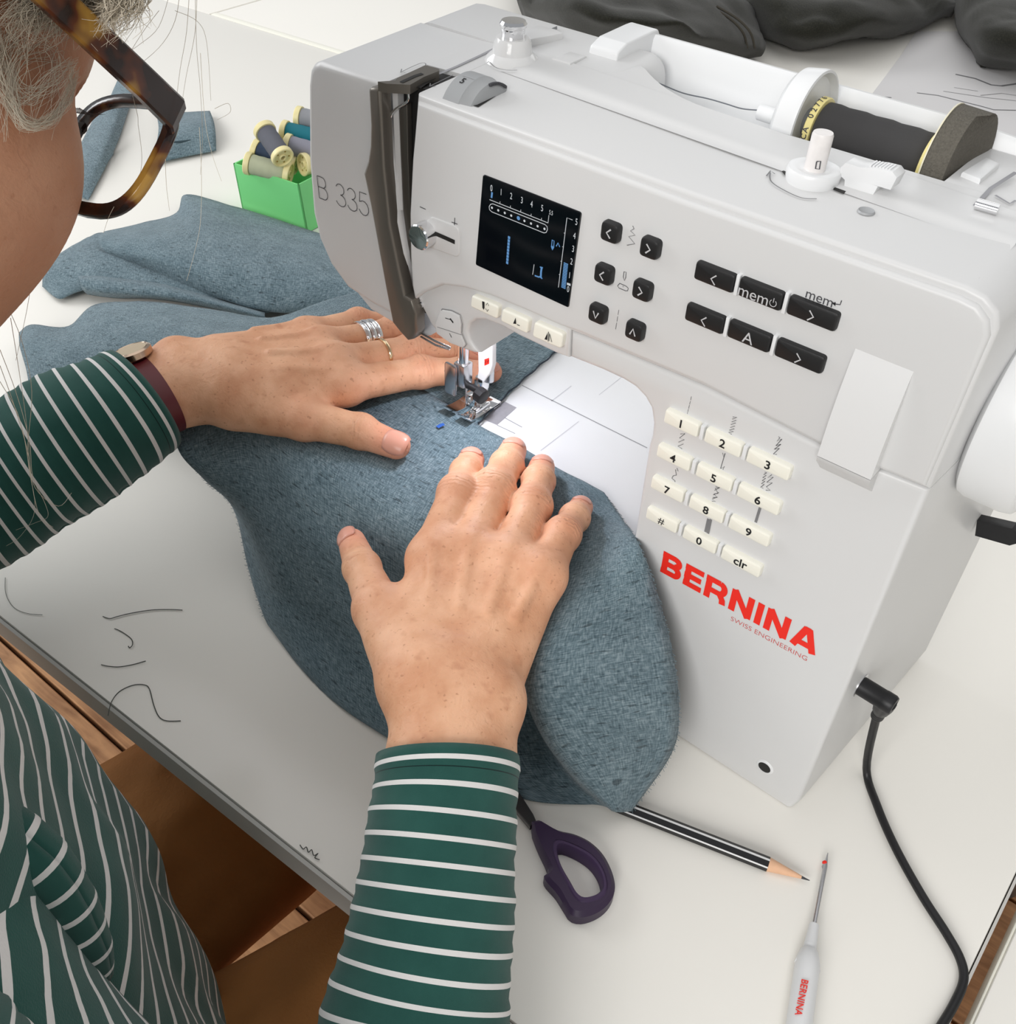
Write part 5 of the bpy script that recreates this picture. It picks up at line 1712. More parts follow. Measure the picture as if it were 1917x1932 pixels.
class Sdf:
    """smooth union of tapered capsules and ellipsoids on a grid"""

    def __init__(self, lo, hi, h):
        self.lo = np.array(lo, float); self.h = h
        self.n = np.ceil((np.array(hi) - self.lo) / h).astype(int) + 1
        self.v = np.full(self.n, 0.05, np.float32)

    def _grid(self, a, b):
        i0 = np.clip(np.floor((a - self.lo) / self.h).astype(int), 0, self.n - 1)
        i1 = np.clip(np.ceil((b - self.lo) / self.h).astype(int) + 1, 1, self.n)
        if (i1 <= i0).any(): return None
        ax = [self.lo[k] + self.h * np.arange(i0[k], i1[k]) for k in range(3)]
        return tuple(slice(i0[k], i1[k]) for k in range(3)), ax

    def _mix(self, sl, d, k, sub=False):
        o = self.v[sl]
        if sub:
            d = -d
            h = np.clip(0.5 - 0.5 * (o - d) / k, 0, 1)
            self.v[sl] = o * (1 - h) + d * h + k * h * (1 - h)
        else:
            h = np.clip(0.5 + 0.5 * (o - d) / k, 0, 1)
            self.v[sl] = o * (1 - h) + d * h - k * h * (1 - h)

    def cone(self, a, b, ra, rb, k=0.004, flat=None, fn=None, sub=False):
        a, b = np.array(a, float), np.array(b, float)
        R_ = max(ra, rb) * 1.25 + k + 0.006
        g = self._grid(np.minimum(a, b) - R_, np.maximum(a, b) + R_)
        if g is None: return
        sl, ax = g
        X_, Y_, Z_ = np.meshgrid(*ax, indexing='ij', sparse=True)
        d = b - a; L2 = max(d @ d, 1e-12)
        px_, py_, pz_ = X_ - a[0], Y_ - a[1], Z_ - a[2]
        t = np.clip((px_ * d[0] + py_ * d[1] + pz_ * d[2]) / L2, 0, 1)
        qx, qy, qz = px_ - t * d[0], py_ - t * d[1], pz_ - t * d[2]
        r = ra + (rb - ra) * t
        if flat is not None:
            f = qx * fn[0] + qy * fn[1] + qz * fn[2]
            s = (1 / flat ** 2 - 1) * f * f
            dist = np.sqrt(qx * qx + qy * qy + qz * qz + s) - r
            dist = dist * (flat if flat < 1 else 1)
        else:
            dist = np.sqrt(qx * qx + qy * qy + qz * qz) - r
        self._mix(sl, dist.astype(np.float32), k, sub)

    def ell(self, c, rad, M=None, k=0.01, sub=False):
        c = np.array(c, float); rad = np.array(rad, float)
        M = np.eye(3) if M is None else np.array(M, float)       # rows: local axes
        R_ = rad.max() * 1.1 + k + 0.008
        g = self._grid(c - R_, c + R_)
        if g is None: return
        sl, ax = g
        X_, Y_, Z_ = np.meshgrid(*ax, indexing='ij', sparse=True)
        p = (X_ - c[0], Y_ - c[1], Z_ - c[2])
        l = [M[i][0] * p[0] + M[i][1] * p[1] + M[i][2] * p[2] for i in range(3)]
        k0 = np.sqrt(sum((l[i] / rad[i]) ** 2 for i in range(3)))
        k1 = np.sqrt(sum((l[i] / rad[i] ** 2) ** 2 for i in range(3)))
        dist = k0 * (k0 - 1) / np.maximum(k1, 1e-6)
        self._mix(sl, dist.astype(np.float32), k, sub)

    def mesh(self):
        return surface_nets(self.v, self.lo, self.h)


def nv(p):
    return np.array(pt(p))


def solve_up(P, px, py, L):
    """point on the pixel's line of sight at distance L from P, on the side nearer the camera"""
    r = ray(px, py); r = r / np.linalg.norm(r)
    oc = CAMC - P
    b = oc @ r; disc = b * b - (oc @ oc - L * L)
    t = -b - math.sqrt(disc) if disc > 0 else -b
    return CAMC + t * r


def chain(tip, pts, lens):
    P = [np.array(T(*tip))]
    for (a, b), L in zip(pts, lens): P.append(solve_up(P[-1], a, b, L))
    return P


ZC = ZB + .0025
HANDS = {}
# ---- right hand
RH = {
    'index': (chain((889, 868, ZC + .0072), [(880, 892), (864, 932), (817, 1056)], [.019, .025, .045]), [.0076, .0088, .0103, .0122]),
    'middle': (chain((968, 850, ZC + .0075), [(956, 878), (932, 922), (888, 1045)], [.020, .028, .048]), [.0079, .0091, .0108, .0120]),
    'ring': (chain((1022, 882, ZC + .0072), [(1016, 908), (1004, 955), (960, 1062)], [.020, .027, .044]), [.0075, .0087, .0100, .0116]),
    'little': (chain((1096, 957, ZC + .0066), [(1084, 977), (1062, 1008), (1022, 1088)], [.018, .020, .035]), [.0067, .0077, .0087, .0108]),
    'thumb': ([nv((664, 1022, .098)), nv((683, 1072, .104)), nv((716, 1150, .108)), nv((785, 1285, .106))], [.0074, .0094, .0122, .0165]),
}
RC = {'index': nv((805, 1285, .108)), 'middle': nv((845, 1295, .110)), 'ring': nv((885, 1295, .110)), 'little': nv((925, 1288, .106))}
RW = [nv((860, 1335, .106)), nv((850, 1440, .101)), nv((835, 1580, .088)), nv((812, 1800, .066))]
RSIDE = nv((985, 1335, .106)) - nv((735, 1335, .106))
# ---- left hand
LH = {
    'index': ([nv((926, 702, ZC + .0075)), nv((868, 701, ZC + .010)), nv((795, 702, ZC + .0135)), nv((652, 727, .127))], [.0072, .0084, .0097, .0110]),
    'middle': ([nv((900, 671, ZC + .0078)), nv((850, 666, ZC + .011)), nv((776, 662, ZC + .016)), nv((632, 688, .131))], [.0075, .0087, .0100, .0112]),
    'ring': ([nv((860, 646, ZC + .0076)), nv((812, 638, ZC + .010)), nv((740, 627, ZC + .015)), nv((606, 655, .129))], [.0072, .0083, .0095, .0108]),
    'little': ([nv((775, 622, ZC + .0068)), nv((732, 612, ZC + .009)), nv((676, 607, ZC + .013)), nv((578, 635, .123))], [.0064, .0074, .0084, .0104]),
    'thumb': ([nv((748, 841, ZC + .0085)), nv((680, 814, ZC + .0105)), nv((575, 790, ZC + .0125)), nv((450, 757, .118))], [.0082, .0102, .0122, .0165]),
}
LC = {'index': nv((440, 735, .124)), 'middle': nv((428, 708, .127)), 'ring': nv((418, 688, .127)), 'little': nv((412, 672, .122))}
LW = [nv((345, 722, .121)), nv((255, 762, .118)), nv((160, 815, .110)), nv((40, 880, .100))]
LSIDE = nv((290, 648, .12)) - nv((325, 812, .12))


def build_hand(Hd, Cp, Wr, side, h):
    allp = np.array([p for f_, _ in Hd.values() for p in f_] + list(Cp.values()) + Wr)
    s = Sdf(allp.min(0) - .03, allp.max(0) + .03, h)
    sd_ = side / np.linalg.norm(side)
    fdir = Wr[0] - Wr[1]; fdir /= np.linalg.norm(fdir)
    dors = np.cross(sd_, fdir); dors /= np.linalg.norm(dors)
    if dors[2] < 0: dors = -dors
    order = ['index', 'middle', 'ring', 'little']
    # palm: metacarpals in one soft mass
    for f_ in order:
        j, r = Hd[f_]
        s.cone(Cp[f_], j[3] - dors * .002, .0135, r[3] + .0002, .014, .9, dors)
    for a, b in zip(order, order[1:]):
        m0, m1 = (Hd[a][0][3] + Hd[b][0][3]) / 2 - dors * .004, (Cp[a] + Cp[b]) / 2 - dors * .002
        s.cone(m0, m1, .0095, .0125, .012)
    # thumb ball
    tj, tr = Hd['thumb']
    s.cone(tj[3], tj[2], tr[3], tr[2], .014)
    s.cone((tj[3] + Cp['index']) / 2, Cp['index'] * .5 + Hd['index'][0][3] * .5, .013, .0085, .014)
    web = Hd['index'][0][3] * .62 + tj[2] * .38
    s.cone(Cp['index'] * .45 + tj[2] * .55 - dors * .002, web * .8 + Cp['index'] * .2 - dors * .004, .0085, .0055, .012)
    # wrist and forearm, flattened
    prev = (sum(Cp.values()) / 4) * .7 + tj[3] * .3
    rad = [.0195, .0185, .018, .018]
    off = [.0095, .009, .006, .004]
    base = [prev] + list(Wr)
    for i in range(len(base) - 1):
        for q in (-1, 0, 1):
            r0, r1 = rad[max(i - 1, 0)], rad[i]
            s.cone(base[i] + sd_ * q * off[max(i - 1, 0)], base[i + 1] + sd_ * q * off[i], r0 * (.97 if q else 1), r1 * (.97 if q else 1), .008)
    # the bone at the outer wrist
    s.ell(Wr[0] + sd_ * .019 + dors * .008, (.008, .008, .008), None, .012)
    # fingers
    wr_info = []
    for f_ in order + ['thumb']:
        j, r = Hd[f_]
        up = dors
        # a separate field for each finger keeps neighbours apart: unite it with a small blend
        ax = j[0] - j[1]; ax = ax / np.linalg.norm(ax)
        s.cone(j[2], j[3], r[2] * .97, r[3] * (.98 if f_ != 'thumb' else 1), .0026)
        s.cone(j[1], j[2], r[1] * .97, r[2] * .97, .0022)
        s.cone(j[0], j[1], r[0], r[1], .0022, .93, up)
        s.ell(j[2] + up * .0004, (r[2] * 1.06,) * 3, None, .004)
        s.ell(j[1] + up * .0003, (r[1] * 1.03,) * 3, None, .003)
        if f_ != 'thumb':
            s.ell(j[3] + up * .0022, (r[3] * .8,) * 3, None, .012)      # knuckle
            # extensor tendon
            c = Cp[f_] * .55 + j[3] * .45
            s.cone(j[3] + up * (r[3] * .93), c + up * .0132, .0019, .0014, .0045)
        wr_info.append((f_, j, r, up))
    V, Fc = s.mesh()
    return V, Fc, wr_info, dors


def hand_attrs(V, info):
    """joint coordinate and masks that steer the skin shader: creases over the joints, rosy finger ends"""
    jc = np.zeros(len(V)); jm = np.zeros(len(V)); red = np.zeros(len(V))
    for f_, j, r, up in info:
        ids = [1, 2] if f_ != 'thumb' else [1]
        for q in ids:
            ax = j[q - 1] - j[q + 1]; ax = ax / np.linalg.norm(ax)
            d = V - j[q]
            a = d @ ax
            dist = np.linalg.norm(d, axis=1)
            w = np.exp(-(a / (.0048 if q == 2 else .0032)) ** 2) * np.clip(1.6 - dist / (r[q] * 1.35), 0, 1) * np.clip((d @ up) / r[q] + .35, 0, 1)
            upd = w > jm
            jc = np.where(upd, a, jc); jm = np.maximum(jm, w)
        d = V - j[0]
        red = np.maximum(red, np.exp(-(np.linalg.norm(d, axis=1) / .016) ** 2))
        d = V - j[2]
        red = np.maximum(red, .55 * np.exp(-(np.linalg.norm(d, axis=1) / .012) ** 2))
        d = V - j[3]
        red = np.maximum(red, .35 * np.exp(-(np.linalg.norm(d, axis=1) / .014) ** 2))
    return jc, jm, red


rV, rF, rI, rD = build_hand(RH, RC, RW, RSIDE, .0009)
lV, lF, lI, lD = build_hand(LH, LC, LW, LSIDE, .0009)

# ---- head
hb = np.array([-.43, .265, .86]); hb /= np.linalg.norm(hb)
hd = np.array([-.34, -.94, 0.0]); hd -= hb * (hb @ hd); hd /= np.linalg.norm(hd)
hn = np.cross(hd, hb)
HBk, HDn, HLf = CAMR.T @ hb, CAMR.T @ hd, CAMR.T @ hn           # back, down, her left (world)
HFw, HUp, HRt = -HBk, -HDn, -HLf
HINGE = np.array(D(356, 226, .34))
GU, GR = .011, .005       # the glasses sit this much higher and wider than the eyes
EYE = HINGE + HLf * (.070 + GR) + HBk * .012 + HDn * (.002 + GU)


def hp(r, f, u):
    return EYE + HRt * r + HFw * f + HUp * u


hs = Sdf(np.minimum.reduce([hp(a, b, c) for a in (-.1, .1) for b in (-.21, .06) for c in (-.26, .14)]) - .02, np.maximum.reduce([hp(a, b, c) for a in (-.1, .1) for b in (-.21, .06) for c in (-.26, .14)]) + .02, .0026)
HM = [HRt, HFw, HUp]
hs.ell(hp(0, -.092, .035), (.074, .095, .088), HM, .02)            # cranium
hs.ell(hp(0, -.045, -.030), (.062, .060, .085), HM, .02)           # face
hs.cone(hp(0, -.005, -.096), hp(0, -.012, -.108), .017, .016, .03)  # chin
for sgn in (-1, 1):
    hs.cone(hp(.058 * sgn, -.085, -.045), hp(.040 * sgn, -.035, -.092), .016, .014, .03)    # jaw
    hs.cone(hp(.020 * sgn, -.016, -.100), hp(.040 * sgn, -.035, -.092), .014, .014, .02)
    hs.ell(hp(.046 * sgn, -.020, -.036), (.023, .024, .028), HM, .025)   # cheek
    hs.ell(hp(.046 * sgn, -.030, -.066), (.020, .024, .026), HM, .025)
    hs.cone(hp(.012 * sgn, -.004, .020), hp(.045 * sgn, -.020, .018), .008, .007, .012)   # brow
    hs.ell(hp(.032 * sgn, -.002, .000), (.017, .010, .010), HM, .006, sub=True)
    hs.ell(hp(.032 * sgn, -.018, .000), (.0135,) * 3, HM, .003)          # eye
    # ear
    hs.ell(hp(.076 * sgn, -.098, -.012), (.008, .017, .031), HM, .006)
    hs.ell(hp(.083 * sgn, -.096, -.010), (.006, .009, .018), HM, .004, sub=True)
hs.cone(hp(0, .004, .004), hp(0, .022, -.036), .007, .0105, .012)   # nose
for sgn in (-1, 1): hs.ell(hp(.011 * sgn, .012, -.040), (.008, .009, .007), HM, .006)
hs.ell(hp(0, .002, -.066), (.024, .010, .006), HM, .008)            # lips
hs.ell(hp(0, .001, -.076), (.020, .010, .006), HM, .006)
hs.cone(hp(0, .009, -.0708), hp(0, .004, -.0708), .0012, .0012, .003, sub=True)
for sgn in (-1, 1): hs.cone(hp(0, .012, -.0708), hp(.024 * sgn, .0, -.0715), .0014, .0012, .003, sub=True)
NECK = hp(0, -.135, -.19)
hs.cone(hp(0, -.095, -.07), NECK, .058, .062, .03)
for sgn in (-1, 1): hs.cone(hp(.034 * sgn, -.05, -.095), hp(.030 * sgn, -.080, -.155), .030, .046, .03)
hV, hF = hs.mesh()

# ---- hidden core that joins head, arms and legs under the clothes
SHR, SHL = np.array([-.175, -.392, .215]), np.array([-.50, -.345, .19])
ELR, ELL = np.array([-.002, -.318, .012]), np.array(LW[3]) + (np.array(LW[3]) - np.array(LW[2])) * 1.4
HIPC = np.array([-.31, -.48, -.20])
HIPR, HIPL = np.array([-.235, -.45, -.215]), np.array([-.38, -.45, -.215])
KNR, KNL = np.array([-.105, .02, -.20]), np.array([-.325, .05, -.20])
ANR, ANL = np.array([-.10, .03, -.655]), np.array([-.34, .06, -.655])
LS_ = {7: np.array([-.515, -.235, .10]), 8: np.array([-.53, -.28, .14])}
cs = Sdf((-.75, -.68, -.72), (.1, .25, .42), .009)
CH = np.array([-.325, -.372, .10])
for a, b, r0, r1 in ((NECK, CH, .05, .10), (CH, HIPC, .10, .11), (SHR, SHL, .042, .042), (SHR, (SHR + ELR) / 2 + np.array([.012, .0, -.012]), .032, .028), ((SHR + ELR) / 2 + np.array([.012, .0, -.012]), ELR + np.array([-.012, .012, .01]), .028, .024), (ELR + np.array([-.012, .012, .01]), RW[3], .024, .018), (SHL, LS_[8], .034, .028), (LS_[8], LS_[7], .028, .026), (LS_[7], LW[3], .026, .02),
                     (HIPR, KNR, .062, .045), (HIPL, KNL, .062, .045), (KNR, ANR, .045, .03), (KNL, ANL, .045, .03), (HIPR, HIPL, .07, .07)):
    cs.cone(a, b, r0, r1, .03)
cV, cF = cs.mesh()


def skin_material():
    m = bpy.data.materials.new('skin')
    m.use_nodes = True
    nt = m.node_tree
    b = nt.nodes['Principled BSDF']
    b.inputs['Roughness'].default_value = 0.52
    b.inputs['Specular IOR Level'].default_value = 0.35
    b.inputs['Subsurface Weight'].default_value = 0.12
    b.inputs['Subsurface Radius'].default_value = (0.9, 0.35, 0.2)
    b.inputs['Subsurface Scale'].default_value = 0.004
    tc = nt.nodes.new('ShaderNodeTexCoord')

    def noise(scale, det, dist=0.0):
        n = nt.nodes.new('ShaderNodeTexNoise')
        n.inputs['Scale'].default_value = scale; n.inputs['Detail'].default_value = det
        n.inputs['Distortion'].default_value = dist
        nt.links.new(tc.outputs['Object'], n.inputs['Vector'])
        return n

    def mix(fac, a, bb):
        x = nt.nodes.new('ShaderNodeMix'); x.data_type = 'RGBA'
        for s_, val in ((0, fac), (6, a), (7, bb)):
            if hasattr(val, 'links'): nt.links.new(val, x.inputs[s_])
            else: x.inputs[s_].default_value = val
        return x.outputs[2]

    def ramp(src, p0, p1, v0=0.0, v1=1.0):
        r = nt.nodes.new('ShaderNodeMapRange')
        r.inputs[1].default_value = p0; r.inputs[2].default_value = p1; r.inputs[3].default_value = v0; r.inputs[4].default_value = v1
        nt.links.new(src, r.inputs[0])
        return r.outputs[0]

    def attr(nm):
        a = nt.nodes.new('ShaderNodeAttribute'); a.attribute_name = nm
        return a.outputs['Fac']
    n1 = noise(55, 4)
    c = mix(ramp(n1.outputs['Fac'], .35, .65), srgb(212, 155, 119), srgb(231, 180, 145))
    rz = nt.nodes.new('ShaderNodeMath'); rz.operation = 'MULTIPLY'; rz.inputs[1].default_value = .75
    nt.links.new(attr('rosy'), rz.inputs[0])
    c = mix(rz.outputs[0], c, srgb(228, 152, 130))
    n2 = noise(420, 1, 0)
    c = mix(ramp(n2.outputs['Fac'], .66, .78, 0, .5), c, srgb(164, 108, 76))
    n3 = noise(150, 2)
    c = mix(ramp(n3.outputs['Fac'], .60, .76, 0, .4), c, srgb(186, 124, 92))
    rd = nt.nodes.new('ShaderNodeMath'); rd.operation = 'MULTIPLY'; rd.inputs[1].default_value = .72
    nt.links.new(attr('ruddy'), rd.inputs[0])
    c = mix(rd.outputs[0], c, srgb(150, 102, 77))  # shade on the face, put into the skin colour of the whole head
    nt.links.new(c, b.inputs['Base Color'])
    # relief: fine pores plus transverse creases over the joints
    n4 = noise(900, 3)
    n5 = noise(160, 4, 1.0)
    jm, jc = attr('crease_mask'), attr('crease_pos')
    ph = nt.nodes.new('ShaderNodeMath'); ph.operation = 'MULTIPLY_ADD'; ph.inputs[1].default_value = 2500.0
    nt.links.new(jc, ph.inputs[0])
    wob = nt.nodes.new('ShaderNodeMath'); wob.operation = 'MULTIPLY'; wob.inputs[1].default_value = 11.0
    nt.links.new(n5.outputs['Fac'], wob.inputs[0]); nt.links.new(wob.outputs[0], ph.inputs[2])
    sn = nt.nodes.new('ShaderNodeMath'); sn.operation = 'SINE'; nt.links.new(ph.outputs[0], sn.inputs[0])
    cr_ = nt.nodes.new('ShaderNodeMath'); cr_.operation = 'MULTIPLY'; nt.links.new(sn.outputs[0], cr_.inputs[0]); nt.links.new(jm, cr_.inputs[1])
    mm = nt.nodes.new('ShaderNodeMath'); mm.operation = 'MULTIPLY_ADD'; mm.inputs[1].default_value = .62
    nt.links.new(cr_.outputs[0], mm.inputs[0])
    m5 = nt.nodes.new('ShaderNodeMath'); m5.operation = 'MULTIPLY_ADD'; m5.inputs[1].default_value = 1.3
    nt.links.new(n5.outputs['Fac'], m5.inputs[0])
    m4 = nt.nodes.new('ShaderNodeMath'); m4.operation = 'MULTIPLY'; m4.inputs[1].default_value = .45
    nt.links.new(n4.outputs['Fac'], m4.inputs[0]); nt.links.new(m4.outputs[0], m5.inputs[2])
    nt.links.new(m5.outputs[0], mm.inputs[2])
    bp = nt.nodes.new('ShaderNodeBump'); bp.inputs['Strength'].default_value = 0.55; bp.inputs['Distance'].default_value = 0.0006
    nt.links.new(mm.outputs[0], bp.inputs['Height'])
    nt.links.new(bp.outputs['Normal'], b.inputs['Normal'])
    return m


skin = skin_material()
nail_m = mat('fingernail', srgb(222, 160, 140), .3, spec=.5)
person = empty('person', (-.35, -.3, FZ), 'person in a green and white striped top and brown trousers sewing at the machine', 'person')
Vs, Fs, o = [], [], 0
JC, JM, RD, FSH = [], [], [], []
for V, Fc, inf, fsh in ((rV, rF, rI, 0), (lV, lF, lI, 0), (hV, hF, None, 1), (cV, cF, None, 0)):
    Vs.append(V); Fs.append(Fc + o); o += len(V)
    if inf: a, b_, c = hand_attrs(V, inf)
    else: a = b_ = c = np.zeros(len(V))
    JC.append(a); JM.append(b_); RD.append(c); FSH.append(np.full(len(V), float(fsh)))
Vs, Fs = np.concatenate(Vs), np.concatenate(Fs)
me = bpy.data.meshes.new('body')
me.vertices.add(len(Vs)); me.vertices.foreach_set('co', Vs.astype(np.float32).ravel())
me.loops.add(Fs.size); me.loops.foreach_set('vertex_index', Fs.astype(np.int32).ravel())
me.polygons.add(len(Fs)); me.polygons.foreach_set('loop_start', np.arange(0, Fs.size, 4, dtype=np.int32))
me.update(calc_edges=True)
me.validate()
for nm, arr in (('crease_pos', JC), ('crease_mask', JM), ('rosy', RD), ('ruddy', FSH)):
    at = me.attributes.new(nm, 'FLOAT', 'POINT')
    at.data.foreach_set('value', np.concatenate(arr).astype(np.float32))
body = link('body', me, skin, person, True, 0)


def nail(tipc, dip, r, up, length=.0105, lift=0.0, wid=.78):
    t = tipc - dip; t = t / np.linalg.norm(t)
    n = up - t * (up @ t); n /= np.linalg.norm(n)
    s = np.cross(t, n)
    v, f = [], []
    NU, NVv = 8, 7
    for i in range(NVv):
        a = i / (NVv - 1)
        for k in range(NU):
            q = (k / (NU - 1) - .5) * 2
            wq = wid * (1 - .35 * max(0, a - .8) / .2 * .6) * (1 - .22 * max(0, .25 - a) / .25)
            ang_ = q * wq * 1.15
            rr = r * 1.01 + .0002 + lift - .0026 * max(0, a - .5) ** 2 * 4 * .6
            p = tipc + t * (-.0060 + length * a - .0004 * q * q * (1 if a > .5 else -2.0)) + n * (rr * math.cos(ang_)) * .97 + s * (rr * math.sin(ang_))
            v.append(p)
    for i in range(NVv - 1):
        for k in range(NU - 1): f.append((i * NU + k, i * NU + k + 1, (i + 1) * NU + k + 1, (i + 1) * NU + k))
    ob = pydata('fingernail', v, f, nail_m, body, angle=0)
    md = ob.modifiers.new('t', 'SOLIDIFY'); md.thickness = .0006; md.offset = 0
    return ob


for f_, j, r, up in rI:
    if f_ == 'thumb':
        nail(j[0], j[1], r[0], np.array([-.75, -.15, .65]), .0125, .0002)
    else:
        nail(j[0], j[1], r[0], up, .0105 if f_ != 'little' else .009)
for f_, j, r, up in lI:
    if f_ == 'thumb':
        nail(j[0], j[1], r[0], np.array([.25, -.45, .86]), .0145, .0003, .85)
    elif f_ in ('index', 'middle'):
        nail(j[0], j[1], r[0], up, .0105)

# ---- striped sweater
def stripe_material():
    m = bpy.data.materials.new('green_white_striped_jersey')
    m.use_nodes = True
    nt = m.node_tree
    b = nt.nodes['Principled BSDF']
    b.inputs['Roughness'].default_value = .9
    b.inputs['Specular IOR Level'].default_value = .15
    b.inputs['Sheen Weight'].default_value = .2
    uv = nt.nodes.new('ShaderNodeUVMap')
    sp = nt.nodes.new('ShaderNodeSeparateXYZ')
    nt.links.new(uv.outputs[0], sp.inputs[0])
    fr_ = nt.nodes.new('ShaderNodeMath'); fr_.operation = 'FRACT'
    nt.links.new(sp.outputs[0], fr_.inputs[0])
    lt = nt.nodes.new('ShaderNodeMath'); lt.operation = 'LESS_THAN'; lt.inputs[1].default_value = .2
    nt.links.new(fr_.outputs[0], lt.inputs[0])
    tc = nt.nodes.new('ShaderNodeTexCoord')
    nz = nt.nodes.new('ShaderNodeTexNoise'); nz.inputs['Scale'].default_value = 60; nz.inputs['Detail'].default_value = 5
    nt.links.new(tc.outputs['Object'], nz.inputs['Vector'])
    g = nt.nodes.new('ShaderNodeMix'); g.data_type = 'RGBA'
    g.inputs[6].default_value = srgb(30, 72, 66); g.inputs[7].default_value = srgb(46, 92, 84)
    nt.links.new(nz.outputs['Fac'], g.inputs[0])
    mx = nt.nodes.new('ShaderNodeMix'); mx.data_type = 'RGBA'
    nt.links.new(lt.outputs[0], mx.inputs[0]); nt.links.new(g.outputs[2], mx.inputs[6]); mx.inputs[7].default_value = srgb(226, 224, 222)
    # hem stitching next to the cuff
    cmp_ = nt.nodes.new('ShaderNodeMath'); cmp_.operation = 'COMPARE'; cmp_.inputs[1].default_value = 1.47; cmp_.inputs[2].default_value = .022
    nt.links.new(sp.outputs[0], cmp_.inputs[0])
    hm = nt.nodes.new('ShaderNodeMix'); hm.data_type = 'RGBA'
    nt.links.new(cmp_.outputs[0], hm.inputs[0]); nt.links.new(mx.outputs[2], hm.inputs[6]); hm.inputs[7].default_value = srgb(16, 40, 38)
    nt.links.new(hm.outputs[2], b.inputs['Base Color'])
    # knit ribs
    mp = nt.nodes.new('ShaderNodeMapping'); mp.inputs['Scale'].default_value = (30, 900, 1)
    nt.links.new(uv.outputs[0], mp.inputs['Vector'])
    n2 = nt.nodes.new('ShaderNodeTexNoise'); n2.inputs['Scale'].default_value = 1; n2.inputs['Detail'].default_value = 2
    nt.links.new(mp.outputs['Vector'], n2.inputs['Vector'])
    bp = nt.nodes.new('ShaderNodeBump'); bp.inputs['Strength'].default_value = .4; bp.inputs['Distance'].default_value = .0006
    nt.links.new(n2.outputs['Fac'], bp.inputs['Height'])
    nt.links.new(bp.outputs['Normal'], b.inputs['Normal'])
    return m


jersey = stripe_material()
sweater = empty('striped_top', (-.38, -.36, 0))
sweater.parent = person
sweater.location = Vector((-.38, -.36, 0)) - person.location


def resample(P, R_, step=.0028, sig=4):
    P = np.array(P, float); R_ = np.array(R_, float)
    L = np.concatenate([[0], np.cumsum(np.linalg.norm(np.diff(P, axis=0), axis=1))])
    n_ = int(L[-1] / step)
    q = np.linspace(0, L[-1], n_)
    A_ = np.stack([np.interp(q, L, P[:, k]) for k in range(3)] + [np.interp(q, L, R_)], 1)
    k = np.exp(-.5 * (np.arange(-3 * sig, 3 * sig + 1) / sig) ** 2); k /= k.sum()
    pad = 3 * sig
    Bp = np.concatenate([2 * A_[:1] - A_[1:pad + 1][::-1], A_, 2 * A_[-1:] - A_[-pad - 1:-1][::-1]])
    S2 = np.stack([np.convolve(Bp[:, c], k, 'valid') for c in range(4)], 1)
    return S2[:, :3], S2[:, 3]


def sleeve(name, path, radii, pitch, up, phase=0.0, n=40, wr=.0016, seed=3, flat=1.0, sag=.012):
    P, R_ = resample(path, radii)
    N = len(P)
    tang = np.gradient(P, axis=0); tang /= np.linalg.norm(tang, axis=1)[:, None]
    u = np.array(up, float)
    v, f, uv = [], [], []
    S_ = np.concatenate([[0], np.cumsum(np.linalg.norm(np.diff(P, axis=0), axis=1))])
    for i in range(N):
        u = u - tang[i] * (u @ tang[i]); u /= np.linalg.norm(u)
        w = np.cross(tang[i], u)
        for k in range(n + 1):
            a = 2 * math.pi * k / n
            ph_ = S_[i] / pitch + phase
            # jersey sags slightly between the stripes and gathers in soft rings
            rr = R_[i] * (1 + sag * math.cos(2 * math.pi * (ph_ - .085)))
            v.append(P[i] + u * (rr * math.cos(a)) + w * (rr * flat * math.sin(a)))
            uv.append((ph_, k / n))
    v = np.array(v)
    if wr:
        nn = v - np.repeat(P, n + 1, 0)
        nn /= np.linalg.norm(nn, axis=1)[:, None]
        env = np.repeat(np.clip(S_ / .02, .15, 1), n + 1)
        v = v + nn * (vnoise(v, 30, seed, 2) * wr * env)[:, None]
    for i in range(N - 1):
        for k in range(n): f.append((i * (n + 1) + k, i * (n + 1) + k + 1, (i + 1) * (n + 1) + k + 1, (i + 1) * (n + 1) + k))
    ob = pydata(name, v, f, jersey, sweater, angle=0, uv=uv)
    md = ob.modifiers.new('t', 'SOLIDIFY'); md.thickness = .0016; md.offset = -1
    return ob


px_r = lambda px, d: px * d / FPX
RS = [nv((845, 1428, .102)), nv((845, 1500, .096)), nv((834, 1570, .089)), nv((828, 1640, .082)), nv((816, 1720, .074)), nv((806, 1800, .066)), nv((794, 1870, .058)), nv((778, 1932, .052))]
dpt = lambda P: float((P - CAMC) @ (-CAMR[2]))
RR = [px_r(w_, dpt(p)) for w_, p in zip((137, 136, 139, 144, 151, 159, 170, 186), RS)]
RS += [np.array([-.035, -.262, .028]), np.array([-.010, -.30, .022]), np.array([-.02, -.335, .045]), np.array([-.065, -.365, .10]), np.array([-.12, -.382, .16]), np.array([-.17, -.39, .205])]
RR += [.043, .047, .050, .054, .060, .066]
sleeve('sleeve', RS, RR, .0099, (-.77, -.63, 0), .55, n=56, seed=5, wr=.0016, flat=.86)
LS = [nv((272, 752, .119)), nv((228, 782, .116)), nv((175, 810, .112)), nv((110, 848, .106)), nv((40, 885, .100)), nv((-40, 930, .094)), nv((-130, 975, .09))]
LR = [px_r(w_, dpt(p)) for w_, p in zip((108, 116, 124, 132, 138, 142, 146), LS)]
LS += [np.array([-.515, -.235, .10]), np.array([-.53, -.28, .14]), np.array([-.505, -.335, .185])]
LR += [.05, .055, .06]
sleeve('sleeve', LS, LR, .0096, (.2, -.9, -.4), .6, n=56, seed=9, wr=.002, flat=.95)

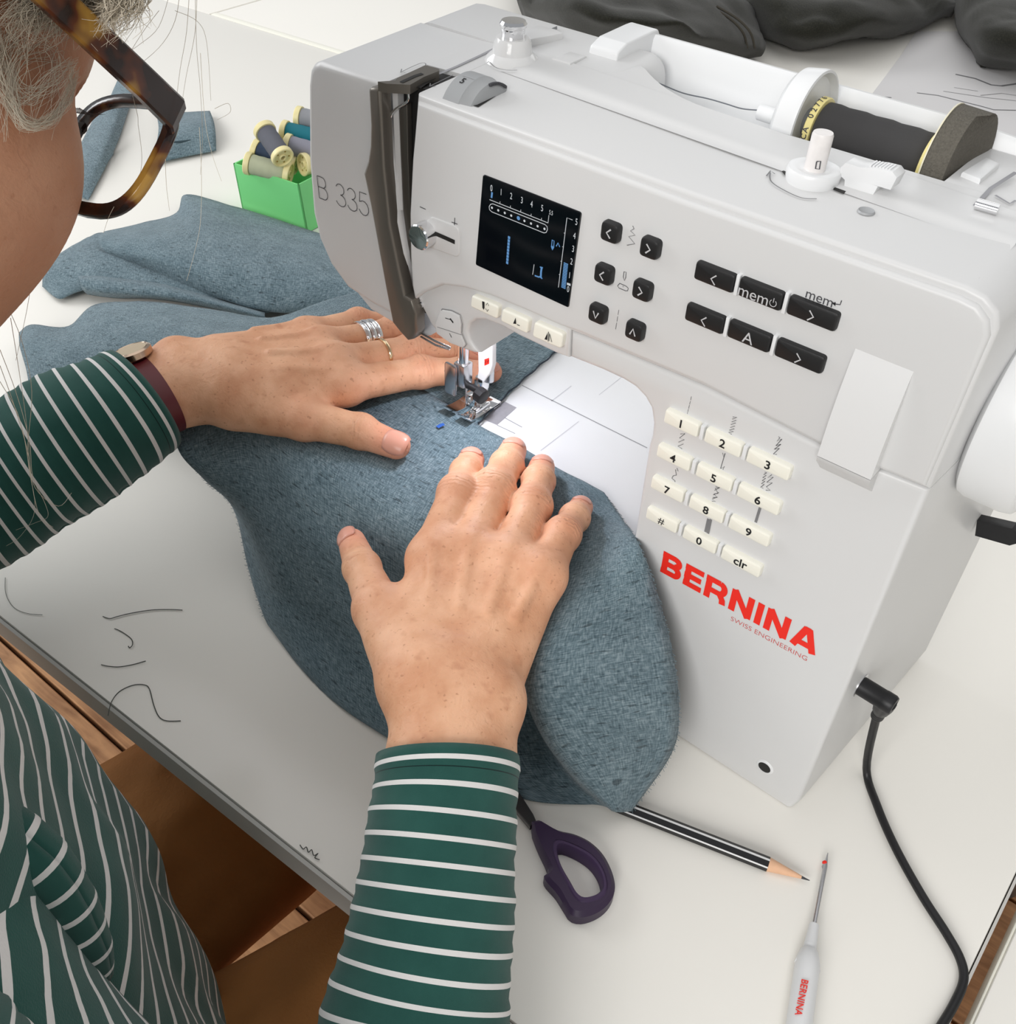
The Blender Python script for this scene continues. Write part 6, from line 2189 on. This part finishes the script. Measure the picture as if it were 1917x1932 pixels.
# torso: rings from the collar down to the hem
TOR = [  # centre, half width, half depth
    ((-.335, -.365, .315), .062, .058), ((-.335, -.370, .288), .105, .078), ((-.332, -.376, .245), .160, .098), ((-.326, -.376, .17), .178, .116), ((-.320, -.372, .09), .178, .126),
    ((-.310, -.371, .02), .178, .134), ((-.300, -.372, -.05), .184, .144), ((-.290, -.380, -.12), .190, .152), ((-.288, -.395, -.185), .194, .156), ((-.288, -.41, -.235), .196, .156)]
v, f, uv = [], [], []
C_ = crom(np.array([t[0] for t in TOR]), 16); A_ = crom(np.array([[t[1], t[2]] for t in TOR]), 16)
S_ = np.concatenate([[0], np.cumsum(np.linalg.norm(np.diff(C_, axis=0), axis=1))])
n = 180
for i in range(len(C_)):
    for k in range(n + 1):
        a = 2 * math.pi * k / n
        ca, sa = math.cos(a), math.sin(a)
        e = .8
        dx = A_[i, 0] * math.copysign(abs(ca) ** e, ca); dy = A_[i, 1] * math.copysign(abs(sa) ** e, sa)
        rot = -.16
        v.append(C_[i] + np.array([dx * math.cos(rot) - dy * math.sin(rot), dx * math.sin(rot) + dy * math.cos(rot), 0.12 * dy]))
        uv.append((S_[i] / .0195 + .12 * math.sin(3 * a) + .1 * math.sin(5 * a + i * .025), k / n))
v = np.array(v)
cc = np.repeat(C_, n + 1, 0)
nn = v - cc; nn /= np.linalg.norm(nn, axis=1)[:, None]
v = v + nn * (vnoise(v * np.array([1.6, 1.0, .7]), 14, 4, 2) * .009)[:, None]
for i in range(len(C_) - 1):
    for k in range(n): f.append((i * (n + 1) + k, i * (n + 1) + k + 1, (i + 1) * (n + 1) + k + 1, (i + 1) * (n + 1) + k))
ob = pydata('torso', v, f, jersey, sweater, angle=0, uv=uv)
md = ob.modifiers.new('t', 'SOLIDIFY'); md.thickness = .002; md.offset = -1

# ---- brown trousers
ts = Sdf((-.75, -.70, -.715), (.1, .25, -.02), .0065)
for a, b, r0, r1 in ((HIPR, KNR, .090, .068), (HIPL, KNL, .094, .076), (KNR, ANR, .064, .05), (KNL, ANL, .064, .05), (HIPR, HIPL, .10, .10), (HIPC, HIPC + np.array([0, .02, .06]), .13, .125)):
    ts.cone(a, b, r0, r1, .03)
tV, tF = ts.mesh()
tV = tV + np.outer(vnoise(tV * np.array([1, .55, 1]), 18, 6, 3) * .009, (.3, .1, 1))
corduroy = mat('brown_corduroy', srgb(164, 114, 64), .85, bump=.5, bscale=350, var=.2, vscale=25)
trou = pydata('trousers', tV, tF, corduroy, person, angle=0)

# ================================================================== eyeglasses
def tortoise():
    m = bpy.data.materials.new('tortoiseshell_acetate')
    m.use_nodes = True
    nt = m.node_tree
    b = nt.nodes['Principled BSDF']
    b.inputs['Roughness'].default_value = .16
    tc = nt.nodes.new('ShaderNodeTexCoord')
    nz = nt.nodes.new('ShaderNodeTexNoise'); nz.inputs['Scale'].default_value = 75; nz.inputs['Detail'].default_value = 2
    nt.links.new(tc.outputs['Object'], nz.inputs['Vector'])
    cr = nt.nodes.new('ShaderNodeValToRGB')
    e = cr.color_ramp.elements
    e[0].position = .46; e[0].color = srgb(38, 26, 24)
    e[1].position = .68; e[1].color = srgb(168, 128, 58)
    k = cr.color_ramp.elements.new(.55); k.color = srgb(84, 42, 24)
    nt.links.new(nz.outputs['Fac'], cr.inputs[0])
    nt.links.new(cr.outputs[0], b.inputs['Base Color'])
    return m


tort = tortoise()
gl = empty('eyeglasses', Vector(EYE), 'tortoiseshell eyeglasses worn by the person at the upper left', 'glasses')
glass_m = mat('lens_glass', (1, 1, 1, 1), .0, trans=1.0, ior=1.12)


def rim_path(sgn):
    W_, H_ = .0255, .0195
    pts = []
    for k in range(48):
        a = 2 * math.pi * k / 48
        ca, sa = math.cos(a), math.sin(a)
        e = .62
        r_ = W_ * math.copysign(abs(ca) ** e, ca); u_ = H_ * math.copysign(abs(sa) ** e, sa)
        r_ *= 1 + .06 * (u_ / H_)
        r0 = .0375 + r_
        pts.append(Vector(hp(sgn * (r0 + GR), .016 - 1.6 * (r0 - .01) ** 2, -.014 + GU + u_)))
    return pts


for sgn in (1, -1):
    rp = rim_path(sgn)
    n_ = len(rp)
    c = sum(rp, Vector()) / n_
    bm = bmesh.new()
    rings = []
    fw = Vector(HFw)
    for p in rp:
        o_ = (p - c).normalized()
        rings.append([bm.verts.new(p + o_ * a + fw * b_) for a, b_ in ((-.0002, -.0019), (.0036, -.0019), (.0044, -.001), (.0044, .001), (.0036, .0019), (-.0002, .0019), (-.0008, 0))])
    for i in range(n_):
        for k in range(7): bm.faces.new([rings[i][k], rings[i][(k + 1) % 7], rings[(i + 1) % n_][(k + 1) % 7], rings[(i + 1) % n_][k]])
    frombm('rim', bm, tort, gl, angle=50)
    bm = bmesh.new()
    f0 = [bm.verts.new(p - fw * .0008) for p in rp]; f1 = [bm.verts.new(p + fw * .0008) for p in rp]
    c0, c1_ = bm.verts.new(c - fw * .0002), bm.verts.new(c + fw * .0018)
    for i in range(n_):
        j = (i + 1) % n_
        bm.faces.new([f0[i], f0[j], c0]); bm.faces.new([f1[j], f1[i], c1_]); bm.faces.new([f0[i], f1[i], f1[j], f0[j]])
    frombm('lens', bm, glass_m, gl, angle=30)
    # temple arm
    st = [hp(sgn * (.0665 + GR), .0105, .0005 + GU), hp(sgn * (.0705 + GR), .006, .0005 + GU), hp(sgn * (.0725 + GR), -.01, .0008 + GU), hp(sgn * (.0745 + GR), -.05, .002 + GU), hp(sgn * (.077 + GR), -.095, .002 + GU), hp(sgn * (.076 + GR), -.118, -.012 + GU), hp(sgn * (.073 + GR), -.130, -.035 + GU)]
    bm = bmesh.new()
    rings = []
    rt, upv_ = Vector(HRt) * sgn, Vector(HUp)
    for i, p in enumerate(st):
        p = Vector(p)
        hh_ = (.0054, .0054, .0050, .0047, .0046, .0042, .0034)[i]
        nx_ = Vector(st[min(i + 1, 6)]) - Vector(st[max(i - 1, 0)])
        nx_.normalize()
        vv = rt.cross(nx_).normalized()
        if vv.dot(upv_) < 0: vv = -vv
        if i < 2: vv = upv_
        tk = .0019
        rings.append([bm.verts.new(p + rt * a + vv * b_) for a, b_ in ((-tk, -hh_ * .85), (-tk, hh_ * .85), (-tk * .6, hh_), (tk * .6, hh_), (tk, hh_ * .85), (tk, -hh_ * .85), (tk * .6, -hh_), (-tk * .6, -hh_))])
    for a, b_ in zip(rings, rings[1:]):
        for k in range(8): bm.faces.new([a[k], a[(k + 1) % 8], b_[(k + 1) % 8], b_[k]])
    bm.faces.new(rings[0]); bm.faces.new(list(reversed(rings[-1])))
    frombm('temple', bm, tort, gl, angle=30)
tube('bridge', [hp(.0135 * 1.3, .0155, -.006 + GU), hp(.006 * 1.3, .0185, -.003 + GU), hp(-.006 * 1.3, .0185, -.003 + GU), hp(-.0135 * 1.3, .0155, -.006 + GU)], .0024, tort, gl, 10, sm=4)

# ================================================================== hair
from mathutils.bvhtree import BVHTree
hair_m = mat('grey_blond_hair', srgb(206, 196, 178), .4, var=.2, vscale=40, spec=.4)
bvh = BVHTree.FromPolygons([tuple(p) for p in hV], [tuple(int(i) for i in q) for q in hF])
# scalp cap: the crown surface lifted a little, down to the hairline
loc = (hV - EYE) @ np.array([HRt, HFw, HUp]).T
lim = .056 - .030 * np.clip(np.abs(loc[:, 0]) / .05, 0, 1) - .09 * np.clip((-.045 - loc[:, 1]) / .08, 0, 1)
keep = loc[:, 2] > lim
m_ = keep[hF].all(1)
used = np.unique(hF[m_]); remap = -np.ones(len(hV), int); remap[used] = np.arange(len(used))
cen = hp(0, -.09, .02)
capV = hV[used] + (hV[used] - cen) / np.linalg.norm(hV[used] - cen, axis=1)[:, None] * (.006 + .004 * vnoise(hV[used], 60, 2, 2)[:, None])
hair = empty('hair', tuple(EYE))
hair.parent = person
hair.location = Vector(EYE) - person.location
pydata('scalp_hair', capV, remap[hF[m_]], hair_m, hair, angle=0)


def surf(px, py, lift):
    """place on the head seen at this pixel, lifted off the skin"""
    o_, d_ = Vector(CAMC), Vector(ray(px, py)).normalized()
    h_ = bvh.ray_cast(o_, d_)
    if h_[0] is None:
        n_ = bvh.find_nearest(o_ + d_ * .33)
        return o_ + d_ * ((n_[0] - o_).dot(d_)) - d_ * lift
    return h_[0] - d_ * lift


SV, SF = [], []


def strand(P, r0, r1=None, sides=3):
    P = smooth_poly(P, 5, closed=False)
    n_ = len(P)
    rr = [r0 + ((r1 if r1 is not None else r0 * .4) - r0) * i / (n_ - 1) for i in range(n_)]
    v, f, _ = tube_mesh(P, rr, sides, caps=False)
    o_ = len(SV)
    SV.extend(v); SF.extend([tuple(i + o_ for i in q) for q in f])


rs = random.Random(5)
# locks from above the temple sweeping down over the cheek and curling back
for k in range(120):
    j = lambda s: rs.uniform(-s, s)
    a = rs.random()
    x0 = -30 + 150 * a
    kind = rs.random()
    if kind < .45:
        pts = [(x0 - 10 + j(8), 40 + 70 * a + j(20)), (x0 * .55 - 20 + j(10), 130 + j(20)), (10 + 20 * a + j(12), 190 + j(16)), (50 + j(16), 235 + j(12)), (95 + j(14), 228 + j(14)), (128 + j(10), 185 + j(18)), (140 + j(12), 140 + j(16))]
    elif kind < .75:
        pts = [(x0 + j(14), 30 + 80 * a + j(14)), (x0 + 8 + j(16), 110 + j(20)), (x0 + 10 + j(20), 170 + j(20)), (x0 * .8 + j(20), 240 + j(30))]
    else:
        pts = [(-10 + j(10), 60 + j(40)), (10 + j(14), 130 + j(20)), (45 + j(20), 180 + j(20)), (100 + j(20), 150 + j(24)), (140 + j(10), 120 + j(14))]
    lf = rs.uniform(.002, .006)
    strand([surf(x, y, lf + .001 * i) for i, (x, y) in enumerate(pts)], rs.uniform(.00006, .00013), .00004)
# hair on the brow side above the temple arm
for k in range(700):
    j = lambda s: rs.uniform(-s, s)
    b0_ = rs.random()
    x0, y0 = 60 + 225 * b0_, -160 + j(50)
    e = rs.uniform(.3, 1)
    q_ = rs.random() ** 1.6
    pts = [(x0, y0), (x0 - 10 * e + j(14), -80 + j(20)), (x0 - 24 * e + j(20), -10 + j(20)), (x0 - 50 * e + j(34), 10 + (26 + 22 * (1 - b0_)) * q_ + j(18)), (x0 - 72 * e + j(44), 24 + (50 + 25 * (1 - b0_)) * q_ + j(22))]
    d0_ = rs.uniform(.0, .006)
    strand([surf(x, y, .007 + d0_) for i, (x, y) in enumerate(pts)], rs.uniform(.00016, .00034), .00004)
# long flyaway hairs hanging clear of the face
FLY = [[(372, -30), (368, 60), (352, 140), (344, 190)], [(368, -20), (371, 90), (378, 170), (382, 260), (378, 330)], [(358, -30), (352, 60), (340, 130), (330, 210), (318, 290)], [(322, -20), (300, 50), (262, 85), (238, 100)], [(330, 20), (372, 40), (390, 80), (398, 190)],
       [(300, 20), (270, 60), (240, 110), (228, 150)], [(378, 100), (386, 220), (400, 290), (418, 342)], [(250, 180), (262, 230), (270, 300), (262, 350)], [(312, 300), (314, 350), (320, 398)], [(215, 390), (205, 410), (195, 440)], [(290, -20), (262, 40), (225, 95), (205, 130)],
       [(405, 205), (430, 195), (434, 212), (410, 226)], [(376, 240), (380, 330), (378, 420), (366, 480), (352, 530)], [(245, -20), (225, 60), (212, 110)], [(340, -20), (330, 40), (300, 90), (240, 140)]]
for pts in FLY:
    d0_ = rs.uniform(.31, .36)
    strand([D(x, y, d0_ + .004 * i) for i, (x, y) in enumerate(pts)], .00010, .00006)
for pts in ([(5, 560), (40, 640), (60, 740), (52, 860), (66, 960), (40, 1010), (12, 1030)], [(0, 660), (30, 740), (55, 830), (62, 900), (85, 950), (90, 975), (70, 985), (30, 1000)], [(0, 690), (25, 760), (52, 850), (66, 920), (110, 955), (135, 930)], [(20, 600), (36, 700), (50, 800), (58, 900)], [(0, 720), (40, 800), (70, 960), (100, 995)], [(60, 470), (55, 560), (30, 680)]):
    strand([D(x, y, .34 + .02 * i) for i, (x, y) in enumerate(pts)], .00013, .00007)
o = pydata('loose_strands', SV, SF, hair_m, hair, angle=0)
o['kind'] = 'stuff'
# eyelashes
SV, SF = [], []
for k in range(14):
    a = (k / 13 - .5) * 1.5
    p = Vector(hp(.033 + .014 * math.sin(a), -.006 + .003 * math.cos(a), .003))
    strand([p, p + Vector(HFw) * .004 + Vector(HUp) * .0005 + Vector(HRt) * .002 * math.sin(a), p + Vector(HFw) * .0075 + Vector(HUp) * .003 + Vector(HRt) * .004 * math.sin(a)], .00018, .00006)
o = pydata('eyelashes', SV, SF, mat('dark_lash', srgb(50, 38, 34), .6), hair, angle=0)

# ================================================================== watch and rings on the left hand
wt = empty('wrist_watch', tuple(LW[1]), 'small watch with a dark red strap at the left cuff', 'watch')
wa = np.array(LW[0]) - np.array(LW[1]); wa /= np.linalg.norm(wa)
lsd = LSIDE / np.linalg.norm(LSIDE)
lds = np.cross(lsd, wa); lds /= np.linalg.norm(lds)
if lds[2] < 0: lds = -lds
lsd = np.cross(wa, lds) * (1 if np.cross(wa, lds) @ lsd > 0 else -1)
wc_ = np.array(LW[0]) * .40 + np.array(LW[1]) * .60
strap = mat('dark_red_leather', srgb(92, 26, 32), .4)
ringv = []
for k in range(48):
    a = 2 * math.pi * k / 48
    ringv.append((math.cos(a), math.sin(a)))
v, f = [], []
for k, (ca, sa) in enumerate(ringv):
    for w_, r_ in ((-.0045, 0), (-.0045, .0016), (.0045, .0016), (.0045, 0)):
        v.append(wc_ + wa * w_ + lsd * ((.0295 + r_) * ca) + lds * ((.0205 + r_) * sa))
for k in range(48):
    for q in range(4): f.append((k * 4 + q, k * 4 + (q + 1) % 4, ((k + 1) % 48) * 4 + (q + 1) % 4, ((k + 1) % 48) * 4 + q))
pydata('strap', v, f, strap, wt, angle=40)
gold = mat('warm_watch_metal', (0.55, 0.42, 0.32, 1), .22, metal=1.0)
an_ = math.radians(62)
dc_ = wc_ + lsd * (.0305 * math.cos(an_)) + lds * (.0225 * math.sin(an_))
dn_ = lsd * math.cos(an_) * .55 + lds * math.sin(an_)
frombm('watch_case', lathe_bm([(0, 0), (.0105, 0), (.0115, .001), (.0115, .0045), (.0100, .0055), (.0095, .005), (0, .005)], dc_, dn_, 32), gold, wt)
frombm('dial', lathe_bm([(0, .0053), (.0092, .0053)], dc_, dn_, 28, cap=False), mat('watch_dial', srgb(190, 170, 140), .2), wt)


def finger_ring(name, a, b, t, r, prof, mt, label):
    a, b = np.array(a), np.array(b)
    c = a + (b - a) * t
    w_ = (b - a) / np.linalg.norm(b - a)
    g = empty(name, tuple(c), label, 'ring')
    for (h0_, h1_, ex) in prof:
        frombm('band', lathe_bm([(r, h0_), (r + ex * .7, h0_), (r + ex, (h0_ * .75 + h1_ * .25)), (r + ex, (h0_ * .25 + h1_ * .75)), (r + ex * .7, h1_), (r, h1_), (r, h0_)], c, w_, 40, cap=False), mt, g)
    return g


silver = mat('polished_silver', (0.86, 0.86, 0.87, 1), .1, metal=1.0, bump=.5, bscale=260)
goldm = mat('pale_gold', (0.85, 0.66, 0.42, 1), .15, metal=1.0)
j, r = LH['ring']
finger_ring('silver_ring', j[3], j[2], .62, .0101, [(-.0062, -.0024, .0014), (-.0019, .0019, .0016), (.0024, .0060, .0014)], silver, 'wide banded silver ring on the left hand')
j, r = LH['middle']
finger_ring('gold_ring', j[3], j[2], .60, .0106, [(-.0011, .0011, .0009)], goldm, 'thin gold ring beside the silver one on the left hand')

# ---- gathers of the top at the right side, nearest the camera
G_ = [
    [(-120, 1575, .40), (-20, 1550, .42), (50, 1580, .435), (105, 1640, .45), (140, 1705, .47)],
    [(-140, 1690, .37), (-20, 1680, .39), (70, 1700, .41), (135, 1745, .44), (175, 1800, .47)],
    [(-140, 1830, .35), (-10, 1825, .365), (95, 1835, .39), (175, 1855, .42), (235, 1880, .46)],
    [(-140, 2000, .33), (0, 2000, .345), (120, 2000, .37), (240, 1995, .41), (335, 1985, .46)],
]
rows = [[D(p[0], p[1], p[2] * .86) for p in r_] for r_ in G_]
V, F_, U = patch(rows, 10, 10, .0025, 45, 41)
U2 = np.stack([U[:, 0] / .0165 + .25 * np.sin(U[:, 1] * 60) + U[:, 1] * 12, U[:, 1]], 1)
ob = pydata('side_gather', V, F_, jersey, sweater, angle=0, uv=U2)
md = ob.modifiers.new('t', 'SOLIDIFY'); md.thickness = .0016; md.offset = -1
sleeve('gathered_fold', [np.array(D(p[0], p[1], p[2] * .82)) for p in ((-70, 1535, .43), (20, 1580, .435), (85, 1640, .445), (135, 1715, .455), (172, 1790, .468), (190, 1840, .48))], [.0112, .0116, .0116, .0108, .009, .005], .0115, (0, 0, 1), .4, n=28, seed=15, wr=.001)
